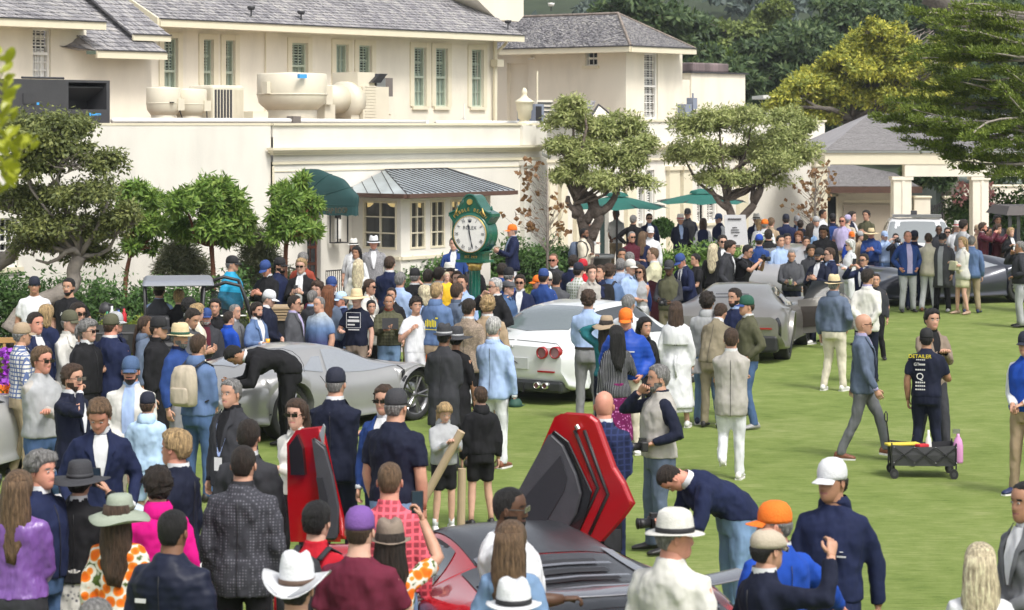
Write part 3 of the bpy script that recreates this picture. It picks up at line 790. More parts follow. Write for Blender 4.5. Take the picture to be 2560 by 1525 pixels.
h=VZ(570,213,-1.4)-(PZ-.1);o=MB().box(-wd/2,wd/2,0,wd*.8,0,h).build('casing',M_HVAC,E);bevel(o,.06)
for i in range(6):MB().box(-wd*.44+i*wd*.095,-wd*.44+i*wd*.095+wd*.055,-.012,.01,.06,h*.9).build('slot',M_DARK,E)
for i in range(8):MB().box(wd*.16+i*wd*.04,wd*.16+i*wd*.04+wd*.012,-.012,.01,.06,h*.9).build('rib',M_HVAC,E)
E,wd=unit('extractor',812,992,-1.9,'cream elbow duct joined to a louvred cream extractor box','extractor')
tx=-1.9;h=VZ(900,215,tx)-(PZ-.1);x=lambda u:US(u,tx)-US(902,tx);zz=lambda v:VZ(900,v,tx)-(PZ-.1)
mb=MB();mb.tube([(x(832),.4,zz(248)),(x(884),.4,zz(248))],.33,20);mb.tube([(x(884),.4,zz(252)),(x(912),.4,zz(252))],.45,20);mb.build('duct',M_HVAC,E,True)
mb=MB();mb.box(x(816),x(832),.0,.8,zz(262),zz(216));mb.box(x(820),x(846),.1,.7,0,zz(262));mb.box(x(886),x(906),.1,.7,0,zz(270));mb.build('flange',M_HVAC,E)
mb=MB();mb.box(x(908),x(972),0,1.0,0,zz(216));mb.box(x(902),x(945),.1,.9,zz(216),zz(180));mb.build('housing',M_HVAC,E)
for i in range(14):z0=.08+i*.07;MB().box(x(912),x(940),-.012,0,z0,z0+.03).build('louvre',M_HVAC,E)
MB().hexa([(x(930),.0,zz(206)),(x(952),0,zz(206)),(x(952),.5,zz(206)),(x(930),.5,zz(206))],[(x(951),0,zz(183)),(x(969),0,zz(183)),(x(969),.5,zz(183)),(x(951),.5,zz(183))]).build('lid',M_BLACK,E)
MB().box(x(972),x(990),.1,.4,zz(240),zz(193)).build('control_box',mat_plain('brown_grey_box',(.16,.14,.13),.5),E)
MB().box(x(950),x(972),.1,.4,zz(216),zz(194)).build('control_box',M_METAL,E)
mb=MB();mb.tube([(x(976),.25,zz(240)),(x(976),.25,zz(278)),(x(996),.25,zz(285))],.03,6);mb.build('conduit',M_HVAC,E)
E=empty('roof_pipes',ST(US(700,-.6),-.6,PZ),AROT,'long white and silver pipes lying along the low roof edge','pipes')
x=lambda u:US(u,-.6)-US(700,-.6)
mb=MB();mb.tube([(x(280),0,.10),(x(700),0,.10),(x(1070),0,.07)],.055,8);mb.tube([(x(1090),0,.06),(x(1345),0,.05)],.055,8);mb.build('pipe',WHITEP,E,True)
mb=MB();mb.tube([(x(285),-.2,.03),(x(700),-.2,.0),(x(1340),-.2,-.03)],.02,6);mb.build('pipe',M_METAL,E,True)
for u in(500,560,612,680,712,828,860,970,995,1080,1100,1135,1150,1232,1245):MB().box(x(u)-.08,x(u)+.08,-.28,-.1,-.1,-.03+.02).build('pipe_foot',M_BLACK,E)
for u in(1040,1160):MB().lathe([(.10,-.1),(.08,-.05),(.02,.1),(0,.11)],8,(x(u),-.35,0)).build('vent_cone',WHITEP,E,True)
MB().box(x(634),x(672),.02,.3,-.1,.30).build('pipe_post',TRIM,E);MB().box(x(725),x(744),-.1,.1,-.05,.2).build('junction_box',mat_plain('brown_grey_box',(.16,.14,.13),.5),E)
EA=empty('aerial_stand',ST(US(1160,-1.5),-1.5,PZ-.1),AROT,'thin white aerial mast on a tripod on the flat roof','aerial')
MB().tube([(0,0,0),(0,0,.62)],.015,5).build('mast',WHITEP,EA)
for a in(0,2.1,4.2):MB().tube([(0,0,.3),(.4*math.cos(a),.4*math.sin(a),0)],.01,5).build('leg',WHITEP,EA)
EP=empty('mast_pipe',ST(US(1343,-5),-5,PZ-.1),0,'thin cream vent pipe standing against the upper wing','vent pipe');MB().tube([(0,0,0),(0,0,VZ(1343,178,-5)-PZ+.1)],.025,6).build('pipe',TRIM,EP)
FN=empty('urn_finial',ST(US(1311,-.1),-.1,PZ),AROT,'cream stone urn finial on the parapet corner','finial')
hf_=VZ(1311,230,-.1)-PZ;
MB().lathe([(.20,0),(.20,.03),(.15,.08),(.12,.10),(.12,.14),(.16,.16),(.17,.34),(.20,.38),(.20,.50),(.23,.54),(.25,.56),(.21,.59),(.10,.66),(.06,.72),(.07,.76),(.075,.80),(.05,.86),(.02,.90),(0,hf_+.06)],18).build('urn',TRIM,FN,True)
Td=-5.5
DG=empty('roof_dormer',ST(US(1440,Td),Td,PZ-.1),AROT,'small shingled gable roof between the two wings','dormer')
p0=PT(1368,300,Td);p1=PT(1505,285,Td-2);q0=PT(1400,255,Td-1);q1=PT(1532,250,Td-2.5)
dk=shingle_roof(PT(1362,296,Td),PT(1470,296,Td),PT(1490,252,Td-1.6),PT(1400,252,Td-1.6),9,18,parent=DG)
ga=PT(1478,290,Td+.4);gb=PT(1540,298,Td+.4);gp=PT(1496,262,Td+.2)
MB_=MB();MB_.add([ga,gb,gp],[(0,1,2)]);hpart(MB_,'gable',CREAM,DG)
mb=MB();mb.tube([ga,gp,gb],.04,4);hpart(mb,'bargeboard',M_DARK,DG)
E,wd=unit('condenser',1338,1360,-3,'grey condenser with dark fins just behind the urn finial','condenser');h=VZ(1345,260,-3)-PZ+.1
MB().box(-wd/2,wd/2,0,.6,0,h).build('casing',mat_plain('blue_grey_box',(.22,.25,.32),.5),E);MB().box(-wd*.45,wd*.2,-.01,0,.05,h-.06).build('grille',M_BLACK,E)
E,wd=unit('louvre_vent',1342,1382,-4.8,'cream wall of slatted louvres beside the shingled gable','louvre');h=VZ(1360,250,-4.8)-PZ+.1
MB().box(-wd/2,wd/2,0,.1,0,h).build('frame',CREAM,E)
for i in range(5):MB().box(-wd*.45,wd*.45,-.03,0,h-.1-i*.12,h-.06-i*.12).build('slat',M_DARK,E)
tm=T1-.9;E,wd=unit('weather_mast',1705,1750,tm,'grey meter boxes and mast on the roof behind the olive tree','meter boxes')
gm=mat_plain('blue_grey_box',(.22,.25,.32),.5)
MB().box(-.3,.05,0,.3,.35,.75).build('meter_box',gm,E);MB().tube([(-.12,.1,0),(-.12,.1,.4)],.03,6).build('post',gm,E);MB().tube([(.25,.1,0),(.25,.1,1.1)],.03,6).build('mast',gm,E);MB().box(.12,.35,0,.25,.6,.95).build('meter_box',gm,E);MB().tube([(.3,.1,.9),(.55,.1,.0)],.02,5).build('strut',gm,E)
SCam=empty('security_camera',PT(1357,385,.25),AROT,'white bullet security camera under the cornice corner','security camera')
MB().tube([(0,0,.08),(0,0,0)],.015,6).build('bracket',WHITEP,SCam);MB().tube([(-.02,0,0),(.16,-.1,-.09)],.04,8).build('body',WHITEP,SCam,True)
WL=empty('wall_floodlight',ST(S_W-.05,UT(1331,S_W),VZc(1331,150,S_W)),0,'round white floodlight pair beside the bricked-up doorway','floodlight')
MB().lathe([(.0,.0),(.05,.01),(.07,.06),(0,.07)],10,(-.05,0,0)).build('lamp_head',WHITEP,WL,True);MB().lathe([(.0,.0),(.05,.01),(.07,.06),(0,.07)],10,(.05,0,.03)).build('lamp_head',WHITEP,WL,True)
# terrace furniture
M_UMB=mat_noise('green_umbrella_cloth',(.010,.12,.095),.08,3,.7,.1)
def umbrella(u,v_edge,v_top,u0,u1,Y,label):
 x,y,z=P(u,v_edge,Y);r=(u1-u0)/2*Y/F;zt_=P(u,v_top,Y)[2]
 e=empty('market_umbrella',(x,y,0),.35,label,'umbrella','green umbrellas on the terrace')
 n=8;V=[];Fc=[]
 rings=5
 for i in range(rings+1):
  f=i/rings;rr_=r*f;zz_=zt_-(zt_-z)*f**1.15
  for j in range(n*4):
   a=2*math.pi*j/(n*4);k=1/math.cos(((a+math.pi/n)%(2*math.pi/n))-math.pi/n)*math.cos(math.pi/n)
   sag=-.05*f*(1-abs(((j%4)/2)-1))*1.0
   V.append((rr_*k*math.cos(a),rr_*k*math.sin(a),zz_+sag*f))
 m_=n*4
 Fc=[(i*m_+j,i*m_+(j+1)%m_,(i+1)*m_+(j+1)%m_,(i+1)*m_+j)for i in range(rings)for j in range(m_)]
 MB().add(V,Fc).build('canopy',M_UMB,e)
 MB().lathe([(.34,-.02),(.30,.05),(.10,.10),(0,.12)],8,(0,0,zt_-.01)).build('vent_cap',M_UMB,e)
 MB().tube([(0,0,0),(0,0,zt_)],.032,8).build('pole',M_DARK,e)
 for j in range(n):
  a=2*math.pi*j/n;MB().tube([(0,0,zt_-.05),(r*math.cos(a)*.97,r*math.sin(a)*.97,z+.01)],.012,4).build('rib',M_DARK,e)
 MB().lathe([(.3,0),(.3,.08),(.05,.12),(0,.12)],14).build('base',M_DARK,e)
umbrella(1542,517,488,1412,1682,63.5,'green umbrella whose canopy is nearer the big olive trunk')
umbrella(1752,504,481,1634,1876,66,'green umbrella standing over the menu board')
x,y=P(1838,590,60)[:2];MBD=empty('menu_board',(x,y,.0),.1,'white standing notice board with small black print on the terrace','sign')
zt_=P(1838,537,60)[2];zb_=P(1838,598,60)[2]-.15
mb=MB();mb.hexa([(-.22,.12,zb_),(.36,.12,zb_),(.36,.15,zb_),(-.22,.15,zb_)],[(-.28,-.02,zt_),(.26,-.02,zt_),(.26,.01,zt_),(-.28,.01,zt_)]);mb.build('board',mat_plain('sign_white',(.72,.73,.75),.5),MBD)
for i,(z,wv)in enumerate(((zt_-.10,.34),(zt_-.32,.12),(zt_-.38,.2),(zt_-.44,.22),(zt_-.52,.1))):
 MB().box(-.02-wv/2+.06*i/5,-.02+wv/2+.06*i/5,.0+(zt_-z)/max(.1,(zt_-zb_))*.14-.035,.005+(zt_-z)/max(.1,(zt_-zb_))*.14-.035,z-(.025 if i==0 else .010),z+.01).build('print_line',M_DARK,MBD)
MB().tube([(0,.2,0),(0,.08,zb_)],.02,6).build('leg',M_DARK,MBD)
x,y=P(1492,600,58)[:2];PT_=empty('planter_pot',(x,y,0),0,'grey tapered planter pot on the terrace edge','planter')
MB().lathe([(.2,0),(.36,.85),(.42,.86),(.42,.95),(.36,.95),(.34,.8),(0,.8)],18).build('pot',mat_noise('grey_pot',(.2,.21,.21),.1,6,.6,.1),PT_,True)
x,y=P(1428,620,58)[:2];BN=empty('bin_enclosure',(x,y,0),.1,'black slatted bin enclosure at the foot of the olive trunk','bin')
MB().box(-.28,.28,-.25,.25,.95,1.02).build('lid',M_BLACK,BN);MB().box(-.26,.26,-.23,.23,0,.94).build('body',M_BLACK,BN)
for i in range(7):MB().box(-.25+i*.078,-.21+i*.078,-.26,-.232,.05,.9).build('slat',M_DARK,BN)
x0,y0=P(1497,650,52)[:2];x1,y1=P(1660,650,52)[:2]
tag(MB().box(x0,x1,50.9,51.9,-.01,.22).build('terrace_step',M_PAVE),kind='structure')
# street clock
x,y=G(1187,958);CK=empty('street_clock',(x,y,0),R(-27),'green post clock with gold trim and round white roman dial','clock')
M_CG=mat_plain('clock_green',(.005,.095,.062),.25,coat=.6);M_GOLD=mat_plain('gold_leaf',(.75,.50,.16),.35,.85)
Zc=lambda v:HC-(v-VH)*y/F
MB().lathe([(.26,0),(.26,.12),(.20,.16),(.19,.55),(.15,.62),(.10,.68),(.085,.72)],16).build('base',M_CG,CK,True)
cps=[]
zt_=Zc(676)
MB().lathe([(.085,.7),(.085,zt_)],24,fn=lambda x_,y_,z_,r,t:(x_*(1+.06*math.cos(12*t)),y_*(1+.06*math.cos(12*t)),z_)).build('post',M_CG,CK)
MB().lathe([(.085,0),(.11,.02),(.105,.06),(.14,.12),(.10,.12),(.0,.12)],16,(0,0,zt_)).build('capital',M_GOLD,CK,True)
z_n=zt_+.10
MB().box(-.26,.26,-.16,.16,z_n+.03,z_n+.07).build('plinth',M_CG,CK);MB().box(-.20,.20,-.12,.12,z_n+.07,z_n+.17).build('plinth',M_CG,CK);MB().box(-.24,.24,-.14,.14,z_n+.17,z_n+.21).build('plinth',M_CG,CK)
zc_=Zc(584);Rc=.285;D=.165
def ring_y(mb,prof,n=40,cz=0,caps=True):
 V=[]
 for r,yy in prof:
  for j in range(n):
   t=2*math.pi*j/n;V.append((r*math.cos(t),yy,cz+r*math.sin(t)))
 k=len(prof);mb.add(V,[(i*n+j,i*n+(j+1)%n,(i+1)*n+(j+1)%n,(i+1)*n+j)for i in range(k-1)for j in range(n)]+([tuple(range(n)),tuple(range((k-1)*n,k*n))]if caps else[]))
mb=MB();ring_y(mb,[(Rc*.99,-D),(Rc*1.15,-D),(Rc*1.18,-D+.03),(Rc*1.10,-D+.06),(Rc*1.08,-D+.1),(Rc*1.08,D-.1),(Rc*1.18,D-.03),(Rc*1.15,D),(Rc*.99,D)],cz=zc_);mb.build('drum',M_CG,CK,True)
mb=MB();ring_y(mb,[(Rc*1.0,-D-.012),(Rc*1.035,-D-.012),(Rc*1.035,-D+.003),(Rc*1.0,-D+.003)],cz=zc_,caps=False);mb.build('bezel',M_GOLD,CK,True)
mb=MB();ring_y(mb,[(Rc*1.0,-D-.004),(Rc*1.0,-D+.002)],cz=zc_);dial=mb.build('dial',mat_plain('dial_white',(.82,.80,.76),.35),CK)
RX=(math.pi/2,0,0)
NUM=['','I','II','III','IIII','V','VI','VII','VIII','IX','X','XI']
M_INK=mat_plain('dial_ink',(.01,.015,.03),.5)
bpy.context.view_layer.update()
for i in range(1,12):
 a=2*math.pi*i/12
 k_=text_obj('numeral',NUM[i],.075,(0,0,0),(0,0,0),M_INK,None,.001,font_scale=(.75,1))
 k_.rotation_euler=(math.pi/2,a if True else 0,0);k_.location=(math.sin(a)*Rc*.80,-D-.008,zc_+math.cos(a)*Rc*.80)
 k_.rotation_euler=(math.pi/2,a,0);k_.parent=dial
k_=text_obj('lettering','ROLEX',.072,(0,-D-.008,zc_+Rc*.34),RX,M_INK,None,.001,spacing=1.1,font_scale=(1,1.1));k_.parent=dial
mb=MB()
for i in range(5):
 a=(i-2)*.32;mb.tube([(a*.03,-D-.007,zc_+Rc*.68),(math.sin(a)*.055,-D-.007,zc_+Rc*.68+.055*math.cos(a))],[.006,.002],4)
mb.box(-.018,.018,-D-.009,-D-.006,zc_+Rc*.64,zc_+Rc*.68);k_=mb.build('coronet',M_INK,None);k_.parent=dial
for j in range(60):
 a=2*math.pi*j/60
 if j==0:tick=MB().box(-.0015,.0015,-.002,0,-.006,.006).mesh('minute_mark');tick.materials.append(M_INK)
 k_=obj('minute_mark',tick,None,dial,(math.sin(a)*Rc*.95,-D-.006,zc_+math.cos(a)*Rc*.95));k_.rotation_euler=(0,a,0)
def hand(a,L,wd,nm):
 mb=MB();s_,c_=math.sin(a),math.cos(a)
 def q(l,w_,yy):return(s_*l+c_*w_,yy,zc_+c_*l-s_*w_)
 pr=[(-.05,.006),(L*.25,wd),(L*.5,wd*.5),(L*.8,wd*1.3),(L,0)]
 A=[q(l,w_,-D-.016)for l,w_ in pr]+[q(l,-w_,-D-.016)for l,w_ in reversed(pr[:-1])]
 B=[(p[0],p[1]+.004,p[2])for p in A];n=len(A)
 mb.add(A+B,[tuple(range(n)),tuple(range(2*n-1,n-1,-1))]+[(i,(i+1)%n,n+(i+1)%n,n+i)for i in range(n)]);k_=mb.build(nm,M_INK,None);k_.parent=dial
hand(R(-10),Rc*.58,.012,'hour_hand');hand(R(167),Rc*.86,.009,'minute_hand')
zp=zc_+Rc*1.02
prof=[(-.37,-.02),(-.37,.03),(-.30,.06),(-.25,.08),(-.20,.13),(-.14,.21),(-.11,.27),(-.055,.32),(0,.33)]
prof=prof+[(-x_,z_)for x_,z_ in reversed(prof[:-1])]
base_arc=[(Rc*1.12*math.sin(t),(Rc*1.12*math.cos(t))-Rc*1.02)for t in np.linspace(R(62),R(-62),14)]
poly=prof+base_arc;n=len(poly)
A=[(px_,-D*.95,zp+pz_)for px_,pz_ in poly];B=[(px_,D*.95,zp+pz_)for px_,pz_ in poly]
MB().add(A+B,[tuple(range(n)),tuple(range(2*n-1,n-1,-1))]+[(i,(i+1)%n,n+(i+1)%n,n+i)for i in range(n)]).build('pediment',M_CG,CK)
MB().tube([(px_,-D*.95,zp+pz_)for px_,pz_ in prof],.012,5).build('gold_edge',M_GOLD,CK);MB().tube([(px_,-D*.95,zp+pz_+.0)for px_,pz_ in prof],.018,5).build('moulding',M_CG,CK)
for sx_ in(-1,1):MB().tube([(sx_*.27,-D-.005,zp-.0),(sx_*.24,-D-.01,zp+.05),(sx_*.22,-D-.005,zp+.12)],[.008,.018,.006],6).build('scroll',M_GOLD,CK)
mb=MB();ring_y(mb,[(.046,-D-.02),(.046,-D+.01)],16,zp+.215);mb.build('medallion',M_GOLD,CK)
t_='PEBBLE BEACH';Rr=Rc*1.02+.085
for i,ch in enumerate(t_):
 if ch==' ':continue
 a=(i-(len(t_)-1)/2)*R(8.4);k_=text_obj('lettering',ch,.075,(math.sin(a)*Rr*1.0,-D*.95-.006,zc_+math.cos(a)*Rr*1.0+.01),(math.pi/2,a,0),M_GOLD,None,.003);k_.parent=CK
k_=text_obj('lettering','EST. 1919',.055,(0,-D*.8,zc_-Rc*1.28),RX,M_GOLD,None,.003);k_.parent=CK
MB().hexa([(-.2,-D*.7,z_n+.2),(.2,-D*.7,z_n+.2),(.2,D*.7,z_n+.2),(-.2,D*.7,z_n+.2)],[(-.26,-D*.8,zc_-Rc*1.0),(.26,-D*.8,zc_-Rc*1.0),(.26,D*.8,zc_-Rc*1.0),(-.26,D*.8,zc_-Rc*1.0)]).build('neck',M_CG,CK)
for sx_ in(-1,1):MB().lathe([(0,0),(.02,.02),(.02,.04),(.008,.08),(0,.09)],8,(sx_*.30,0,zp+.07)).build('finial',M_CG,CK,True)
# portico, garage and garden wall on the right
PC=empty('portico',(10,72,0),0,'cream portico with grey shingle hip roof on square columns','portico')
Yp=69.0
def PP(u,v,Y):return np.array(P(u,v,Y))
el=PP(2062,376,Yp);er=PP(2760,384,Yp);er[2]=el[2]
zr2=P(2170,285,Yp+4)[2]
dp=8.4;hipd=(zr2-el[2])/.42
rl=np.array([el[0]+dp/2*.55,Yp+dp/2,zr2]);rl=PP(2172,285,Yp+4.2);rr2=np.array([er[0]-2,Yp+4.2,rl[2]])
M_SH2=mat_noise('grey_slate_shingle',(.235,.225,.225),.16,5,.9,.3,30,stretch=(1,1,1))
shingle_roof(el,er,rr2,rl,30,200,parent=PC,thick=.016,mat=M_SH2)
mb=MB();mb.add([el,(el[0],Yp+dp,el[2]),(rl[0],Yp+dp-4.1,rl[2]),rl],[(0,1,2,3)]);mb.add([rl,rr2,(rr2[0],Yp+dp,el[2]),(el[0],Yp+dp,el[2])],[(0,1,2,3)]);hpart(mb,'roof_back',SHINGLE,PC)
zE2=el[2]
mb=MB();mb.box(el[0],er[0],Yp-.04,Yp+.3,zE2-.40,zE2-.03);mb.box(el[0],el[0]+.3,Yp+.3,Yp+dp,zE2-.40,zE2-.03);hpart(mb,'fascia',TRIM,PC)
mb=MB();mb.box(el[0]-.04,er[0],Yp-.09,Yp-.045,zE2-.07,zE2-.01);hpart(mb,'gutter',M_METAL,PC)
mb=MB();mb.box(PP(2262,0,Yp)[0],er[0],Yp-.02,Yp+.5,zE2-.75,zE2-.402);hpart(mb,'beam',CREAM,PC)
mb=MB();mb.box(el[0]+.3,er[0],Yp+.3,Yp+dp,zE2-.42,zE2-.402);hpart(mb,'soffit',TRIM,PC)
for(a,b)in((2233,2281),(2431,2474)):
 x0,x1=PP(a,0,Yp)[0],PP(b,0,Yp)[0];mb=MB();mb.box(x0+.02,x1-.02,Yp+.03,Yp+.6,0,zE2-.76);mb.box(x0+.26,x0+.34,Yp+.005,Yp+.029,0,zE2-.8)
 mb.box(x0-.03,x1+.03,Yp-.01,Yp+.65,zE2-.85,zE2-.755);hpart(mb,'column',CREAM,PC)
GB=empty('garage_block',(13,81,0),0,'low cream outbuilding with grey roof and brown fascia beyond the portico','building')
Yg=80.0
g0=PP(2066,466,Yg);g1=PP(2298,455,Yg);g1[2]=g0[2];g2=PP(2080,398,Yg+3.4);g3=PP(2240,430,Yg+3.4);g3=np.array([g1[0]-1.2,Yg+3.0,g0[2]+.5])
shingle_roof(g0,g1,PP(2235,432,Yg+2.2),PP(2058,398,Yg+3.2),24,60,parent=GB,thick=.016,mat=M_SH2)
mb=MB();mb.box(g0[0]-.1,g1[0]+.1,Yg-.03,Yg+.05,g0[2]-.22,g0[2]-.01);hpart(mb,'fascia',M_BRN,GB)
mb=MB();mb.box(PP(2040,0,Yg)[0],g1[0]-.15,Yg+.6,Yg+5,0,g0[2]-.02);hpart(mb,'wall',CREAM,GB)
mb=MB();mb.box(g0[0]-.1,g1[0]+.1,Yg+.05,Yg+5,g0[2]-.2,g0[2]-.18);hpart(mb,'soffit',CREAM,GB)
mb=MB();mb.box(PP(2114,0,Yg)[0],PP(2232,0,Yg)[0],Yg+.52,Yg+.598,0,PP(0,512,Yg)[2]);gd=hpart(mb,'garage_door',mat_noise('tan_garage_door',(.43,.37,.29),.05,2,.7,.05),GB)
mb=MB();mb.box(PP(2116,0,Yg)[0],PP(2232,0,Yg)[0],Yg+.50,Yg+.518,PP(0,508,Yg)[2],PP(0,501,Yg)[2]);hpart(mb,'lintel',TRIM,GB)
mb=MB();mb.box(PP(2074,0,Yg)[0],PP(2094,0,Yg)[0],Yg+.50,Yg+.598,.1,PP(0,493,Yg)[2]);hpart(mb,'door',M_GLASSD,GB)
mb=MB();mb.box(PP(2095,0,Yg)[0],PP(2100,0,Yg)[0],Yg+.45,Yg+.598,.1,PP(0,488,Yg)[2]);mb.box(PP(2070,0,Yg)[0],PP(2100,0,Yg)[0],Yg+.45,Yg+.598,PP(0,492,Yg)[2],PP(0,488,Yg)[2]);hpart(mb,'door_frame',TRIM,GB)
GW=empty('garden_wall',(16,78,0),0,'cream garden wall with rounded coping and an iron gate','wall')
Yw=81.0
def bw(u0,u1,v,Y=Yw,nm='wall_panel',th=.4):
 x0,x1=PP(u0,0,Y)[0],PP(u1,0,Y)[0];z=PP(0,v,Y)[2]
 mb=MB();mb.box(x0,x1,Y,Y+th,0,z-.08);hpart(mb,nm,CREAM,GW);mb=MB();mb.box(x0-.05,x1+.05,Y-.05,Y+th+.05,z-.08,z);bevel(hpart(mb,'coping',TRIM,GW),.03)
bw(2286,2326,490);bw(2364,2415,490);bw(2410,2760,462,Yw+2)
mb=MB()
for i in range(9):
 x_=PP(2328+i*4.4,0,Yw)[0];mb=MB();mb.box(x_-.015,x_+.015,Yw+.1,Yw+.14,.05,PP(0,512,Yw)[2]);hpart(mb,'gate_bar',M_BLACK,GW)
mb=MB();mb.tube([PP(2328,528,Yw),PP(2345,512,Yw),PP(2360,500,Yw)],.03,6);hpart(mb,'gate_rail',M_BLACK,GW)
bh=empty('beach_house',(18,88,0),0,'dark green low building beyond the garden wall','building')
mb=MB();mb.box(PP(2340,0,88)[0],PP(2640,0,88)[0],88,94,0,PP(0,470,88)[2]);hpart(mb,'wall',mat_noise('grey_green_boards',(.10,.13,.11),.1,3,.7,.1),bh)
mb=MB();mb.hexa([PP(2338,462,87),PP(2680,462,87),(PP(2680,0,87)[0],92,3.1),(PP(2360,0,87)[0],92,3.1)],[PP(2338,459,87),PP(2680,459,87),(PP(2680,0,87)[0],92,3.16),(PP(2360,0,87)[0],92,3.16)]);hpart(mb,'roof',mat_noise('grey_green_roof',(.16,.19,.16),.1,3,.7,.1),bh)
pb=empty('pale_house',(17,105,0),0,'pale villa with balcony posts half hidden behind the yellow-green tree','building')
mb=MB();mb.box(PP(1880,0,95)[0],PP(2062,0,95)[0],95,99,0,PP(0,312,95)[2]);hpart(mb,'wall',WHITEP,pb)
for u in(1918,1946,1970,1990,2005):
 mb=MB();mb.box(PP(u,0,94.6)[0],PP(u+8,0,94.6)[0],94.6,94.9,3,PP(0,246,94.6)[2]);hpart(mb,'post',WHITEP,pb)
mb=MB();mb.box(PP(1905,0,95)[0],PP(2030,0,95)[0],94.5,99,PP(0,246,95)[2],PP(0,238,95)[2]);hpart(mb,'balcony_roof',WHITEP,pb)
for u,v,L in((264,768,'black domed bollard beside the hedge near the cart'),(58,800,'black domed bollard by the old tree trunk and the bench')):
 Yb=6000*(HC-.95)/(v-VH);x=(u-1280)*Yb/F;e=empty('bollard',(x,Yb,0),0,L,'bollard')
 MB().lathe([(.10,0),(.10,.66),(.115,.68),(.115,.72),(.10,.74),(.10,.86),(.12,.88),(.11,.96),(.07,1.02),(0,1.04)],14).build('post',M_DARK,e,True)
e=empty('wooden_bench',(-7.55,36.2,0),.3,'honey coloured wooden bench partly behind the tree trunk','bench')
M_OAK=mat_noise('honey_wood',(.42,.24,.09),.2,6,.55,.1,stretch=(.3,3,3))
MB().box(-.7,.7,0,.05,.80,.88).build('backrest',M_OAK,e);MB().box(-.7,.7,-.42,0,.42,.46).build('seat',M_OAK,e)
for sx_ in(-.66,.62):MB().box(sx_,sx_+.05,-.42,.05,0,.42).build('leg',M_OAK,e)
for i in range(8):MB().box(-.62+i*.165,-.58+i*.165,.01,.04,.46,.8).build('slat',M_OAK,e)
# foliage
def fast_mesh(name,V,nper=4):
 """V: (N,nper,3) separate faces"""
 N=V.shape[0]
 m=bpy.data.meshes.new(name)
 m.vertices.add(N*nper);m.vertices.foreach_set('co',V.reshape(-1).astype(np.float32))
 m.loops.add(N*nper);m.loops.foreach_set('vertex_index',np.arange(N*nper,dtype=np.int32))
 m.polygons.add(N);m.polygons.foreach_set('loop_start',np.arange(0,N*nper,nper,dtype=np.int32))
 try:m.polygons.foreach_set('loop_total',np.full(N,nper,dtype=np.int32))
 except Exception:pass
 m.update();m.validate()
 return m
def unitv(n):
 v=rng.normal(size=(n,3));return v/np.linalg.norm(v,axis=1,keepdims=True)
def leaves_at(Pc,Dr,L,Wd,Nm=None):
 """diamond leaves at points Pc along directions Dr"""
 n=len(Pc);L=np.broadcast_to(L,(n,))[:,None];Wd=np.broadcast_to(Wd,(n,))[:,None]
 if Nm is not None:Dr=Dr-Nm*(Dr*Nm).sum(1,keepdims=True)*.8;Dr/=np.linalg.norm(Dr,axis=1,keepdims=True)+1e-9;s=np.cross(Dr,Nm)
 else:s=np.cross(Dr,unitv(n))
 s/=np.linalg.norm(s,axis=1,keepdims=True)+1e-9
 nn=np.cross(Dr,s)
 a=Pc;b=Pc+Dr*L*.5+s*Wd*.5+nn*Wd*.15;c=Pc+Dr*L;d=Pc+Dr*L*.5-s*Wd*.5+nn*Wd*.15
 return np.stack([a,b,c,d],1)
def blob_points(blobs,n,twigs=26,spread=.16,shell=.72,flat=1.0,noise=.12):
 """clumpy points over the outer part of ellipsoid blobs. blobs: (x,y,z,rx,ry,rz)"""
 B=np.array(blobs,float);w_=(B[:,3]*B[:,5]);w_/=w_.sum()
 pts=[];dirs=[];nms=[]
 for b,ww in zip(B,w_):
  k=max(20,int(n*ww));tw=max(6,int(twigs*k/900))
  U=unitv(tw);U[:,2]=np.where(U[:,2]<-.55,-U[:,2]*.6,U[:,2]);
  rad=shell+(1-shell)*rng.random((tw,1))+noise*rng.normal(size=(tw,1))
  T=b[:3]+U*b[3:6]*rad
  idx=rng.integers(0,tw,k)
  sp=spread*(b[3]+b[5])/2
  off=rng.normal(size=(k,3))*sp*np.array([1,1,flat])
  p=T[idx]+off;pts.append(p)
  d=U[idx]*.6+unitv(k)*.8+off/(sp+1e-6)*.35;d/=np.linalg.norm(d,axis=1,keepdims=True);dirs.append(d)
  q=off/(sp+1e-6)*.7+U[idx]*.5+np.array([0,0,.55])+unitv(k)*.55;nms.append(q/np.linalg.norm(q,axis=1,keepdims=True))
 return np.concatenate(pts),np.concatenate(dirs),np.concatenate(nms)
LF_OAK=mat_leaf('oak_leaf',[(0.070,0.090,0.035),(0.130,0.160,0.055),(0.210,0.240,0.075),(0.310,0.330,0.110)])
LF_ARB=mat_leaf('arbutus_leaf',[(0.060,0.120,0.030),(0.120,0.220,0.040),(0.210,0.330,0.060),(0.320,0.420,0.100)])
LF_HEDGE=mat_leaf('hedge_leaf',[(0.030,0.065,0.022),(0.060,0.130,0.035),(0.100,0.200,0.050),(0.160,0.270,0.080)])
LF_LIME=mat_leaf('lime_hedge_leaf',[(.08,.13,.02),(.16,.22,.03),(.25,.30,.045),(.33,.36,.08)])
LF_OLIVE=mat_leaf('olive_leaf',[(0.140,0.175,0.060),(0.270,0.320,0.110),(0.400,0.440,0.160),(0.540,0.560,0.260)])
LF_BOT=mat_leaf('bottlebrush_leaf',[(0.068,0.085,0.048),(0.128,0.153,0.076),(0.204,0.221,0.119),(0.289,0.289,0.170)])
LF_YEL=mat_leaf('yellow_tree_leaf',[(0.120,0.150,0.040),(0.250,0.290,0.055),(0.440,0.450,0.070),(0.660,0.600,0.100)])
LF_CON=mat_leaf('cypress_leaf',[(0.050,0.080,0.020),(0.110,0.160,0.030),(0.200,0.260,0.045),(0.300,0.360,0.070)])
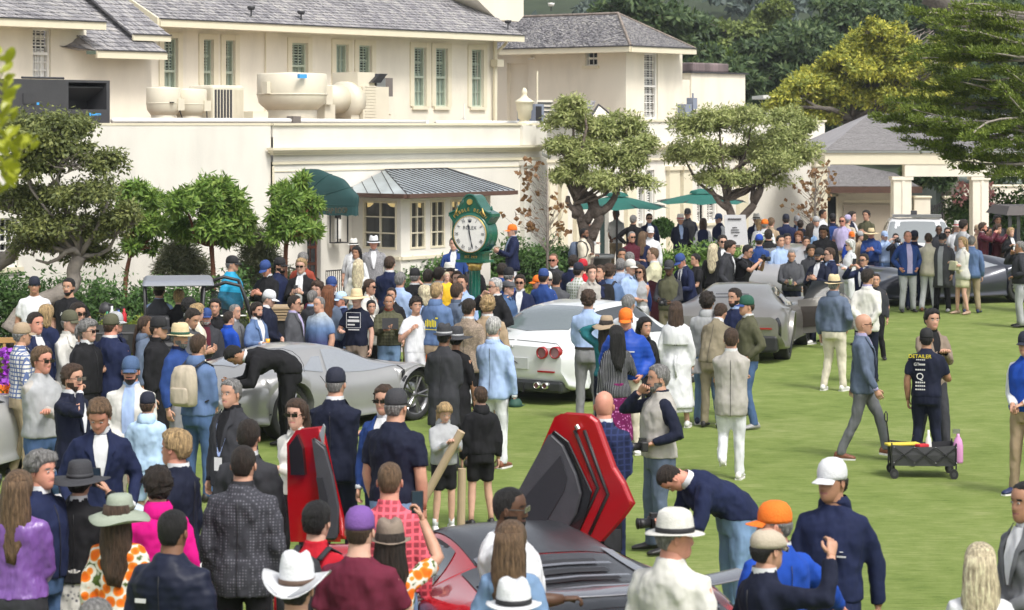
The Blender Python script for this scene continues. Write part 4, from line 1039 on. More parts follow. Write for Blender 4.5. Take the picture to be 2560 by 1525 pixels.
LF_DARK=mat_leaf('dark_wood_leaf',[(0.028,0.050,0.026),(0.052,0.090,0.040),(0.090,0.145,0.055),(0.150,0.200,0.075)])
LF_MID=mat_leaf('mid_wood_leaf',[(0.060,0.090,0.035),(0.120,0.160,0.050),(0.200,0.260,0.070),(0.300,0.350,0.100)])
LF_FAR=mat_leaf('far_wood_leaf',[(0.060,0.080,0.075),(0.085,0.115,0.105),(0.110,0.150,0.130),(0.150,0.190,0.150)])  # blue-grey tones put distance haze into the leaf colour
LF_BRN=mat_leaf('brown_leaf',[(.13,.05,.03),(.20,.09,.045),(.26,.15,.07),(.20,.17,.06)])
LF_NEAR=mat_leaf('near_glossy_leaf',[(.08,.16,.02),(.22,.30,.03),(.42,.44,.04),(.30,.36,.10)],rough=.3)
BARK=mat_noise('grey_bark',(.12,.105,.09),.4,10,.9,.8,25)
BARK2=mat_noise('pale_bark',(.26,.23,.20),.3,8,.9,.6,20)
BARKR=mat_noise('red_bark',(.20,.075,.04),.3,8,.7,.5,20)
BARKD=mat_noise('gnarled_bark',(.15,.12,.10),.45,7,.9,1.0,12,dist=.06)
def limb(mb,a,b,r0,r1,bend=.12,n=5,seg=7):
 a=np.array(a,float);b=np.array(b,float);L=np.linalg.norm(b-a);k=rng.normal(size=3)*bend*L;k2=rng.normal(size=3)*bend*.5*L
 pts=[];rs=[]
 for i in range(n+1):
  t=i/n;pts.append(a+(b-a)*t+k*math.sin(math.pi*t)+k2*math.sin(2*math.pi*t));rs.append((r0+(r1-r0)*t)*(1+.1*rng.normal()))
 mb.tube(pts,rs,seg);return pts
def twigs(mb,blobs,n,r=.012,L=.8,seg=4,frm=None):
 for _ in range(n):
  b=blobs[rng.integers(len(blobs))];c=np.array(b[:3]);u=unitv(1)[0];u[2]=abs(u[2])*.7+.1*rng.normal()
  p0=c+rng.normal(size=3)*np.array(b[3:6])*.15;p1=c+u*np.array(b[3:6])*(.75+.3*rng.random())
  limb(mb,p0,p1,r*(1+rng.random()),r*.25,.10,4,seg)
def tree(name,label,cat,blobs_uv,Y,mat,n,L,Wd,trunk=None,bark=BARK,ntw=30,rtw=.015,depth=.8,twk=26,spread=.16,shell=.7,flat=1,group=None,crown='crown',noise=.12,ysp=1.0,clump=0,cr=.42):
 """blobs_uv: (u, v, ru, rv[, dY]) in picture measure; trunk: list of (u,v,dY,radius)"""
 e0=P(trunk[0][0]if trunk else blobs_uv[0][0],600,Y)
 root=empty(name,(e0[0],Y,0),0,label,cat,group)
 bl=[]
 for b in blobs_uv:
  dy=(b[4]if len(b)>4 else rng.normal()*.25*ysp);y=Y+dy;c=P(b[0],b[1],y);ru=b[2]*y/F;rv=b[3]*y/F
  bl.append((c[0],y,c[2],ru,max(ru,rv)*depth,rv))
 src_=bl
 if clump:
  b2=[]
  for b in bl:
   for _ in range(clump):
    u_=unitv(1)[0];u_[2]=u_[2]if u_[2]>-.3 else-u_[2]*.5;r_=.55+.55*rng.random();k_=cr*(.7+.6*rng.random());b2.append((b[0]+u_[0]*b[3]*r_,b[1]+u_[1]*b[4]*r_,b[2]+u_[2]*b[5]*r_,b[3]*k_,b[4]*k_,b[5]*k_*.8))
  src_=b2
 pts,dr,nm_=blob_points(src_,n,twk,spread,shell,flat,noise)
 kp=pts[:,2]>.02;pts=pts[kp];dr=dr[kp];nm_=nm_[kp]
 m_=len(pts);V=leaves_at(pts,dr,L*(.65+.7*rng.random(m_)),Wd*(.65+.7*rng.random(m_)),nm_)
 V-=np.array([e0[0],Y,0])
 me=fast_mesh('crown',V);me.materials.append(mat)
 o=obj(crown,me,None,root);o['kind']='stuff'
 mb=MB()
 if trunk:
  for tr in(trunk if isinstance(trunk[0],list)else[trunk]):
   pts_=[];rs=[]
   for(u,v,dy,r)in tr:pts_.append(np.array(P(u,v,Y+dy)));rs.append(r)
   P2=[];R2=[]
   for i in range(len(pts_)-1):
    for k in range(4):
     t=k/4;p0=pts_[max(i-1,0)];p1=pts_[i];p2=pts_[i+1];p3=pts_[min(i+2,len(pts_)-1)]
     P2.append(.5*(2*p1+(p2-p0)*t+(2*p0-5*p1+4*p2-p3)*t*t+(3*p1-p0-3*p2+p3)*t**3));R2.append((rs[i]+(rs[i+1]-rs[i])*t)*(1+.06*rng.normal()))
   P2.append(pts_[-1]);R2.append(rs[-1]);mb.tube(P2,R2,9)
 tk=None
 if mb.v:
  V_=[tuple(np.array(p)-np.array([e0[0],Y,0]))for p in mb.v];mm=me_from(V_,mb.f,'trunk',True);mm.materials.append(bark);tk=obj('trunk',mm,None,root)
 mb=MB();
 if trunk:
  top=P2[-1]if trunk else None
  for b in bl:limb(mb,top,b[:3],rtw*4,rtw*1.2,.1)
 if ntw:twigs(mb,bl,ntw,rtw)
 if mb.v:
  V_=[tuple(np.array(p)-np.array([e0[0],Y,0]))for p in mb.v];mm=me_from(V_,mb.f,'limbs',True);mm.materials.append(bark);l_=obj('limbs',mm,None,root);l_['kind']='stuff'
 return root
tree('oak_tree','spreading grey-twigged oak against the blank cream wall','tree',[(90,340,85,55),(170,330,70,45),(60,420,80,60),(160,410,90,60),(250,420,60,55),(110,500,95,50),(210,500,90,50),(40,520,60,50),(150,575,100,45),(260,590,70,50),(90,620,60,35),(225,640,60,40),(30,350,60,60),(320,560,45,50)],41.0,LF_OAK,36000,.085,.042,[(25,830,-.3,.17),(70,772,-.2,.15),(158,730,-.1,.14),(183,705,0,.13),(184,672,0,.12),(200,640,0,.11)],BARK2,420,.011,depth=.9,spread=.28,twk=60,shell=.35,noise=.2,clump=11,cr=.5)
mb=MB();mb.tube([P(-80,720,41.5),P(-20,665,41.5),P(25,640,41.5),P(50,600,41.5),P(70,540,41.6),P(110,480,41.7),P(150,440,41.8)],[.17,.15,.13,.10,.07,.04,.02],9)
limb(mb,P(200,640,41),P(90,650,41),.07,.02);limb(mb,P(60,440,41),P(150,430,41),.07,.03)
keep(mb.build('limb',BARK2,None,True),bpy.data.objects['oak_tree'])
def lance(name,label,blobs,Y,n,trunk,g='young red-stemmed trees along the wall'):
 return tree(name,label,'tree',blobs,Y,LF_ARB,int(n*1.25),.16,.042,trunk,BARKR,44,.012,depth=.9,spread=.30,twk=70,shell=.3,group=g,noise=.25,clump=9,cr=.42)
lance('strawberry_tree','young red-stemmed tree touching the big oak crown',[(340,500,40,40),(390,510,34,34),(330,560,40,45),(385,565,35,40),(350,620,38,34)],44.5,5200,[(314,790,0,.045),(314,700,0,.04),(325,640,0,.035)])
lance('strawberry_tree','young red-stemmed tree standing clear in front of the blank wall',[(500,510,45,48),(560,510,45,50),(455,520,36,34),(605,560,36,45),(430,575,38,34),(530,575,60,42),(590,600,34,34),(470,590,40,30)],45,8200,[(534,760,0,.05),(533,680,0,.045),(528,610,0,.04)])
lance('strawberry_tree','small leafy tree in front of the green awning',[(735,490,40,40),(705,530,38,45),(765,530,36,48),(725,590,46,40),(770,590,30,38),(757,455,14,22)],44.5,6400,[(712,740,0,.05),(713,660,0,.045),(716,600,0,.04)])
for i,(bl,L)in enumerate((([(450,640,48,42),(425,670,40,35),(480,680,44,40)],'drab grey-green bottlebrush shrub under the tree by the blank wall'),([(645,640,50,55),(620,690,40,45),(675,690,40,50),(655,600,24,34)],'drab grey-green bottlebrush shrub beside the small awning tree'))):
 tree('bottlebrush_shrub',L,'shrub',bl,45.6,LF_BOT,6500,.15,.022,None,BARK,40,.008,spread=.17,twk=60,shell=.4,crown='foliage')
def hedge(name,label,uv,Y0,Y1,ztop,mat,n,L,Wd,rr=.5,k=9,cat='hedge'):
 bl=[]
 for i in range(k):
  f=(i+.5)/k;u=uv[0]+(uv[1]-uv[0])*f;Y=Y0+(Y1-Y0)*f;x=(u-1280)*Y/F;zt=ztop*(.88+.2*rng.random())
  bl.append((x,Y+rng.normal()*.1,zt*.42,abs(uv[1]-uv[0])*Y/F/k*.95,rr,zt*.56))
 pts,dr,nm_=blob_points(bl,n,40,.17,.7,1,.12);kp=pts[:,2]>.02;pts=pts[kp];dr=dr[kp];nm_=nm_[kp];m_=len(pts)
 o0=np.array([bl[k//2][0],bl[k//2][1],0]);V=leaves_at(pts,dr,L*(.6+.8*rng.random(m_)),Wd*(.6+.8*rng.random(m_)),nm_)-o0
 me=fast_mesh('foliage',V);me.materials.append(mat)
 root=empty(name,tuple(o0),0,label,cat);o=obj('foliage',me,None,root);o['kind']='stuff'
 mb=MB()
 for b in bl:
  for _ in range(5):limb(mb,(b[0]-o0[0]+.1*rng.normal(),b[1]-o0[1],0),(b[0]-o0[0]+.3*rng.normal(),b[1]-o0[1]+.1*rng.normal(),b[5]*1.3),.015,.005,.1,3,4)
 o=mb.build('stems',BARK,root);o['kind']='stuff'
 return root
hedge('hedge','dark green glossy hedge below the old oak',(-60,330),44.0,43.4,1.42,LF_HEDGE,11000,.10,.045,.6,10)
hedge('hedge','dark green glossy hedge between the two red-stemmed trees',(320,620),43.4,44.2,1.32,LF_HEDGE,8500,.10,.045,.6,8)
hedge('hedge','yellow-green clipped hedge behind the utility cart',(250,500),40.8,41.2,.78,LF_LIME,6500,.08,.035,.5,8)
hedge('hedge','yellow-green clipped hedge between the blue puffer jacket and the awning door',(560,790),41.5,43,.85,LF_LIME,8000,.08,.035,.55,8)
hedge('shrub','dark leafy shrub at the foot of the small awning tree',(668,790),45.5,46.0,1.25,LF_HEDGE,4200,.10,.045,.4,4,'shrub')
hedge('flower_bed','low green bed at the lawn edge beside the plaid shirt',(-40,120),35.5,36.5,.75,LF_LIME,4200,.09,.04,.5,5,'flower bed')
hedge('hedge','dark leafy hedge along the foot of the bay window',(985,1130),51.8,53.2,1.15,LF_HEDGE,6500,.12,.055,.4,6)
hedge('hedge','dark leafy hedge behind the street clock and orange cap man',(1205,1425),55.6,57.6,1.30,LF_HEDGE,8500,.12,.055,.5,7)
hedge('hedge','bright lime clipped hedge in front of the sapling',(1040,1440),49.5,52.0,.62,LF_LIME,11000,.09,.04,.5,10)
hedge('hedge','bright green leafy hedge in front of the terrace menu board',(1640,1925),55.0,56.0,1.32,mat_leaf('terrace_leaf',[(.06,.12,.03),(.12,.22,.045),(.2,.32,.07),(.28,.40,.10)]),9000,.15,.05,.45,9)
hedge('hedge','green hedge with pink blossom beyond the portico columns',(2375,2600),73.5,73.5,2.35,LF_HEDGE,9000,.14,.07,.6,8)
tree('ball_shrub','dark clipped round shrub between the two umbrellas','shrub',[(1655,575,28,27,0)],65,LF_HEDGE,2600,.10,.05,None,BARK,0,spread=.06,shell=.95,crown='foliage',noise=.02)
FL1=mat_leaf('purple_petal',[(.25,.04,.45),(.38,.06,.55)],trans=.1);FL2=mat_leaf('orange_petal',[(.75,.12,.02),(.8,.3,.03)],trans=.1);FL3=mat_leaf('pink_petal',[(.7,.25,.3),(.75,.45,.45)],trans=.1)
def flowers(label,uv,Y,mt,n,z0,z1,s=.09):
 x0,x1=(uv[0]-1280)*Y/F,(uv[1]-1280)*Y/F
 c=np.stack([x0+(x1-x0)*rng.random(n),Y-.45+.5*rng.random(n),z0+(z1-z0)*rng.random(n)],1)
 pts=np.repeat(c,6,0);d=unitv(len(pts));me=fast_mesh('petals',leaves_at(pts,d,s,s*.8)-np.array([x0,Y,0]));me.materials.append(mt)
 r_=empty('flower_cluster',(x0,Y,0),0,label,'flowers');o=obj('petals',me,None,r_);o['kind']='stuff'
flowers('purple flowers next to the plaid shirt at the lawn edge',(-20,30),35.2,FL1,34,.25,.8)
flowers('orange flowers low in the bed beside the plaid shirt',(-20,34),34.9,FL2,26,.02,.35)
flowers('pink blossoms on the hedge beyond the portico',(2380,2480),73.0,FL3,40,1.6,2.3,.12)
tree('terrace_tree','olive-leaved terrace tree with thick gnarled trunk beside the first umbrella','tree',[(1420,310,45,45),(1480,330,50,40),(1560,340,55,42),(1400,380,38,40),(1470,400,55,45),(1560,410,60,45),(1600,370,38,36),(1420,440,45,34),(1510,460,60,30),(1590,460,40,28),(1430,270,28,22)],57.0,LF_OLIVE,27000,.12,.04,[(1462,712,0,.21),(1468,640,0,.17),(1464,590,0,.15),(1452,545,0,.12),(1440,505,0,.08)],BARKD,90,.014,depth=.9,spread=.32,twk=80,shell=.35,noise=.25,clump=12,cr=.46)
mb=MB();limb(mb,P(1475,600,57),P(1500,540,57),.14,.11,.05);limb(mb,P(1500,540,57),P(1480,490,57),.16,.09);limb(mb,P(1497,530,57),P(1545,470,57),.12,.07);limb(mb,P(1460,560,57),P(1462,480,57),.13,.07);limb(mb,P(1440,540,57),P(1420,490,57),.11,.05)
r_=bpy.data.objects[[o.name for o in bpy.data.objects if o.name.startswith('terrace_tree')][0]];keep(mb.build('limb',BARKD,None,True),r_)
tree('terrace_tree','wide olive-leaved terrace tree with forked trunk beside the menu board','tree',[(1730,330,48,42),(1800,310,55,40),(1880,300,55,40),(1950,350,60,45),(1760,390,55,45),(1850,390,65,48),(1930,410,60,45),(2000,390,45,40),(1710,390,34,40),(1790,450,50,30),(1890,450,60,28),(2010,320,34,30),(1960,300,40,30)],61.0,LF_OLIVE,31000,.12,.04,[(1838,708,0,.18),(1836,600,0,.14),(1830,545,0,.12),(1815,500,0,.08)],BARKD,90,.014,depth=.9,spread=.32,twk=80,shell=.35,noise=.25,clump=12,cr=.46)
mb=MB();limb(mb,P(1838,575,61),P(1885,510,61),.13,.11,.05);limb(mb,P(1885,510,61),P(1905,450,61),.11,.06);limb(mb,P(1885,515,61),P(1870,440,61),.08,.05);limb(mb,P(1820,520,61),P(1775,470,61),.09,.05)
r_=bpy.data.objects['terrace_tree.001'];keep(mb.build('limb',BARKD,None,True),r_)
leafm=me_from([(0,0,0),(.055,.02,.05),(0,.0,.12),(-.055,.02,.05)],[(0,1,2,3)],'leaf');leafm.materials.append(LF_BRN)
leafg=me_from([(0,0,0),(.055,.02,.05),(0,.0,.12),(-.055,.02,.05)],[(0,1,2,3)],'leaf');leafg.materials.append(mat_leaf('tan_leaf',[(.30,.16,.07),(.22,.14,.05)]))
def sapling(label,u,v0,v1,Y,cl,n,stake=False):
 x,y,_=P(u,v0,Y);root=empty('sapling',(x,y,0),0,label,'sapling','bare saplings with brown leaves')
 mb=MB();top=np.array(P(u+2,v1,Y))-(x,y,0);mb.tube([(0,0,0),(.02,0,top[2]*.5),top],[.04,.032,.01],6)
 tw=MB();L=[]
 for(cu,cv,ru,rv)in cl:
  c=np.array(P(cu,cv,Y))-(x,y,0)
  for _ in range(n):
   p=c+rng.normal(size=3)*np.array([ru,34,rv])*Y/F*.55;hz=max(.8,min(p[2]-.35-.3*rng.random(),top[2]*.95));limb(tw,(top[0]*hz/top[2],0,hz),p,.008,.003,.06,3,4);L.append(p)
   L.append(p+rng.normal(size=3)*.08)
 mb.build('trunk',BARK2,root,True);o=tw.build('limbs',BARK2,root);o['kind']='stuff'
 for i,p in enumerate(L):
  o=obj('leaf',leafm if rng.random()<.75 else leafg,None,root,tuple(p));o.rotation_euler=tuple(rng.random(3)*6.28);o.scale=(1+.4*rng.random(),)*3
sapling('nearly bare sapling with brown leaves beside the front wing corner',1367,690,410,55.0,[(1300,535,30,14),(1315,460,18,34),(1400,520,22,30),(1345,500,30,40),(1330,425,16,22),(1400,570,10,14),(1330,568,14,10)],9)
sapling('sapling with tan and green leaves before the far end of the low wing',2036,600,405,64.0,[(2030,440,24,24),(2010,470,24,22),(1990,520,24,16),(2060,470,26,24),(2050,500,30,22),(2065,440,16,18),(2020,520,26,16)],9)
# wooded hillside
tag(obj('hill',me_from([(-30,112,-.02),(140,112,-.02),(260,420,62),(-90,420,62),(-60,200,8),(190,200,8)],[(0,1,5,4),(4,5,2,3)],'hill'),mat_noise('hill_ground',(.03,.045,.02),.4,.3,.95,.3)),kind='structure')
def wood(name,label,bl,Y,mat,n,L,Wd,cat='tree',spread=.13,flat=1,trunk=None,ntw=16,rtw=.05,shell=.7,twk=30,group=None,depth=.8,noise=.12,clump=5):
 return tree(name,label,cat,bl,Y,mat,n,L,Wd,trunk,BARK,ntw,rtw,clump=clump if flat==1 and ntw else 0,cr=.42 if clump<8 else .5,depth=depth,spread=spread*(1.8 if flat==1 and ntw else 1),flat=flat,shell=shell,twk=twk,group=group,ysp=3,noise=noise)
wood('yellow_green_tree','large yellow-green tree with bare grey twigs beyond the portico',[(2200,90,50,38),(2150,130,60,40),(2240,120,60,45),(2110,165,55,40),(2190,190,70,45),(2060,200,55,40),(2270,190,60,50),(2000,230,55,40),(1960,262,40,30),(2110,250,70,45),(2200,260,70,45),(2290,270,60,45),(2040,290,60,30),(2350,150,40,40),(2340,240,50,50)],92,LF_YEL,80000,.17,.08,shell=.4,ntw=150,rtw=.03,spread=.14,depth=1,clump=11,trunk=[(2120,470,0,.5),(2110,380,0,.4),(2130,300,0,.3)])
mb=MB()
for _ in range(90):c=np.array(P(2230+120*rng.random(),160-90*rng.random(),91));limb(mb,np.array(P(2240,200,92))+rng.normal(size=3)*.5,c,.045,.012,.08,4,4)
o=mb.build('bare_twigs',BARK2,None,True);o['kind']='stuff';keep(o,bpy.data.objects['yellow_green_tree'])
wood('dome_tree','round-topped olive tree on the hillside over the flue hood',[(1800,85,85,42),(1740,110,45,35),(1880,120,60,50),(1800,130,90,45)],150,LF_MID,15000,.36,.22,spread=.08,shell=.9)
wood('dome_tree','second rounded pale tree crown high on the hillside',[(1955,40,42,28),(1930,70,40,30),(1975,80,36,36),(1900,50,30,24)],155,LF_MID,9000,.36,.22,spread=.08,shell=.9)
wood('bright_tree','fresh green tree low between the flue hood and the dark pines',[(1790,145,50,22),(1850,150,45,28),(1880,190,26,30),(1760,165,36,20)],128,mat_leaf('fresh_leaf',[(.06,.10,.02),(.12,.18,.03),(.2,.28,.05)]),4500,.4,.22,spread=.1)
def tiers(u0,u1,v0,v1,k,jit=16):
 out=[]
 for i in range(k):
  v=v0+(v1-v0)*(i+.5)/k;
  for j in range(2):out.append((u0+(u1-u0)*rng.random(),v+jit*rng.normal()*.4,40+30*rng.random(),10+6*rng.random()))
 return out
cyp='dark cypress trees on the hillside'
for(a,b,v0,v1,Y,L)in((1540,1680,0,110,118,'dark pine with bare limbs rising behind the hipped roof ridge'),(1640,1780,40,180,122,'dark layered cypress just beyond the hipped wing eave'),(1880,2010,90,290,125,'tallest dark layered cypress beside the box tower'),(1960,2100,60,260,130,'dark layered cypress above the yellow tree flank'),(2060,2200,10,160,135,'dark layered cypress over the yellow tree top'),(2180,2330,0,110,138,'dark layered cypress behind the bare twigs'),(2300,2450,0,160,140,'dark layered cypress by the leaning trunk'),(1700,1880,150,300,120,'dark cypress mass behind the box tower'),(2400,2620,0,260,132,'dark cypress mass behind the near conifer')):
 wood('cypress',L,tiers(a,b,v0,v1,11),Y,LF_DARK,9500,.42,.17,flat=.35,spread=.2,ntw=34,rtw=.05,group=None,shell=.4)
hz=[]
for i in range(95):hz.append((1290+1370*rng.random(),-20+150*rng.random(),50+30*rng.random(),30+16*rng.random(),rng.normal()*12))
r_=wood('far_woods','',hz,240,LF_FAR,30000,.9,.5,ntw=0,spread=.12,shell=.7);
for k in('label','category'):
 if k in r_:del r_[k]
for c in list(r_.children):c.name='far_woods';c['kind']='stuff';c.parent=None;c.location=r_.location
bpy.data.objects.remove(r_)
hz=[]
for i in range(60):hz.append((1560+1080*rng.random(),120+210*rng.random(),45+25*rng.random(),26+14*rng.random(),rng.normal()*4))
r_=wood('understorey_woods','',hz,136,LF_DARK,15000,.7,.4,ntw=0,spread=.14,shell=.6)
for c in list(r_.children):c.name='understorey_woods';c['kind']='stuff';c.parent=None;c.location=r_.location
bpy.data.objects.remove(r_)
mb=MB();limb(mb,P(2320,-20,100),P(2430,45,100),.5,.5,.03,4,9);limb(mb,P(2330,10,100),P(2325,90,100),.12,.06);limb(mb,P(2430,45,100),P(2560,60,100),.5,.45,.03,4,9)
tag(mb.build('leaning_trunk',BARK,None,True),'bare leaning pine trunk above the near conifer','tree trunk')
wood('shade_tree','dark tree seen under the portico behind the first column',[(2300,420,40,30),(2350,450,34,34),(2290,460,34,26),(2380,410,40,24)],83,LF_DARK,4500,.3,.14,trunk=[(2378,560,0,.35),(2376,480,0,.33),(2370,420,0,.3)])
wood('shade_tree','dark tree under the far end of the portico roof',[(2480,420,60,30),(2540,440,50,34),(2430,400,40,20)],86,LF_DARK,4500,.3,.14)
CON=empty('conifer',(P(2620,600,52)[0],52,0),0,'big conifer with flat layered yellow-green sprays hanging over the portico','tree')
mb=MB();Vs=[]
c0=np.array([P(2620,600,52)[0],52,0])
mb.tube([(0,0,0),(.05,0,3),(0,.1,8)],[.42,.34,.22],10)
sprays=[(2280,30,2560),(2330,55,2600),(2400,15,2600),(2345,95,2600),(2300,120,2580),(2340,140,2600),(2270,148,2560),(2320,165,2600),(2400,190,2600),(2360,200,2600),(2300,215,2580),(2230,255,2500),(2270,270,2560),(2350,250,2600),(2400,230,2600),(2195,290,2450),(2200,302,2420),(2290,300,2560),(2240,325,2500),(2330,330,2600),(2260,352,2520),(2340,365,2600),(2370,395,2600),(2400,420,2600),(2420,350,2600),(2440,290,2600),(2470,440,2600),(2450,130,2600),(2480,60,2600),(2430,100,2600),(2500,210,2620),(2480,330,2620),(2390,310,2600),(2450,380,2620),(2500,160,2620),(2360,75,2600),(2500,400,2620)]
for(u0,v0,u1)in sprays:
 Yk=51+2.2*rng.normal()*.5;tip=np.array(P(u0,v0,Yk));tip=tip if True else tip
 basez=np.array(P(u1+20,v0+(30 if v0<300 else-20)+34*rng.normal(),52));L=np.linalg.norm(tip-basez)
 pts_=limb(mb,basez-c0,tip-c0,.045,.01,.03,6,5)
 nb_=int(16+L*9)
 for _ in range(nb_):
  t=.12+.88*rng.random()**.8;p=basez+(tip-basez)*t;side=(rng.random()-.5)*2;ln=(.35+.9*(1-t)+.2*rng.random())*.55
  q=p+np.array([-(.2+.6*rng.random())*ln,side*ln,.05*rng.normal()-.02+.07*rng.random()]);m_=46
  s=rng.random((m_,1));pp=p+(q-p)*s+rng.normal(size=(m_,3))*np.array([.05,.05,.022])
  d=(q-p)/(np.linalg.norm(q-p)+1e-6)*.7+unitv(m_)*.55+np.array([0,0,.35]);d/=np.linalg.norm(d,axis=1,keepdims=True);Vs.append(leaves_at(pp,d,.09*(.6+.8*rng.random(m_)),.032))
V=np.concatenate(Vs)-c0;me=fast_mesh('crown',V);me.materials.append(LF_CON);o=obj('crown',me,None,CON);o['kind']='stuff'
mb.build('trunk',BARK2,CON,True)
NB=empty('near_branch',P(-20,330,8.5),0,'blurred glossy leafy branch close to the lens in the corner','branch')
def biglf(k):
 n=7;V=[];
 for i in range(n):
  t=i/(n-1);wd=.016*math.sin(math.pi*min(1,t*.93+.04))**.8*(1+.5*t);V+=[(-wd,.004+.006*t*t,t*.075),(0,0,t*.075),(wd,.004+.006*t*t,t*.075)]
 return me_from(V,[(3*i+a,3*i+a+1,3*i+a+4,3*i+a+3)for i in range(n-1)for a in(0,1)],'leaf',True)
lm=biglf(0);lm.materials.append(LF_NEAR)
x0=np.array(P(-20,330,8.5));mb=MB()
clus=[(15,165,3),(20,200,4),(8,240,3),(10,285,4),(30,300,4),(5,330,4),(30,345,6),(55,365,7),(70,372,5),(20,375,6),(40,395,6),(12,410,5),(25,440,6),(40,455,6),(8,470,5),(5,130,2),(25,225,3)]
for(u,v,n)in clus:
 c=np.array(P(u-6,v+8,8.5+.12*rng.normal()));mb.tube([(-.1,0,c[2]-x0[2]-.05),(c-x0)*.5+(-.02,0,.0),c-x0],[.006,.004,.002],5)
 for i in range(n):
  o=obj('leaf',lm,None,NB,tuple(c-x0+rng.normal(size=3)*.008));a=6.28*i/n+rng.random();tl=.5+.8*rng.random()
  o.rotation_euler=(tl,.5*rng.normal(),a);s_=.55+.5*rng.random();o.scale=(s_,)*3
mb.build('stem',BARK,NB,True)
_m=bpy.data.materials.new('thin_air');_m.use_nodes=True;_n=_m.node_tree;_n.nodes.remove(_n.nodes['Principled BSDF'])
_v=_n.nodes.new('ShaderNodeVolumePrincipled');_v.inputs['Density'].default_value=.00025;_v.inputs['Color'].default_value=(.86,.92,1,1);_n.links.new(_v.outputs[0],_n.nodes['Material Output'].inputs['Volume'])
tag(MB().box(-420,420,-45,920,-1.1,75).build('haze',_m),kind='stuff')
# vehicles
def paint(name,col,rough=.35,metal=.0,coat=1.0):
 if name in _MC:return _MC[name]
 m,nt,b=base_mat(name,col,rough,metal,.5);b.inputs['Coat Weight'].default_value=coat;b.inputs['Coat Roughness'].default_value=.05
 n=_noise(nt,3,3);r=_ramp(nt,n.outputs[0],[(.3,mul(col,.96)),(.7,mul(col,1.03))]);nt.links.new(r.outputs[0],b.inputs['Base Color']);_MC[name]=m;return m
M_CGL=mat_plain('car_glass',(.035,.04,.045),.05,0,.8,coat=.5)
M_CGL2=mat_plain('silver_tinted_glass',(.30,.32,.35),.12,.2,.8,coat=.6)
M_TRIMB=mat_plain('gloss_black_trim',(.012,.012,.014),.18,coat=.5)
M_LR=mat_plain('red_lamp',(.30,.008,.01),.15,coat=.6)
def crom(P,t):
 n=len(P);i=int(min(max(t,0),n-1.0001));f=t-i
 p0,p1,p2,p3=P[max(i-1,0)],P[i],P[min(i+1,n-1)],P[min(i+2,n-1)]
 k=.5
 return p1+(p2-p1)*(f*f*(3-2*f))*(1-k)+k*(.5*(2*p1+(p2-p0)*f+(2*p0-5*p1+4*p2-p3)*f*f+(3*p1-p0-3*p2+p3)*f**3)-p1*0)-p1*0+(p1*(1-k)*1-p1*(1-k))if False else .5*(2*p1+(p2-p0)*f+(2*p0-5*p1+4*p2-p3)*f*f+(3*p1-p0-3*p2+p3)*f**3)
def smooth_keys(keys,x):
 xs=[k[0]for k in keys];ys=[k[1]for k in keys]
 if x<=xs[0]:return ys[0]
 if x>=xs[-1]:return ys[-1]
 i=max(j for j in range(len(xs))if xs[j]<=x);i=min(i,len(xs)-2)
 h=xs[i+1]-xs[i];f=(x-xs[i])/h
 def m(j):
  if j<=0 or j>=len(xs)-1:return 0 if j in(0,len(xs)-1)and False else((ys[min(j+1,len(xs)-1)]-ys[max(j-1,0)])/(xs[min(j+1,len(xs)-1)]-xs[max(j-1,0)]))
  return(ys[j+1]-ys[j-1])/(xs[j+1]-xs[j-1])
 return(2*f**3-3*f**2+1)*ys[i]+(f**3-2*f**2+f)*h*m(i)+(-2*f**3+3*f**2)*ys[i+1]+(f**3-f**2)*h*m(i+1)
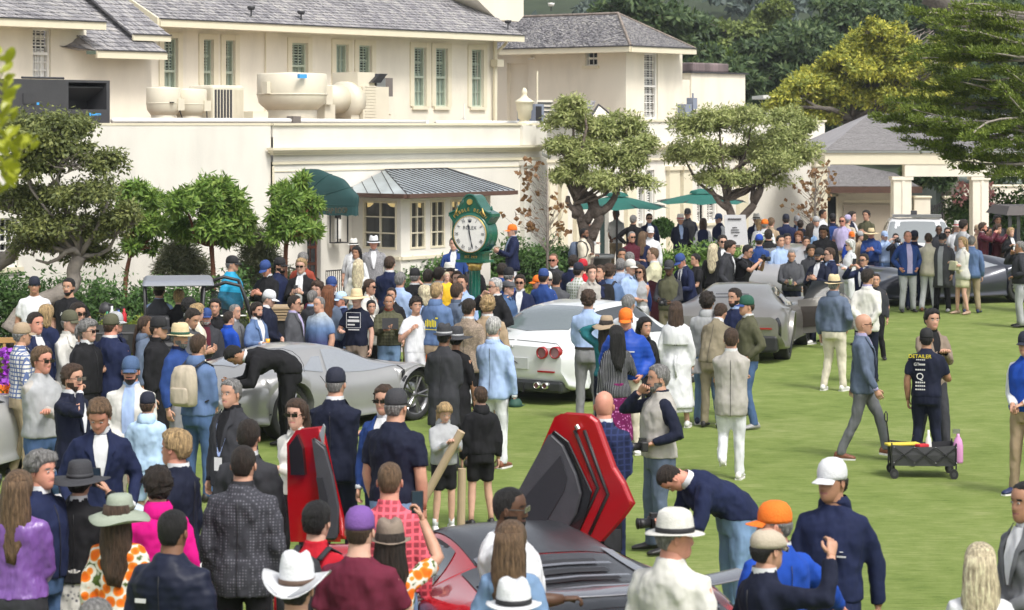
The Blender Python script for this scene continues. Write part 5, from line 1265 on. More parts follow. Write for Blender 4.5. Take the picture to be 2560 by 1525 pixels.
class Car:
 def __init__(s,name,label,loc,heading,K,mat,wheelr=.35,axles=(-1.4,1.4),track=.80,arch=.05,rim='spoke',cat='car',rimmat=None,wd=.26):
  s.K=K;s.mat=mat;s.root=empty(name,(loc[0],loc[1],0),heading,label,cat);s.wr=wheelr;s.ax=axles;s.R=wheelr+arch
  x0,x1=K['x'];xs=list(np.linspace(x0,x1,46))
  for a in axles:xs+=[a+s.R*math.cos(t)for t in np.linspace(0,math.pi,15)]+[a-s.R-.005,a+s.R+.005]
  xs=sorted(x for x in xs if x0<=x<=x1);s.x0,s.x1=x0,x1
  rows=[]
  TT=list(np.linspace(0,7,33))
  for x in xs:
   h=[s.S(x,t)for t in TT];rows.append([tuple(p)for p in h]+[(p[0],-p[1],p[2])for p in h[-2:0:-1]])
  mb=MB();mb.grid(rows,True);n=len(rows[0]);mb.f.append(tuple(reversed(range(n))));mb.mi.append(0);k=len(rows);mb.f.append(tuple(range((k-1)*n,k*n)));mb.mi.append(0)
  s.body=mb.build('body',mat,s.root,True)
  m_=s.body.modifiers.new('edge','EDGE_SPLIT');m_.split_angle=R(50)
  zs=K['sill'];mb=MB();mb.box(axles[0]-.1,axles[1]+.1,-track+.15,track-.15,zs+.02,zs+.18);mb.build('floor_pan',M_BLACK,s.root)
  for a in axles:
   for sd in(-1,1):
    mb=MB();rws=[[(a+s.R*1.01*math.cos(t),sd*y,wheelr+s.R*1.01*math.sin(t))for t in np.linspace(0,math.pi,14)]for y in(track-wd*.8,s.wmax(a)-.012)];mb.grid(rws);i0=len(mb.v);mb.add([(a+s.R*1.01*math.cos(t),sd*(track-wd*.8),wheelr+s.R*1.01*math.sin(t))for t in np.linspace(0,math.pi,14)],[tuple(range(14))]);mb.build('arch_liner',M_BLACK,s.root)
    s.wheel(a,sd,track,wd,rim,rimmat or mat_plain('dark_rim',(.06,.06,.065),.3,.8))
 def wmax(s,x):return smooth_keys(s.K['wm'],x)
 def S(s,x,t):
  K=s.K;zb=smooth_keys(K['zb'],x);zs=smooth_keys(K['zs'],x);ws=smooth_keys(K['ws'],x);wm=smooth_keys(K['wm'],x);zt=smooth_keys(K['zt'],x);wt=smooth_keys(K['wt'],x)
  z0=zb
  for a in s.ax:
   d=abs(x-a)
   if d<s.R:z0=max(z0,s.wr+math.sqrt(s.R**2-d*d))
  zs=max(zs,z0+.06);zt=max(zt,zs+.0)
  wb=wm*(.93 if z0<.3 else .995)
  C=[np.array(q,float)for q in((0,zb if z0==zb else z0),(wb,z0),(wm,z0+(zs-z0)*.22),(wm*.995,z0+(zs-z0)*.72),(ws,zs),(wt+(ws-wt)*.12,zt-.06*min(1,(zt-zs)/.2)-.01),(wt*.6,zt-.012),(0,zt))]
  p=crom(C,t);return np.array([x,p[0],p[1]])
 def N(s,x,t,e=.02):
  a=s.S(x+e,t)-s.S(x-e,t);b=s.S(x,min(7,t+e))-s.S(x,max(0,t-e));n=np.cross(a,b);n/=np.linalg.norm(n)+1e-9
  return n if n[1]>0 or abs(n[1])<.2 and n[2]>0 else-n
 def patch(s,name,mat,x0,x1,t0,t1,off=.006,side=1,nx=10,nt=6,parent=None,both=False):
  """surface patch; x0,x1 functions of v in 0..1 (along t) or numbers; t0,t1 functions of u in 0..1 (along x) or numbers"""
  f=lambda q:(q if callable(q)else(lambda _:q));x0,x1,t0,t1=f(x0),f(x1),f(t0),f(t1)
  for sd in((1,-1)if both else(side,)):
   rows=[]
   for i in range(nx+1):
    u=i/nx;row=[]
    for j in range(nt+1):
     v=j/nt;x=x0(v)+(x1(v)-x0(v))*u;t=t0(u)+(t1(u)-t0(u))*v;p=s.S(x,t)+s.N(x,t)*off;row.append((p[0],sd*p[1],p[2]))
    rows.append(row)
   mb=MB();mb.grid(rows);o=mb.build(name,mat,parent or s.root,True)
  return o
 def top(s,name,mat,x0,x1,t0=5.2,off=.006,parent=None,nx=10,xe=None):
  """patch across the whole width over the top from t0 on one side to t0 on the other"""
  f=lambda q:(q if callable(q)else(lambda _:q));x0,x1=f(x0),f(x1);rows=[]
  for i in range(nx+1):
   row=[]
   for j in range(21):
    q=-1+2*j/20;t=7-(7-t0)*abs(q);x=x0(abs(q))+(x1(abs(q))-x0(abs(q)))*i/nx;p=s.S(x,t)+s.N(x,t)*off;row.append((p[0],math.copysign(p[1],q if q else 1),p[2]))
   rows.append(row)
  mb=MB();mb.grid(rows);return mb.build(name,mat,parent or s.root,True)
 def line(s,name,pts,w=.008,mat=None,both=True,off=.004):
  for sd in((1,-1)if both else(1,)):
   P_=[]
   for x,t in pts:p=s.S(x,t)+s.N(x,t)*off;P_.append((p[0],sd*p[1],p[2]))
   MB().tube(P_,w,5).build(name,mat or M_BLACK,s.root,True)
 def wheel(s,a,sd,track,wd,rim,rimmat):
  e=empty('wheel',(a,sd*track,s.wr));e.parent=s.root;r=s.wr
  def yl(prof,n=32):
   V=[];
   for rr,y in prof:
    for j in range(n):t=2*math.pi*j/n;V.append((rr*math.cos(t),sd*y,rr*math.sin(t)))
   return V,[(i*n+j,i*n+(j+1)%n,(i+1)*n+(j+1)%n,(i+1)*n+j)for i in range(len(prof)-1)for j in range(n)]
  h=wd/2;V,Fc=yl([(r*.72,-h),(r*.97,-h),(r,-h*.85),(r,h*.85),(r*.97,h),(r*.76,h),(r*.74,h*.8)]);MB().add(V,Fc).build('tyre',M_RUBBER,e,True)
  V,Fc=yl([(r*.76,h*.98),(r*.73,h*.98),(r*.71,h*.3),(r*.71,-h),(0,-h)]);MB().add(V,Fc).build('rim',rimmat,e,True)
  V,Fc=yl([(r*.5,h*.25),(r*.48,h*.3),(r*.2,h*.3),(0,h*.3)],24);MB().add(V,Fc).build('brake_disc',M_METAL,e,True)
  ns=5 if rim=='spoke' else 10
  for k in range(ns):
   t=2*math.pi*k/ns;c,s_=math.cos(t),math.sin(t)
   for off_ in((-.16,.16)if rim=='spoke' else(0,)):
    t2=t+off_;mb=MB();p0=(r*.12*c,sd*h*.75,r*.12*s_);p1=(r*.73*math.cos(t2),sd*h*.9,r*.73*math.sin(t2));mb.tube([p0,p1],(.016 if rim=='spoke' else .012,.016),4);mb.build('spoke',rimmat,e)
  V,Fc=yl([(r*.15,h*.6),(r*.15,h*.85),(0,h*.88)],14);MB().add(V,Fc).build('hub',rimmat,e,True)
 def mirror(s,x,y,z,mat):
  for sd in(-1,1):
   o=MB().tube([(x,sd*(y-.14),z-.03),(x,sd*(y-.04),z)],.016,6).build('mirror',M_TRIMB,s.root);MB().lathe([(0,-.06),(.06,-.05),(.09,0),(.08,.05),(0,.06)],10,(x,sd*y,z),.6,1).build('mirror_shell',mat,o,True)
SIL=paint('satin_silver_paint',(.36,.36,.36),.30,.4,.6)
KA=dict(x=(-2.35,2.5),sill=.16,zb=[(-2.35,.42),(-2.0,.25),(-1,.17),(1.5,.17),(2.3,.25),(2.5,.34)],zs=[(-2.35,.62),(-1.9,.82),(-1.35,.90),(-.4,.78),(.4,.74),(1.33,.80),(2.1,.64),(2.5,.46)],ws=[(-2.35,.5),(-1.9,.74),(-1.35,.86),(-.4,.80),(.5,.80),(1.33,.86),(2.0,.74),(2.5,.4)],wm=[(-2.35,.6),(-2.0,.84),(-1.35,.98),(-.4,.90),(.5,.90),(1.33,.98),(2.1,.84),(2.5,.5)],zt=[(-2.35,.66),(-1.8,.93),(-1.1,1.10),(-.4,1.17),(.1,1.13),(.8,.92),(1.25,.80),(1.9,.72),(2.3,.60),(2.5,.50)],wt=[(-2.35,.4),(-1.8,.40),(-1.0,.46),(-.2,.50),(.3,.52),(.9,.60),(1.3,.70),(2.0,.60),(2.5,.3)])
CA=Car('concept_coupe','matte silver teardrop concept coupe with smooth flanks and big dark wheels',(-2.80,32.68),R(53.2),KA,SIL,.365,(-1.33,1.33),.82,.035,rimmat=mat_plain('two_tone_rim',(.22,.22,.23),.3,.7))
CA.root.scale=(.97,.93,.98)
CA.patch('side_window',M_CGL2,lambda v:-.42+.12*v,lambda v:1.12-.75*v,4.12,5.0,both=True,nx=14)
CA.patch('quarter_window',M_CGL2,lambda v:-.98+.42*v,lambda v:-.50+.10*v,4.12,4.72,both=True)
CA.top('windscreen',M_CGL2,lambda q:.22+.0*q,lambda q:1.12-.1*q,5.15);CA.top('rear_window',M_CGL2,-1.7,-1.15,6)
CA.line('shut_line',[(1.02,t)for t in np.linspace(2.0,4.1,12)],.007);CA.line('shut_line',[(-.55+.1*math.sin(t),t)for t in np.linspace(1.3,3.9,10)],.004)
CA.patch('side_vent',M_TRIMB,lambda v:.98-.0*v,lambda v:1.04,1.5,3.0,both=True,nx=3);CA.patch('sill_blade',M_TRIMB,-.9,.95,1.02,1.25,both=True,off=.012)
CA.line('arch_lip',[(-1.33+.42*math.cos(t),1.05)for t in np.linspace(.1,3.04,3)],.002)
PEARL=paint('pearl_white_paint',(.70,.72,.72),.3,.1,.8)
KB=dict(x=(-2.45,2.45),sill=.18,zb=[(-2.45,.42),(-2.3,.24),(-1,.18),(1.5,.18),(2.3,.24),(2.45,.4)],zs=[(-2.45,.84),(-2.2,.93),(-1.5,.95),(-.5,.86),(.6,.84),(1.5,.84),(2.2,.66),(2.45,.5)],ws=[(-2.45,.68),(-2.2,.80),(-1.5,.86),(-.5,.82),(.6,.82),(1.5,.84),(2.2,.7),(2.45,.5)],wm=[(-2.45,.82),(-2.2,.93),(-1.5,.98),(-.5,.93),(.6,.93),(1.5,.97),(2.2,.85),(2.45,.6)],zt=[(-2.45,.86),(-2.3,.96),(-1.9,1.08),(-1.3,1.30),(-.5,1.38),(.1,1.36),(.7,1.12),(1.05,.96),(1.9,.84),(2.3,.70),(2.45,.56)],wt=[(-2.45,.62),(-2.1,.62),(-1.3,.56),(-.4,.58),(.2,.58),(.9,.66),(1.4,.74),(2.1,.6),(2.45,.4)])
CB=Car('white_coupe','pearl white grand touring coupe showing round red tail lamps',(1.30,37.3),R(58.2),KB,PEARL,.36,(-1.5,1.48),.83,.04,rim='multi',rimmat=mat_plain('silver_rim',(.45,.45,.46),.3,.9))
CB.top('rear_window',mat_plain('pale_reflecting_glass',(.16,.19,.20),.10,.1,.8,coat=.5),lambda q:-2.06+.22*q,lambda q:-1.02+.05*q,5.15);CB.top('windscreen',M_CGL,lambda q:.12,lambda q:.98-.1*q,5.15)
CB.patch('side_window',M_CGL,lambda v:-1.6+.5*v,lambda v:.85-.55*v,4.12,5.0,both=True,nx=14)
def rear_disc(C,y,z,r,mat,name,d=.03,x=None,parent=None,n=20):
 x=C.x0 if x is None else x
 e=MB();V=[];
 for rr,dx in((r,.04),(r,-d),(r*.82,-d-.006),(r*.8,-d+.012)):V+=[(x+dx,y+rr*math.cos(2*math.pi*j/n),z+rr*math.sin(2*math.pi*j/n))for j in range(n)]
 e.add(V,[(i*n+j,i*n+(j+1)%n,(i+1)*n+(j+1)%n,(i+1)*n+j)for i in range(3)for j in range(n)]);o=e.build(name,mat,parent or C.root,True)
 c=MB().add([(x-d+.010,y+r*.8*math.cos(2*math.pi*j/n),z+r*.8*math.sin(2*math.pi*j/n))for j in range(n)],[tuple(range(n))]);c.build('lens',mat_plain('lamp_core',(.24,.12,.12),.1,.3),o);return o
for sd in(-1,1):
 rear_disc(CB,sd*.73,.78,.088,M_LR,'tail_lamp',.05,CB.x0+.02);rear_disc(CB,sd*.52,.77,.088,M_LR,'tail_lamp',.045,CB.x0-.005)
 for k in(.46,.60):rear_disc(CB,sd*(k),.30,.048,M_CHROME,'exhaust_pipe',.10,CB.x0+.0)
 MB().box(CB.x0-.03,CB.x0+.02,sd*.58-.14,sd*.58+.14,.485,.51).build('reflector',M_LR,CB.root)
o=MB().box(CB.x0-.02,CB.x0+.3,-.84,.84,.19,.36).build('diffuser',mat_plain('satin_black',(.03,.032,.035),.4),CB.root);bevel(o,.04)
for y in(-.2,0,.2):MB().box(CB.x0-.05,CB.x0+.1,y-.01,y+.01,.18,.32).build('diffuser_fin',M_BLACK,CB.root)
pl=MB().box(CB.x0-.022,CB.x0+.02,-.27,.27,.52,.68).build('number_plate',mat_plain('plate_grey',(.45,.47,.46),.4),CB.root)
for y0 in(.0,):MB().tube([(CB.x0-.026,.08,.62),(CB.x0-.026,-.02,.64),(CB.x0-.026,-.1,.60)],.008,4).build('script',M_DARK,pl)
CB.line('shut_line',[(-2.36,.1+t)for t in np.linspace(3.3,6.8,8)],.004);
CB.line('shut_line',[(-.55,t)for t in np.linspace(1.3,4.0,10)],.004);CB.line('shut_line',[(.8,t)for t in np.linspace(1.3,4.0,10)],.004);CB.mirror(.6,1.02,.98,PEARL)
MB().lathe([(0,-.004),(.03,0),(.0,.006)],12,(0,0,0)).build('tail_badge',M_CHROME,CB.root,True,(CB.x0-.01,0,.84))
BRZ=paint('bronze_satin_paint',(.25,.24,.225),.32,.55,.6)
KC=dict(x=(-2.4,2.4),sill=.2,zb=[(-2.4,.45),(-2.2,.26),(-1,.2),(1.5,.2),(2.2,.26),(2.4,.4)],zs=[(-2.4,.80),(-2.1,.90),(-1.4,.93),(-.4,.80),(.5,.76),(1.4,.80),(2.1,.66),(2.4,.5)],ws=[(-2.4,.80),(-2.1,.90),(-1.4,.92),(-.4,.82),(.5,.82),(1.4,.88),(2.1,.8),(2.4,.5)],wm=[(-2.4,.90),(-2.1,1.0),(-1.4,1.02),(-.4,.92),(.5,.92),(1.4,1.0),(2.1,.9),(2.4,.6)],zt=[(-2.4,.82),(-2.2,.95),(-1.6,1.12),(-.9,1.24),(-.2,1.26),(.3,1.18),(.9,.94),(1.3,.82),(2.1,.70),(2.4,.54)],wt=[(-2.4,.66),(-2.0,.58),(-1.2,.52),(-.3,.52),(.3,.54),(.9,.62),(1.4,.7),(2.1,.6),(2.4,.4)])
CC=Car('bronze_concept','satin bronze concept car from behind with both doors swung open',(4.2,43.4),R(76.7),KC,BRZ,.40,(-1.4,1.45),.86,.035)
CC.top('windscreen',M_CGL,lambda q:.2,lambda q:.95,5.15);CC.patch('side_window',M_CGL,lambda v:-1.1+.5*v,lambda v:.85-.6*v,4.15,4.95,both=True,nx=12)
CC.patch('rear_blade',M_TRIMB,-2.38,-2.30,2.0,3.6,both=True,nx=2,off=.012)
MB().box(CC.x0-.03,CC.x0+.03,-.80,.80,.60,.625).build('light_bar',M_LR,CC.root);o=MB().box(CC.x0-.02,CC.x0+.3,-.90,.90,.2,.5).build('diffuser',M_BLACK,CC.root);bevel(o,.05)
for i,x in enumerate((-1.75,-1.55)):CC.top('vent_slot',M_TRIMB,x,x+.035,6.1,off=.008,nx=2)
def swing_door(C,sd,name_mat,ang,x=.95,L=1.15,tall=.62):
 e=empty('door',(x,sd*.92,.28));e.parent=C.root;e.rotation_euler=(0,R(-6),sd*-R(ang)if False else sd*R(-ang)+math.pi)
 mb=MB();pr=[(0,0),(L,.02),(L*1.0,tall*.75),(L*.85,tall),(.05,tall*.9)]
 A=[(a,sd*-.05,b)for a,b in pr];B=[(a,sd*.05,b)for a,b in pr];n=len(pr);mb.add(A+B,[tuple(range(n)),tuple(range(2*n-1,n-1,-1))]+[(i,(i+1)%n,n+(i+1)%n,n+i)for i in range(n)]);o=mb.build('skin',name_mat,e);bevel(o,.03)
 pr=[(.08,.08),(L*.92,.1),(L*.92,tall*.7),(.08,tall*.75)];mb=MB()
 for y in(sd*-.058,sd*.058):mb.add([(a,y,b)for a,b in pr],[(0,1,2,3)])
 mb.build('trim_panel',mat_plain('dark_door_trim',(.05,.04,.035),.4),e)
 mb=MB();mb.add([(a,0,b)for a,b in((.08,tall*.9),(L*.85,tall),(L*.7,tall+.26),(.35,tall+.30))],[(0,1,2,3)]);mb.build('window',M_CGL,e)
swing_door(CC,-1,BRZ,62);swing_door(CC,1,BRZ,62)
mr=empty('rear_clamshell',(4.2-1.75,43.4-.2,0),R(20),'black and dark red raised body panel beside the bronze concept','car panel')
MB().add([(-.55,0,.5),(-.2,-.1,1.18),(.0,-.1,1.30),(.22,-.05,1.22),(.25,0,.45),(-.1,0,.35)]+[(-.55,.12,.5),(-.2,.05,1.18),(.0,.05,1.28),(.22,.1,1.22),(.25,.12,.45),(-.1,.12,.35)],[(0,1,2,3,4,5),(11,10,9,8,7,6)]+[(i,(i+1)%6,6+(i+1)%6,6+i)for i in range(6)]).build('panel',mat_plain('dark_cherry_gloss',(.035,.008,.012),.12,coat=.8),mr)
KD=dict(x=(-2.5,2.5),sill=.2,zb=[(-2.5,.5),(-2.3,.28),(-1,.22),(1.5,.22),(2.3,.28),(2.5,.45)],zs=[(-2.5,.88),(-2.2,1.0),(-1.4,1.02),(0,.96),(1.4,.95),(2.2,.85),(2.5,.6)],ws=[(-2.5,.78),(-2.2,.88),(0,.88),(1.5,.88),(2.2,.8),(2.5,.6)],wm=[(-2.5,.86),(-2.2,.98),(0,.97),(1.5,.98),(2.2,.9),(2.5,.7)],zt=[(-2.5,.92),(-2.3,1.08),(-1.9,1.25),(-1.2,1.44),(-.3,1.5),(.3,1.44),(.9,1.15),(1.3,1.02),(2.1,.92),(2.5,.64)],wt=[(-2.5,.65),(-1.9,.6),(-1,.58),(.2,.58),(.9,.66),(1.4,.74),(2.2,.65),(2.5,.5)])
CD=Car('grey_saloon','large pale grey saloon behind the bearded photographers',(6.1,52.6),R(66),KD,paint('pale_grey_paint',(.38,.375,.38),.3,.3,.8),.38,(-1.5,1.5),.85,.04)
CD.top('rear_window',M_CGL2,lambda q:-2.15+.2*q,-1.25,5.2);CD.top('windscreen',M_CGL,.3,.98,5.2);CD.patch('side_window',M_CGL,lambda v:-1.6+.5*v,lambda v:.95-.6*v,4.15,4.95,both=True,nx=12)
MB().box(CD.x0-.02,CD.x0+.03,-.80,.80,.50,.52).build('light_bar',M_LR,CD.root);o=MB().box(CD.x0-.01,CD.x0+.3,-.88,.88,.22,.46).build('diffuser',M_BLACK,CD.root);bevel(o,.05);CD.mirror(.7,1.05,1.08,M_TRIMB)
KE=dict(x=(-2.3,2.4),sill=.15,zb=[(-2.3,.45),(-2.1,.22),(-1,.15),(1.5,.15),(2.2,.2),(2.4,.32)],zs=[(-2.3,.78),(-1.4,.90),(-.4,.74),(.4,.68),(1.4,.80),(2.1,.58),(2.4,.42)],ws=[(-2.3,.7),(-1.4,.9),(-.3,.78),(.5,.78),(1.4,.9),(2.1,.8),(2.4,.55)],wm=[(-2.3,.85),(-1.4,1.02),(-.3,.92),(.5,.92),(1.4,1.0),(2.1,.92),(2.4,.7)],zt=[(-2.3,.8),(-1.8,.92),(-1.0,1.08),(-.3,1.16),(.2,1.08),(.8,.82),(1.2,.68),(1.6,.66),(2.1,.58),(2.4,.44)],wt=[(-2.3,.5),(-1.4,.45),(-.3,.46),(.4,.5),(1.0,.55),(1.6,.5),(2.1,.5),(2.4,.4)])
NAV=paint('midnight_paint',(.030,.034,.050),.28,.4,.8)
CE=Car('dark_hypercar','midnight grey hypercar parked behind the group in beige and cardigan',(10.0,55.4),R(203),KE,NAV,.37,(-1.4,1.45),.88,.03)
CE.top('windscreen',M_CGL2,.0,lambda q:1.05-.1*q,5.0);CE.patch('side_window',M_CGL2,lambda v:-.9+.5*v,lambda v:.85-.6*v,4.15,4.95,both=True,nx=12);CE.patch('sill_blade',M_TRIMB,-.9,.95,1.02,1.6,both=True,off=.012);CE.mirror(.6,1.08,.9,NAV)
MB().box(CE.x1-.25,CE.x1+.04,-.8,.8,.16,.36).build('splitter',M_BLACK,CE.root)
RED=paint('gloss_red_paint',(.38,.003,.008),.18,.15,1.0)
KG=dict(x=(-2.4,2.4),sill=.15,zb=[(-2.4,.5),(-2.2,.28),(-1,.16),(1.5,.16),(2.2,.2),(2.4,.32)],zs=[(-2.4,.86),(-2.0,.92),(-1.4,.92),(-.5,.80),(.4,.68),(1.4,.76),(2.1,.56),(2.4,.42)],ws=[(-2.4,.82),(-1.4,.94),(-.4,.84),(.5,.8),(1.4,.9),(2.1,.8),(2.4,.6)],wm=[(-2.4,.94),(-1.4,1.03),(-.3,.95),(.5,.93),(1.4,1.0),(2.1,.94),(2.4,.7)],zt=[(-2.4,.88),(-2.0,.96),(-1.5,1.0),(-.9,1.10),(-.3,1.16),(.1,1.13),(.8,.86),(1.2,.74),(2.0,.60),(2.4,.44)],wt=[(-2.4,.75),(-1.8,.66),(-1.2,.55),(-.3,.48),(.2,.5),(.9,.58),(1.4,.66),(2.1,.6),(2.4,.5)])
GX,GY,GH=-.09,17.8,R(110.4)
CG=Car('red_supercar','glossy red supercar with black engine deck and both doors raised',(GX,GY),GH,KG,RED,.36,(-1.38,1.38),.86,.03,rim='multi')
CARB=mat_noise('black_deck',(.03,.031,.036),.3,14,.22,.05)
CG.top('roof_panel',CARB,-1.0,.15,5.1);CG.top('windscreen',M_CGL,.18,lambda q:1.02,5.15);CG.top('engine_cover',CARB,-2.2,-1.03,4.75,off=.008);CG.top('tail_panel',CARB,-2.38,-2.21,4.2,off=.008,nx=3)
DKG=mat_plain('deck_grey',(.16,.165,.19),.25,.3,.6,coat=.6)
for sd in(1,-1):CG.patch('deck_blade',DKG,-2.3,-.9,5.15,5.55,off=.016,side=sd)
for i in range(5):CG.top('louvre',M_BLACK,-1.98+i*.18,-1.90+i*.18,6.2,off=.02,nx=2)
for i in range(3):CG.top('louvre_blade',DKG,-1.86+i*.27,-1.82+i*.27,6.0,off=.035,nx=2)
CG.patch('side_window',M_CGL,lambda v:-1.0+.4*v,lambda v:-.1-.2*v,4.15,4.95,both=True,nx=10)
CG.patch('door_opening',mat_plain('cabin_dark',(.02,.018,.02),.6),lambda v:-.55+.1*v,lambda v:.85-.35*v,1.3,4.95,both=True,nx=12,off=.008)  # dark patch over the closed shell, painting in the shaded cabin
for k in range(4):CG.patch('fender_louvre',M_BLACK,-1.18+k*.1,-1.14+k*.1,3.5,4.0,both=True,nx=1,off=.01)
for sd in(-1,1):
 MB().hexa([(-2.2,sd*.5,.9),(-2.1,sd*.5,.9),(-2.1,sd*.52,.9),(-2.2,sd*.52,.9)],[(-2.36,sd*.5,1.05),(-2.2,sd*.5,1.05),(-2.2,sd*.52,1.05),(-2.36,sd*.52,1.05)]).build('wing_strut',M_BLACK,CG.root)
rows=[[(-2.45+.3*math.cos(a)*.5+.15+.08*(abs(y)/.9)**2,y,1.06+.018*math.sin(a)+.04*(abs(y)/.9)**3)for a in np.linspace(0,2*math.pi,14,endpoint=False)]for y in np.linspace(-.92,.92,15)]
MB().grid([list(map(tuple,r_))for r_ in rows],True).build('rear_wing',DKG,CG.root,True)
for sd in(-1,1):CG.patch('tail_lamp',M_LR,-2.41,-2.36,3.6,4.2,side=sd,nx=2,off=.01)
CG.line('shut_line',[(-.62,t)for t in np.linspace(1.3,4.0,10)],.006)
def raised_door(uv_outer,uv_inner,uv_core,Y0,wdir,label_l=None,thick=.12,flip=1):
 """door standing up on its hinge. outlines given on its own vertical plane through the hinge, direction wdir"""
 w_=np.array(wdir,float);w_/=np.linalg.norm(w_);nrm=np.array([-w_[1],w_[0]]);nrm=nrm if nrm[1]>0 else-nrm
 hx=(uv_outer[-1][0]-1280)/F*Y0;H0=np.array([hx,Y0])
 def on(u,v,d=0):
  k=(u-1280)/F;a=(k*H0[1]-H0[0])/(w_[0]-k*w_[1]);q=H0+w_*a;z=HC-(v-VH)*q[1]/F;q=q+nrm*d;return(q[0],q[1],z)
 e=empty('door',(0,0,0));e.parent=CG.root
 def slab(pts,d0,d1,name,mat,par,bev=0):
  A=[on(u,v,d0)for u,v in pts];B=[on(u,v,d1)for u,v in pts];n=len(pts);mb=MB().add(A+B,[tuple(range(n)),tuple(range(2*n-1,n-1,-1))]+[(i,(i+1)%n,n+(i+1)%n,n+i)for i in range(n)])
  o=mb.build(name,mat,None);keep(o,par);
  if bev:bevel(o,bev,3)
  return o
 e.matrix_parent_inverse=Matrix.Identity(4)
 slab(uv_outer,0,thick,'skin',RED,e,.03);slab(uv_inner,-.03,-.001,'seal',M_TRIMB,e,.01)
 slab(uv_core,-.075,-.031,'trim_panel',mat_noise('door_trim_charcoal',(.055,.055,.065),.15,9,.45,.1),e,.02)
 return e,on,slab
e,on,slab=raised_door([(1393,1050),(1405,1044),(1462,1048),(1478,1060),(1520,1175),(1545,1215),(1565,1262),(1545,1290),(1492,1350),(1330,1338),(1312,1232),(1345,1160)],[(1388,1080),(1420,1105),(1455,1180),(1478,1230),(1462,1290),(1440,1345),(1325,1336),(1308,1235)],[(1383,1092),(1408,1115),(1440,1185),(1452,1232),(1440,1280),(1405,1338),(1325,1334),(1304,1238)],18.9,(.92,-.40))
slab([(1412,1135),(1428,1190),(1420,1225),(1376,1300),(1340,1322),(1316,1300),(1314,1250)],-.09,-.076,'door_pocket',mat_plain('pocket_black',(.03,.03,.037),.35),e)
for a_,b_ in(((1462,1075),(1505,1195)),((1438,1075),(1480,1180))):
 P_=[on(a_[0],a_[1],-.01),on(b_[0],b_[1],-.01),on(b_[0]+16,b_[1]+40,-.01),on(b_[0]-30,b_[1]+140,-.01)];keep(MB().tube(P_,.014,6).build('rubber_seal',M_BLACK,None,True),e)
keep(MB().tube([on(1444,1062,-.03),on(1450,1072,-.03)],.02,8).build('latch',M_CHROME,None),e)
e2,on,slab=raised_door([(726,1112),(745,1085),(788,1080),(795,1110),(812,1190),(838,1300),(842,1345),(735,1345),(728,1250)],[(790,1100),(812,1115),(830,1180),(845,1260),(846,1330),(838,1345),(815,1345)],[(796,1108),(812,1122),(832,1190),(846,1265),(842,1335),(822,1335),(806,1180)],18.4,(.96,-.28))
slab([(728,1112),(748,1085),(762,1120),(768,1185),(733,1185)],-.05,-.001,'window',M_TRIMB,e2);slab([(800,1190),(815,1190),(830,1245),(822,1262),(812,1255)],-.085,-.076,'speaker_grille',mat_plain('pocket_black',(.03,.03,.037),.35),e2)
slab([(792,1100),(808,1060),(812,1068),(806,1120)],.0,.02,'door_glass',M_CGL2,e2)
KH=dict(KA)
CH=Car('silver_coupe','silver coupe cut off at the edge behind the man in the grey gilet',(-6.9,27.3),R(75),KB,paint('silver_car_paint',(.50,.51,.52),.3,.3,.8),.36,(-1.5,1.48),.83,.04,rim='multi')
CH.top('rear_window',M_CGL,lambda q:-2.06+.22*q,-1.02,5.15);CH.patch('side_window',M_CGL,lambda v:-1.6+.5*v,lambda v:.85-.55*v,4.12,5.0,both=True,nx=14)
CI=Car('white_sports_car','white sports car nose between the photographers and the dark blue suit',(-5.0,20.4),R(12),KE,paint('bright_white_paint',(.74,.74,.74),.25,0,1.0),.36,(-1.4,1.45),.86,.03)
CI.top('windscreen',M_CGL,.0,lambda q:1.05,5.15);CI.patch('side_window',M_CGL,lambda v:-.9+.5*v,lambda v:.85-.6*v,4.15,4.95,both=True,nx=12);CI.mirror(.6,1.08,.9,M_TRIMB)
MB().box(CI.x1-.2,CI.x1+.03,-.8,.8,.16,.33).build('splitter',M_BLACK,CI.root)
KP=dict(x=(-2.6,2.6),sill=.45,zb=[(-2.6,.5),(2.6,.5)],zs=[(-2.6,1.1),(1.2,1.12),(2.2,1.08),(2.6,.95)],ws=[(-2.6,.9),(2.2,.9),(2.6,.8)],wm=[(-2.6,.98),(2.2,.98),(2.6,.88)],zt=[(-2.6,1.15),(-1.5,1.2),(-1.3,1.75),(-.6,1.86),(.3,1.82),(.9,1.45),(1.3,1.18),(2.3,1.1),(2.6,.98)],wt=[(-2.6,.8),(-1.2,.68),(.3,.68),(.9,.78),(2.4,.8),(2.6,.7)])
x,y=(2312-1280)/F*60.5,60.5
CP=Car('white_truck','white pickup facing the lawn with a light bar on its roof',(x,y+1.2),R(-97),KP,paint('bright_white_paint',(.74,.74,.74),.25,0,1.0),.38,(-1.6,1.7),.85,.06,cat='truck');CP.root.scale=(1,1,.90)
CP.top('windscreen',mat_plain('pale_screen',(.24,.26,.265),.12,.1,.8,coat=.5),.38,lambda q:1.2,5.1);CP.patch('side_window',M_CGL,lambda v:-1.2+.3*v,lambda v:1.1-.7*v,4.15,4.9,both=True,nx=10);CP.mirror(1.0,1.22,1.25,WHITEP)
MB().box(-.2,.2,-.62,.62,1.90,1.97).build('light_bar',M_METAL,CP.root);MB().box(-.1,.1,-.15,.0,1.97,2.08).build('beacon',M_DARK,CP.root)
for sd in(-1,1):MB().box(2.35,2.61,sd*.72-.12,sd*.72+.12,.85,1.0).build('headlamp',M_CGL2,CP.root)
MB().box(2.58,2.63,-.5,.5,.62,.9).build('grille',M_BLACK,CP.root)
ux,uy=(440-1280)/F*36.5,36.5
UT_=empty('utility_cart',(ux,uy,0),R(8),'black utility cart with grey roof and roll cage carrying tools','utility cart')
UT_.scale=(.94,.94,.90);MROOF=mat_plain('cart_roof_grey',(.20,.215,.25),.4)
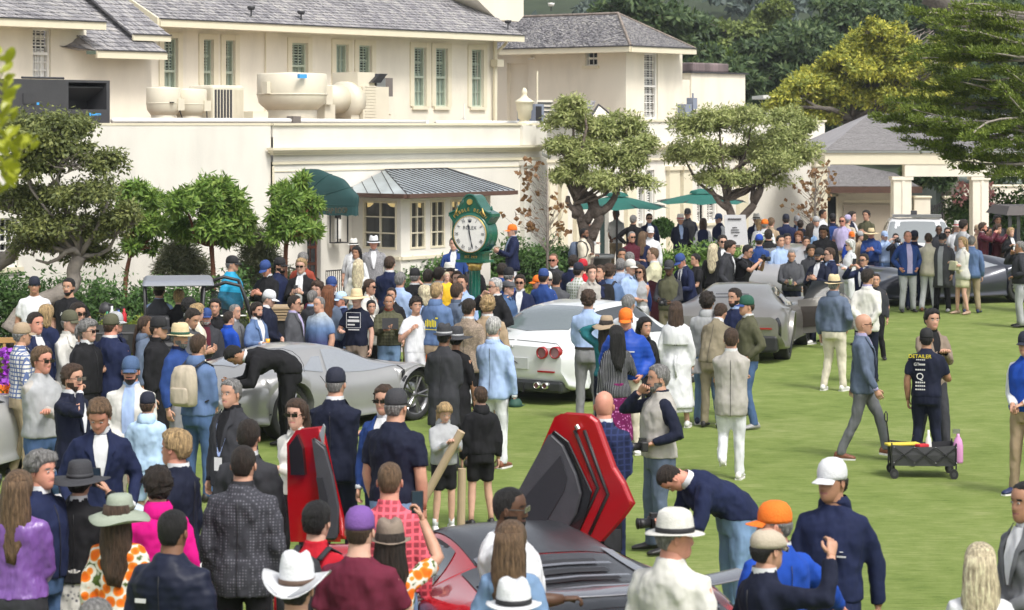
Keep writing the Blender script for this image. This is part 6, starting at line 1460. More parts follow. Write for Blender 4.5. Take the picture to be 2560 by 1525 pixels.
o=MB().hexa([(-.55,-.75,1.86),(.62,-.75,1.86),(.62,.75,1.86),(-.55,.75,1.86)],[(-.50,-.66,1.96),(.56,-.66,1.96),(.56,.66,1.96),(-.50,.66,1.96)]).build('roof',MROOF,UT_);bevel(o,.04,3)
for sd in(-1,1):
 MB().tube([(.45,sd*.68,1.80),(.78,sd*.68,1.92),(1.02,sd*.70,1.86),(1.12,sd*.72,1.60),(1.28,sd*.72,1.0),(1.34,sd*.72,.6)],.03,8).build('roll_bar',M_BLACK,UT_,True)
 MB().tube([(-.50,sd*.68,1.88),(-.46,sd*.68,.9)],.022,8).build('roll_bar',M_BLACK,UT_,True);MB().tube([(.45,sd*.68,1.86),(.40,sd*.68,1.3),(.5,sd*.68,.9)],.028,8).build('roll_bar',M_BLACK,UT_,True)
MB().tube([(1.1,-.7,1.62),(1.1,.7,1.62)],.025,8).build('roll_bar',M_BLACK,UT_)
gl_=MB();gl_.add([(.55,-.64,1.78),(1.02,-.64,1.74),(1.18,-.64,1.15),(.6,-.64,1.12)],[(0,1,2,3)]);gl_.build('side_screen',M_PANE,UT_);MB().tube([(.6,-.66,1.36),(1.12,-.66,1.36)],.014,6).build('screen_bar',WHITEP,UT_)
o=MB().box(-1.5,-.5,-.72,.72,.75,1.12).build('cargo_bed',M_BLACK,UT_);bevel(o,.03);o=MB().box(-.5,1.5,-.72,.72,.45,.95).build('body',M_BLACK,UT_);bevel(o,.08);o=MB().box(-.45,-.1,-.6,.6,.95,1.35).build('seat_back',M_DARK,UT_);bevel(o,.05);MB().box(-1.2,-.75,-.73,-.721,.98,1.06).build('badge',M_DARK,UT_)
for x_,y_ in((-1.05,-.72),(-1.05,.72),(1.15,-.72),(1.15,.72)):
 e=empty('wheel',(x_,y_,.33));e.parent=UT_;MB().tube([(0,-.13,0),(0,.13,0)],.33,20).build('tyre',M_RUBBER,e);MB().tube([(0,-.135,0),(0,.135,0)],.17,14).build('rim',M_DARK,e)
for i,(x_,c_,h_)in enumerate(((-.78,'royal',.2),(-.70,'red',.22),(-.95,'green',.18),(-.88,'white',.26))):
 e=empty('spray_bottle',(ux+x_*math.cos(R(8)),uy-.5+x_*math.sin(R(8)),1.12),.2*i,('blue','red','green','white')[i]+' spray bottle standing in the bed of the utility cart','bottle')
 MB().lathe([(.035,0),(.04,.02),(.04,h_*.6),(.018,h_*.8),(.018,h_),(0,h_)],10).build('bottle_body',mat_plain('bottle_%d'%i,((.02,.1,.4),(.5,.02,.03),(.02,.2,.1),(.7,.7,.7))[i],.3),e,True);MB().box(-.05,.015,-.012,.012,h_,h_+.03).build('trigger',M_RUBBER,e)
e=empty('equipment_crate',((690-1280)/F*36.6,36.6,0),R(5),'black crate with stacked wooden boards behind the grey suit','crate')
MB().box(-.36,.36,-.3,.3,.45,1.12).build('bin',M_BLACK,e);
for i in range(5):MB().box(-.40,.42,-.34+.015*(i%2),.3,1.13+i*.042,1.16+i*.042).build('board',mat_noise('raw_board',(.38,.28,.17),.2,8,.8,.2,stretch=(.4,4,4)),e)
MB().box(-.40,.40,-.32,.32,.30,.44).build('board',mat_noise('raw_board',(.38,.28,.17),.2,8,.8,.2),e)
sx_=(2600-1280)/F*61.5
e=empty('shuttle',(sx_,61.5,0),R(4),'dark brown open shuttle carriage at the picture edge by the portico','shuttle')
mb=MB();mb.hexa([(-1.15,-1,1.80),(2.5,-1,1.80),(2.5,1,1.80),(-1.15,1,1.80)],[(-1.02,-.8,2.02),(2.5,-.8,2.02),(2.5,.8,2.02),(-1.02,.8,2.02)]);o=mb.build('roof',mat_plain('shuttle_brown',(.05,.04,.038),.5),e)
for i in range(12):MB().box(-1.08+i*.22,-1.0+i*.22,-.93,-.88,.8,1.80).build('post',M_DARK,e)
MB().box(-1.0,2.4,-.86,.86,.3,.9).build('body',mat_plain('shuttle_brown',(.05,.04,.038),.5),e)
for i in range(4):MB().box(-.85+i*.6,-.5+i*.6,.3,.36,.9,1.4).build('seat_back',mat_plain('seat_blue',(.10,.12,.2),.6),e)
WX,WY=(2305-1280)/F*27.95,27.95;WG=empty('folding_wagon',(WX,WY,0),R(-4),'black folding canvas wagon with upright pull handle on the lawn','wagon')
WG.scale=(.66,.85,.78);L_,W2=.60,.26
for sd in(-1,1):
 mb=MB();z0,z1=.20,.50;mb.grid([[(-L_*.92+L_*1.84*i/8,sd*W2,z0)for i in range(9)],[(-L_*.92+L_*1.84*i/8,sd*(W2+.012),(z0+z1)/2)for i in range(9)],[(-L_*.92+L_*1.84*i/8,sd*W2,z1-.03*math.sin(math.pi*i/8))for i in range(9)]]);mb.build('canvas_side',cloth_black if False else M_DARK,WG)
 for k in range(3):
  for a,b in(((-.52+k*.36,.47),(-.16+k*.36,.24)),((-.16+k*.36,.47),(-.52+k*.36,.24))):MB().tube([(a[0],sd*(W2+.025),a[1]),(b[0],sd*(W2+.025),b[1])],.008,5).build('scissor_bar',M_BLACK,WG);MB().lathe([(0,-.01),(.009,0),(0,.01)],6,(a[0],sd*(W2+.035),a[1])).build('rivet',M_CHROME,WG);MB().lathe([(0,-.01),(.009,0),(0,.01)],6,(b[0],sd*(W2+.035),b[1])).build('rivet',M_CHROME,WG)
for sx in(-1,1):
 MB().hexa([(sx*L_*.92,-W2,.2),(sx*L_*.92+.01,-W2,.2),(sx*L_*.92+.01,W2,.2),(sx*L_*.92,W2,.2)],[(sx*L_*.92,-W2,.5),(sx*L_*.92+.01,-W2,.5),(sx*L_*.92+.01,W2,.5),(sx*L_*.92,W2,.5)]).build('canvas_end',M_DARK,WG)
 for sd in(-1,1):
  MB().tube([(sx*L_*.93,sd*(W2+.01),.14),(sx*L_*.93,sd*(W2+.01),.53)],.014,6).build('corner_post',M_BLACK,WG)
  e=empty('wheel',(sx*L_*.86,sd*(W2+.03),.075));e.parent=WG;MB().tube([(0,-.028,0),(0,.028,0)],.075,16).build('tyre',M_RUBBER,e);MB().tube([(0,-.031,0),(0,.031,0)],.035,10).build('rim',M_DARK,e)
MB().box(-L_*.9,L_*.9,-W2,W2,.19,.205).build('floor_panel',M_DARK,WG)
MB().tube([(-L_*.93,-.05,.2),(-L_*.97,-.05,.52),(-L_*1.04,-.05,.80)],.013,7).build('pull_handle',M_BLACK,WG);MB().tube([(-L_*1.04,-.05,.80),(-L_*1.09,-.05,.84),(-L_*1.10,-.05,.93),(-L_*1.06,-.05,.97),(-L_*1.02,-.05,.93),(-L_*1.02,-.05,.84),(-L_*1.04,-.05,.80)],.012,7).build('grip',M_BLACK,WG,True)
def wat(x,y,z):x,y,z=x*.66,y*.85,z*.78;c,s=math.cos(R(-4)),math.sin(R(-4));return(WX+c*x-s*y,WY+s*x+c*y,z)
e=empty('spray_bottle',wat(L_*1.02,-.12,.22),0,'spray bottle of pink liquid hooked on the end of the wagon','bottle');MB().lathe([(.055,0),(.06,.02),(.06,.2),(.045,.27),(.02,.31),(.02,.34),(0,.34)],14).build('bottle_body',mat_plain('pink_liquid',(.62,.28,.52),.2),e,True);MB().box(-.06,.02,-.015,.015,.34,.39).build('trigger',M_METAL,e)
e=empty('towel',wat(-.35,-.1,.47),.2,'yellow cloth lying folded inside the wagon','cloth');o=MB().box(-.2,.2,-.06,.08,0,.03).build('cloth',mat_plain('yellow_cloth',(.65,.52,.06),.8),e);bevel(o,.012)
e=empty('spray_bottle',wat(.1,-.1,.42),0,'white spray bottle standing up inside the wagon','bottle');MB().lathe([(.035,0),(.04,.02),(.03,.12),(.015,.16),(.012,.22),(0,.22)],10).build('bottle_body',WHITEP,e,True)
e=empty('towel',wat(-.02,-.15,.45),.5,'small red cloth draped inside the wagon rim','cloth');o=MB().box(-.07,.07,-.05,.05,0,.04).build('cloth',mat_plain('red_cloth',(.5,.02,.03),.8),e);bevel(o,.012)
# people
SKIN={k:None for k in 'abcde'}
def skin_mat(k):
 cols={'a':(.60,.36,.27),'b':(.52,.29,.20),'c':(.40,.21,.13),'d':(.20,.10,.06),'e':(.10,.05,.03),'r':(.60,.28,.20)}
 n_='skin_'+k
 if n_ in _MC:return _MC[n_]
 m,nt,b=base_mat(n_,cols[k],.5,0,.35)
 b.inputs['Subsurface Weight'].default_value=0
 n=_noise(nt,14,4);r=_ramp(nt,n.outputs[0],[(.3,mul(cols[k],.86)),(.7,mul(cols[k],1.08))]);nt.links.new(r.outputs[0],b.inputs['Base Color'])
 _MC[n_]=m;return m
COLS=dict(navy=(.012,.018,.055),dnavy=(.010,.013,.030),black=(.012,.012,.014),char=(.035,.036,.042),grey=(.14,.145,.155),lgrey=(.36,.37,.38),dgrey=(.07,.072,.08),white=(.64,.65,.67),cream=(.62,.57,.46),tan=(.36,.27,.18),khaki=(.32,.26,.17),beige=(.46,.40,.31),brown=(.10,.06,.04),blue=(.022,.055,.20),royal=(.012,.06,.36),lblue=(.33,.44,.66),sky=(.42,.58,.76),denim=(.06,.11,.22),ldenim=(.17,.27,.43),cyan=(.02,.28,.48),olive=(.085,.085,.05),green=(.012,.08,.05),sage=(.30,.34,.27),red=(.45,.012,.025),maroon=(.12,.016,.035),burg=(.075,.012,.022),rust=(.26,.05,.03),pink=(.62,.006,.21),orange=(.80,.17,.012),yellow=(.75,.45,.03),purple=(.17,.075,.30),lav=(.40,.36,.55),teal=(.02,.14,.16),straw=(.62,.50,.30),stone=(.38,.36,.33),slate=(.10,.13,.19),bblue=(.10,.16,.30),khk2=(.22,.19,.13),mgrey=(.22,.22,.23),offw=(.60,.59,.55),plum=(.14,.10,.16),mauve=(.26,.22,.38),lyel=(.55,.53,.36),taupe=(.23,.18,.14))
def cloth(cn,pat=None):
 key='cloth_'+cn+('_'+pat if pat else '')
 if key in _MC:return _MC[key]
 col=COLS[cn];col=(.36,.06,.08)if(cn,pat)==('red','plaid')else col;m,nt,b=base_mat(key,col,.85,0,.22)
 b.inputs['Sheen Weight'].default_value=.0
 tc=nt.nodes.new('ShaderNodeTexCoord');L=nt.links.new
 def ramp(src,st):return _ramp(nt,src,st)
 n=_noise(nt,5,5);out=ramp(n.outputs[0],[(.3,mul(col,.85)),(.7,mul(col,1.15))]).outputs[0]
 def wave(axis,scale,thr,dist=0):
  w_=nt.nodes.new('ShaderNodeTexWave');w_.bands_direction=axis;w_.inputs['Scale'].default_value=scale;w_.inputs['Distortion'].default_value=dist;L(tc.outputs['Object'],w_.inputs['Vector'])
  r=_ramp(nt,w_.outputs['Color'],[(thr-.04,(0,0,0)),(thr+.04,(1,1,1))]);return r.outputs[0]
 def mix(f,a,c):
  mx=nt.nodes.new('ShaderNodeMix');mx.data_type='RGBA';L(f,mx.inputs[0]);L(a,mx.inputs[6]);mx.inputs[7].default_value=(*c,1);return mx.outputs[2]
 if pat=='plaid':pc=mul(col,2.2)if cn=='red' else(.10,.14,.28)if cn=='offw' else(.62,.64,.62);out=mix(wave('Z',6.5,.74),out,pc);out=mix(wave('X',6.5,.74),out,pc)
 elif pat=='check':out=mix(wave('Z',6,.85),out,mul(col,1.9));out=mix(wave('X',6,.85),out,mul(col,1.9))
 elif pat=='stripe':out=mix(wave('Z',6.0,.6),out,mul(col,1.8))
 elif pat=='pin':out=mix(wave('X',16,.9),out,(.25,.25,.27))
 elif pat in('floral','print','diamond','skirtprint','snake'):
  v=nt.nodes.new('ShaderNodeTexVoronoi');v.inputs['Scale'].default_value={'floral':14,'print':22,'diamond':46,'skirtprint':26,'snake':30}[pat]
  if pat=='diamond':v.inputs['Randomness'].default_value=.12
  L(tc.outputs['Object'],v.inputs['Vector'])
  if pat=='floral':
   out=ramp(v.outputs['Distance'],[(.30,(.72,.13,.01)),(.50,(.80,.26,.03)),(.54,(.70,.66,.58)),(.70,(.72,.68,.6)),(.78,(.08,.12,.03))]).outputs[0]
  elif pat=='diamond':out=ramp(v.outputs['Distance'],[(.10,(.17,.17,.20)),(.42,(.045,.046,.056))]).outputs[0]
  elif pat=='skirtprint':out=ramp(v.outputs['Distance'],[(.2,(.45,.16,.36)),(.34,(.13,.008,.07))]).outputs[0]
  elif pat=='snake':out=ramp(v.outputs['Distance'],[(.2,(.12,.12,.14)),(.4,(.6,.58,.54))]).outputs[0]
  else:out=ramp(v.outputs['Distance'],[(.3,(.75,.78,.82)),(.42,col)]).outputs[0]
 elif pat=='ombre':
  sx=nt.nodes.new('ShaderNodeSeparateXYZ');L(tc.outputs['Object'],sx.inputs[0]);out=ramp(sx.outputs['Z'],[(0,(.05,.06,.14)),(1.0,(.05,.06,.14)),(1.0,(.36,.42,.46))]).outputs[0]
  mr=nt.nodes.new('ShaderNodeMapRange');mr.inputs[1].default_value=.9;mr.inputs[2].default_value=1.4;L(sx.outputs['Z'],mr.inputs[0]);out=ramp(mr.outputs[0],[(.1,(.05,.06,.15)),(.5,(.12,.20,.36)),(.9,(.34,.38,.40))]).outputs[0]
 if pat=='puff':
  w_=nt.nodes.new('ShaderNodeTexWave');w_.bands_direction='Z';w_.wave_profile='SIN';w_.inputs['Scale'].default_value=5.5;w_.inputs['Distortion'].default_value=1.2;w_.inputs['Detail Scale'].default_value=1.5;L(tc.outputs['Object'],w_.inputs['Vector']);_bump(nt,b,w_.outputs['Color'],.22,.008);b.inputs['Roughness'].default_value=.5
 elif pat=='satin':b.inputs['Roughness'].default_value=.35;b.inputs['Specular IOR Level'].default_value=.6;n2=_noise(nt,5,3,stretch=(1.5,1.5,.6));_bump(nt,b,n2.outputs[0],.8,.05)
 elif pat=='leather':b.inputs['Roughness'].default_value=.35;n2=_noise(nt,12,4);_bump(nt,b,n2.outputs[0],.6,.03)
 elif pat=='tweed':n2=_noise(nt,60,2);out=mix(_ramp(nt,n2.outputs[0],[(.5,(0,0,0)),(.6,(1,1,1))]).outputs[0],out,mul(col,1.5));n3=_noise(nt,9,4);_bump(nt,b,n3.outputs[0],.5,.03)
 elif pat=='quilt':v=nt.nodes.new('ShaderNodeTexVoronoi');v.inputs['Scale'].default_value=20;v.inputs['Randomness'].default_value=0;L(tc.outputs['Object'],v.inputs['Vector']);_bump(nt,b,v.outputs['Distance'],.8,.02)
 else:n3=_noise(nt,6,1.5,stretch=(1.4,1.4,.6));_bump(nt,b,n3.outputs[0],.8,.06)
 L(out,b.inputs['Base Color']);_MC[key]=m;return m
HAIRC=dict(black=(.010,.009,.009),dark=(.022,.015,.011),brown=(.055,.032,.020),lbrown=(.13,.08,.045),blond=(.38,.26,.13),lblond=(.60,.50,.34),grey=(.19,.185,.18),lgrey=(.42,.41,.40),auburn=(.16,.06,.025),white=(.6,.6,.58))
def hair_mat(cn):
 key='hair_'+cn
 if key in _MC:return _MC[key]
 c=HAIRC[cn];m,nt,b=base_mat(key,c,.55,0,.4);n=_noise(nt,60,5,stretch=(1,1,.16),rough=.7);r=_ramp(nt,n.outputs[0],[(.34,mul(c,.4)),(.5,c),(.66,mul(c,1.9))]);nt.links.new(r.outputs[0],b.inputs['Base Color']);_bump(nt,b,n.outputs[0],1.0,.03);_MC[key]=m;return m
def cs(*a):return np.array(a,float)
CLOUD=bpy.data.textures.new('fold_noise','CLOUDS');CLOUD.noise_scale=.10;CLOUD.noise_depth=2
NSEG=20
def ring(cx,cy,z,hw,df,db,n=NSEG,e=2.3):
 """closed section: hw half width, df depth to the front (-y), db depth to the back"""
 out=[]
 for j in range(n):
  t=2*math.pi*j/n;c,s=math.sin(t),-math.cos(t)
  x=math.copysign(abs(c)**(2/e),c)*hw;y=math.copysign(abs(s)**(2/e),s)*(df if s<0 else db)
  out.append((cx+x,cy+y,z))
 return out
TORSO_M=[(.80,.165,.105,.125,.00),(.90,.175,.115,.13,.00),(.98,.168,.115,.12,.0),(1.06,.160,.115,.105,-.005),(1.16,.168,.118,.105,-.005),(1.26,.180,.122,.112,0),(1.34,.182,.112,.115,.005),(1.39,.160,.095,.106,.012),(1.425,.122,.078,.09,.018),(1.458,.086,.064,.074,.022),(1.49,.064,.058,.062,.02)]
TORSO_F=[(.80,.170,.10,.125,.0),(.90,.180,.105,.135,.0),(.98,.160,.10,.11,.0),(1.06,.135,.095,.092,0),(1.16,.140,.105,.092,0),(1.26,.155,.135,.095,0),(1.34,.156,.108,.098,.005),(1.39,.138,.085,.092,.012),(1.425,.104,.068,.080,.018),(1.458,.072,.055,.064,.02),(1.49,.054,.050,.054,.02)]
def head_prof(z):
 """z 0 chin .. .235 crown -> hw, front, back"""
 zz=np.array([-.02,0,.02,.05,.09,.13,.165,.195,.215,.230,.236]);
 hw=np.array([.030,.044,.056,.066,.073,.0765,.075,.065,.050,.025,.004]);fr=np.array([.050,.078,.086,.088,.087,.092,.090,.078,.058,.030,.004]);bk=np.array([.020,.030,.050,.080,.098,.104,.102,.092,.072,.036,.005])
 return np.interp(z,zz,hw),np.interp(z,zz,fr),np.interp(z,zz,bk)
HZ=[-.015,0,.012,.026,.04,.052,.064,.076,.088,.10,.112,.124,.138,.152,.168,.184,.2,.213,.224,.232,.236]
HN=28
def head_ring(z,off=0.0,hn=HN,face=True):
 hw,fr,bk=head_prof(z);out=[]
 for j in range(hn):
  t=2*math.pi*j/hn;c,s=math.sin(t),-math.cos(t);e=2.15
  x=math.copysign(abs(c)**(2/e),c)*(hw+off);y=math.copysign(abs(s)**(2/e),s)*((fr if s<0 else bk)+off)
  if face:
   a=t if t<math.pi else t-2*math.pi
   aa=abs(a)
   if .056<z<.125:y-=max(0,1-aa/.34)*(.026*max(0,1-(z-.066)/.058)if z>.064 else .016)
   if .09<z<.125 and .22<aa<.75:y+=.007
   if .125<z<.14 and aa<.8:y-=.003
   if .036<z<.052 and aa<.38:y-=.006
   if z<=.03 and aa<.4:y-=.006
  out.append((x,y,z))
 return out
def head_mesh_data():
 V=[];Fc=[]
 for z in HZ:V+=head_ring(z)
 k=len(HZ);Fc=[(i*HN+j,i*HN+(j+1)%HN,(i+1)*HN+(j+1)%HN,(i+1)*HN+j)for i in range(k-1)for j in range(HN)]
 Fc.append(tuple(reversed(range(HN))));Fc.append(tuple(range((k-1)*HN,k*HN)))
 for sx in(-1,1):
  n0=len(V);m_=MB();m_.lathe([(0,-.004),(.012,-.002),(.02,.004),(.017,.010),(.008,.008),(0,.006)],8,(0,0,0))
  for p in m_.v:V.append((sx*(.072+p[2]+.004+abs(p[0])*.2),.004+p[0]*.8,.098+p[1]*1.45))
  Fc+=[tuple(n0+i for i in f)for f in m_.f]
 return np.array(V),Fc
HEADV,HEADF=head_mesh_data()
LIPF=[i for i,f in enumerate(HEADF)if len(f)==4 and max(f)<len(HZ)*HN and .034<np.mean([HEADV[a][2]for a in f])<.05 and np.mean([HEADV[a][1]for a in f])<-.075 and abs(np.mean([HEADV[a][0]for a in f]))<.024]
BROWF=[i for i,f in enumerate(HEADF)if len(f)==4 and max(f)<len(HZ)*HN and .123<np.mean([HEADV[a][2]for a in f])<.133 and np.mean([HEADV[a][1]for a in f])<-.06 and .012<abs(np.mean([HEADV[a][0]for a in f]))<.05]
BEARDF=[i for i,f in enumerate(HEADF)if len(f)==4 and max(f)<len(HZ)*HN and i not in LIPF and((np.mean([HEADV[a][2]for a in f])<.045 and np.mean([HEADV[a][1]for a in f])<.02)or(np.mean([HEADV[a][2]for a in f])<.075 and-.055<np.mean([HEADV[a][1]for a in f])<.02)or(.045<np.mean([HEADV[a][2]for a in f])<.06 and np.mean([HEADV[a][1]for a in f])<-.08 and abs(np.mean([HEADV[a][0]for a in f]))<.03))]
def rot(ax,a):
 c,s=math.cos(a),math.sin(a)
 if ax=='x':return np.array([[1,0,0],[0,c,-s],[0,s,c]])
 if ax=='y':return np.array([[c,0,s],[0,1,0],[-s,0,c]])
 return np.array([[c,-s,0],[s,c,0],[0,0,1]])
def hand_geo(mb,wrist,d,palm_n,side,r=1.0,curl=.5):
 """palm and five fingers; d along the hand, palm_n palm normal, side +1/-1 puts the thumb"""
 d=d/np.linalg.norm(d);palm_n=palm_n-d*np.dot(palm_n,d);palm_n/=np.linalg.norm(palm_n)+1e-9;x=np.cross(d,palm_n)
 def pt(a,b,c):return wrist+x*a*r+palm_n*b*r+d*c*r
 rings=[]
 for(c,w_,h_)in((-.015,.026,.021),(.02,.034,.017),(.06,.042,.015),(.085,.041,.013)):
  rings.append([pt(math.cos(t)*w_,math.sin(t)*h_,c)for t in np.linspace(0,2*math.pi,8,endpoint=False)])
 n0=len(mb.v);mb.grid(rings,True);k=n0+24;mb.f.append(tuple(range(k,k+8)));mb.mi.append(mb.cur);mb.f.append(tuple(reversed(range(n0,n0+8))));mb.mi.append(mb.cur)
 for i,(px,L)in enumerate(((-.030,.062),(-.010,.072),(.011,.068),(.030,.052))):
  a0=curl*(.9+.12*i);p=pt(px*side,0,.078);pts=[p];ang=a0*.5
  for s_ in(.42,.32,.26):
   p=p+(d*math.cos(ang)+palm_n*math.sin(ang))*L*s_*r*1.0;pts.append(p);ang+=a0*.9
  mb.tube(pts,[.0095*r,.009*r,.008*r,.006*r],5)
 p=pt(-.030*side,.004,.018);q=pt(-.056*side,.016,.048);s=pt(-.052*side,.030,.078)
 mb.tube([p,q,s],[.013*r,.011*r,.008*r],5)
class Pose:pass
ARMS={'down':((.235,-.05,.80),(.24,-.03,.80)),'phone':((.09,-.33,1.22),(.07,-.33,1.20)),'photo':((.10,-.34,1.50),(.10,-.34,1.50)),'pocket':((.19,-.08,.95),(.19,-.08,.95)),'pocket1':((.24,-.03,.80),(.19,-.08,.95)),'cross':((-.10,-.20,1.17),(-.12,-.22,1.13)),'behind':((.05,.18,.92),(.03,.19,.90)),'hold':((.24,-.03,.80),(.16,-.30,1.14)),'holdL':((.16,-.30,1.14),(.24,-.03,.80)),'face':((.20,-.12,1.05),(.06,-.15,1.50)),'hips':((.20,.0,1.02),(.20,.0,1.02)),'walk':((.26,.14,.84),(.25,-.18,.86)),'point':((.24,-.03,.80),(.30,-.48,1.30)),'wave':((.27,-.03,.8),(.34,-.22,1.62)),'raise':((.22,-.1,.95),(.22,-.30,1.72)),'front':((.05,-.22,1.0),(.05,-.22,.98)),'clap':((.03,-.32,1.25),(.03,-.32,1.25)),'reach':((.2,-.45,.95),(.27,-.0,.82)),'lowcam':((.10,-.30,1.05),(.10,-.30,1.08)),'out':((.28,.0,.8),(.62,-.12,1.02)),'headhold':((.12,-.06,1.62),(.25,-.15,1.02)),'strap':((.27,-.03,.8),(.12,-.16,1.27)),'sit':((.22,-.35,.72),(.22,-.35,.72))}
def person(u,v,f=0,h=1.75,sex='m',skin='a',hair='brown',hs='short',top='shirt',tc='white',tp=None,bot='trousers',bc='dnavy',arms='down',hat=None,hc='straw',band='black',glasses=0,beard=0,label='',lean=0,legs='stand',build=1.0,shoes='black',under='white',tie=None,open_=False,z0=0,Y=None,head=(0,0),group=None,props=(),sleeve=None,hem=None,sock=None,bp=None,strap=None,vz=0):
 """one standing figure. (u,v) = top of the head or hat in the photograph, f = facing (0 towards the camera, 90 to the picture's right)"""
 S=h/1.75;hat_h={None:0,'cap':.022,'straw':.035,'wide':.025,'cowboy':.07,'news':.015,'beanie':.02,'bcap':.022,'fedora':.035,'sunhat':.01}[hat]
 hair_h={'short':.012,'curly':.035,'long':.015,'bald':0,'buzz':.004,'pony':.015,'bob':.02,'bun':.02,'locs':.025,'thin':.006,'quiff':.03}[hs]
 Lr=R(lean);TOP=h+(hat_h or hair_h)*S
 if lean:TOP=.95*S+(h-.95*S)*math.cos(Lr*.95)+.06*S
 if legs=='sit':TOP-=.42*S
 if Y is None:Y=F*(HC-z0-TOP)/(v-VH)
 elif not lean and legs!='sit' and h>1.3:
  k=(HC-z0-(v-VH)*Y/F)/TOP;k=min(1.10,max(.84,k));h*=k;S*=k
 X=(u-1280)*Y/F
 fr=R(f)
 if lean:
  hx=(h-.95*S)*math.sin(Lr);X-=math.sin(fr)*hx;Y2=Y+math.cos(fr)*hx*1.0
  Y=Y2
 root=empty('person',(X,Y,z0),fr,label,'person',group)
 near=Y<24;mid=Y<44
 W_=.97+(build-1)*.75;D_=1+(build-1)*1.15
 T=TORSO_M if sex=='m' else TORSO_F
 PIV=cs(0,0,.95)
 def warp(P_):
  P_=np.array(P_,float)
  if lean:
   t=np.clip((P_[:,2]-.88)/.42,0,1);t=t*t*(3-2*t);a=Lr*t
   y=P_[:,1];z=P_[:,2]-.95;c,s=np.cos(a),np.sin(a)
   yy=c*y-s*np.maximum(z,0);zz=s*(-0)+np.where(z>0,c*z+s*y*.0+(-s)*(-y),z)
   zz=np.where(z>0,c*z-s*y*-1.0*1.0,z);yy=np.where(z>0,c*y-s*z,y)
   P_=np.stack([P_[:,0],yy,zz+.95],1)
  return P_
 sh_x=(.168 if sex=='m' else .146)*W_
 def arm_pts(side,tgt):
  Sh=cs(side*sh_x,.012,1.375);H=cs(side*tgt[0],tgt[1]-(.03*(W_-1)*10 if tgt[1]<-.1 else 0),tgt[2])
  if abs(tgt[0])>.24 and tgt[2]<1.0:H[0]+=side*.13*(W_-1)*2
  SW=Sh;HW=H
  if lean:
   SW=warp([Sh])[0]
   if H[2]>1.0:HW=warp([H])[0]if arms not in('reach','lowcam','phone')else SW+cs(-side*.06,-.30,-.28)
   else:HW=SW+cs(side*.06,-.12,-.46)
  d=HW-SW;L=np.linalg.norm(d);a_,b_=.29,.265
  if L>a_+b_-.01:HW=SW+d/L*(a_+b_-.01);d=HW-SW;L=np.linalg.norm(d)
  if L<.12:L=.12
  x=(a_*a_-b_*b_+L*L)/(2*L);hh=math.sqrt(max(0,a_*a_-x*x))
  pole=cs(side*.55,.55,-.65)if tgt[2]<1.4 else cs(side*.75,.1,-.8)
  if arms=='hips':pole=cs(side,.35,-.1)
  dn=d/np.linalg.norm(d);pole=pole-dn*np.dot(pole,dn);pole/=np.linalg.norm(pole)
  E=SW+dn*x+pole*hh
  return SW,E,HW
 AR=ARMS[arms];arm={-1:arm_pts(-1,AR[1]),1:arm_pts(1,AR[0])}
 hipw=.092*(1+(W_-1)*.6)
 LG={}
 for s in(-1,1):
  hp=cs(s*hipw,0,.90)
  if legs=='walk':st=.27*s;kn=cs(s*hipw,-.06-st*.55 if st<0 else-.13*0-.12,.49);an=cs(s*hipw*.7,-st,.085+(.06 if s>0 else 0));kn=(hp+an)/2+cs(0,-.05,0)
  elif legs=='away':kn=cs(s*hipw,-.02 if s<0 else-.06,.50);an=cs(s*hipw,0 if s<0 else .22,.085 if s<0 else .26)
  elif legs=='sit':kn=cs(s*.13,-.42,.52+.42);an=cs(s*.13,-.42,.09+.42);hp=cs(s*hipw,0,.92)
  elif legs=='wide':kn=cs(s*hipw*1.5,-.02,.50);an=cs(s*hipw*2.0,0,.085)
  else:j_=rng.random()*.05;kn=cs(s*(hipw+.012),-.015-j_,.50);an=cs(s*(hipw+.02+j_),.01+(j_ if s>0 else-j_),.085)
  LG[s]=(hp,kn,an)
 zoff=0
 if legs=='sit':zoff=-.42
 # body, one mesh
 mb=MB()
 secs=[ring(0,c,z,hw*.86*W_,a*.86*D_,b*.86*D_,14)for z,hw,a,b,c in T[:9]]
 neckr=(.062 if sex=='m' else .052)*(1+(W_-1)*.7)
 secs+=[ring(0,.02,1.46,neckr*1.25,neckr*1.05,neckr*1.1,14),ring(0,.012,1.50,neckr,neckr,neckr,14),ring(0,-.002,1.555,neckr*.97,neckr,neckr,14),ring(0,-.004,1.60,neckr*.8,neckr*.8,neckr,14)]
 tw_=[tuple(map(tuple,warp(r)))for r in secs]
 mb.grid(tw_,True);
 for s in(-1,1):
  S_,E_,H_=arm[s];dF=(H_-E_);dF/=np.linalg.norm(dF);wr=H_-dF*.0
  k=W_
  mb.tube([S_+cs(-s*.03,0,0),S_+(E_-S_)*.15,S_+(E_-S_)*.5,S_+(E_-S_)*.85,E_,E_+(H_-E_)*.3,E_+(H_-E_)*.75,H_],[.05*k,.052*k,.048*k,.042*k,.042*k,.043*k,.032*k,.026],8)
  pn=cs(-s,0,0)if abs(dF[2])>.6 else cs(0,-.1,-1)if arms not in('photo','raise','wave')else cs(-s,0,0)
  if arms in('phone','lowcam','photo'):pn=cs(-s,-.3,.4)
  hand_geo(mb,H_,dF,pn,s,1.0,.55 if arms in('down','walk','pocket1')else .9)
  hp,kn,an=LG[s]
  mb.tube([hp,hp+(kn-hp)*.5,kn,kn+(an-kn)*.3,kn+(an-kn)*.8,an+cs(0,0,-.03)],[.078*k,.07*k,.052*k,.054*k,.036,.036],8)
 hyaw,hpit=R(head[0]),R(head[1])
 nk=cs(0,-.008,1.515);HV=HEADV*cs(1.0 if sex=='m' else .95,1,1)
 RM=rot('z',hyaw)@rot('x',hpit)
 HPIV=cs(0,.02,.02)
 def headxf(Pp):
  q=(RM@(np.array(Pp,float)-HPIV).T).T+HPIV+nk
  return warp(q)
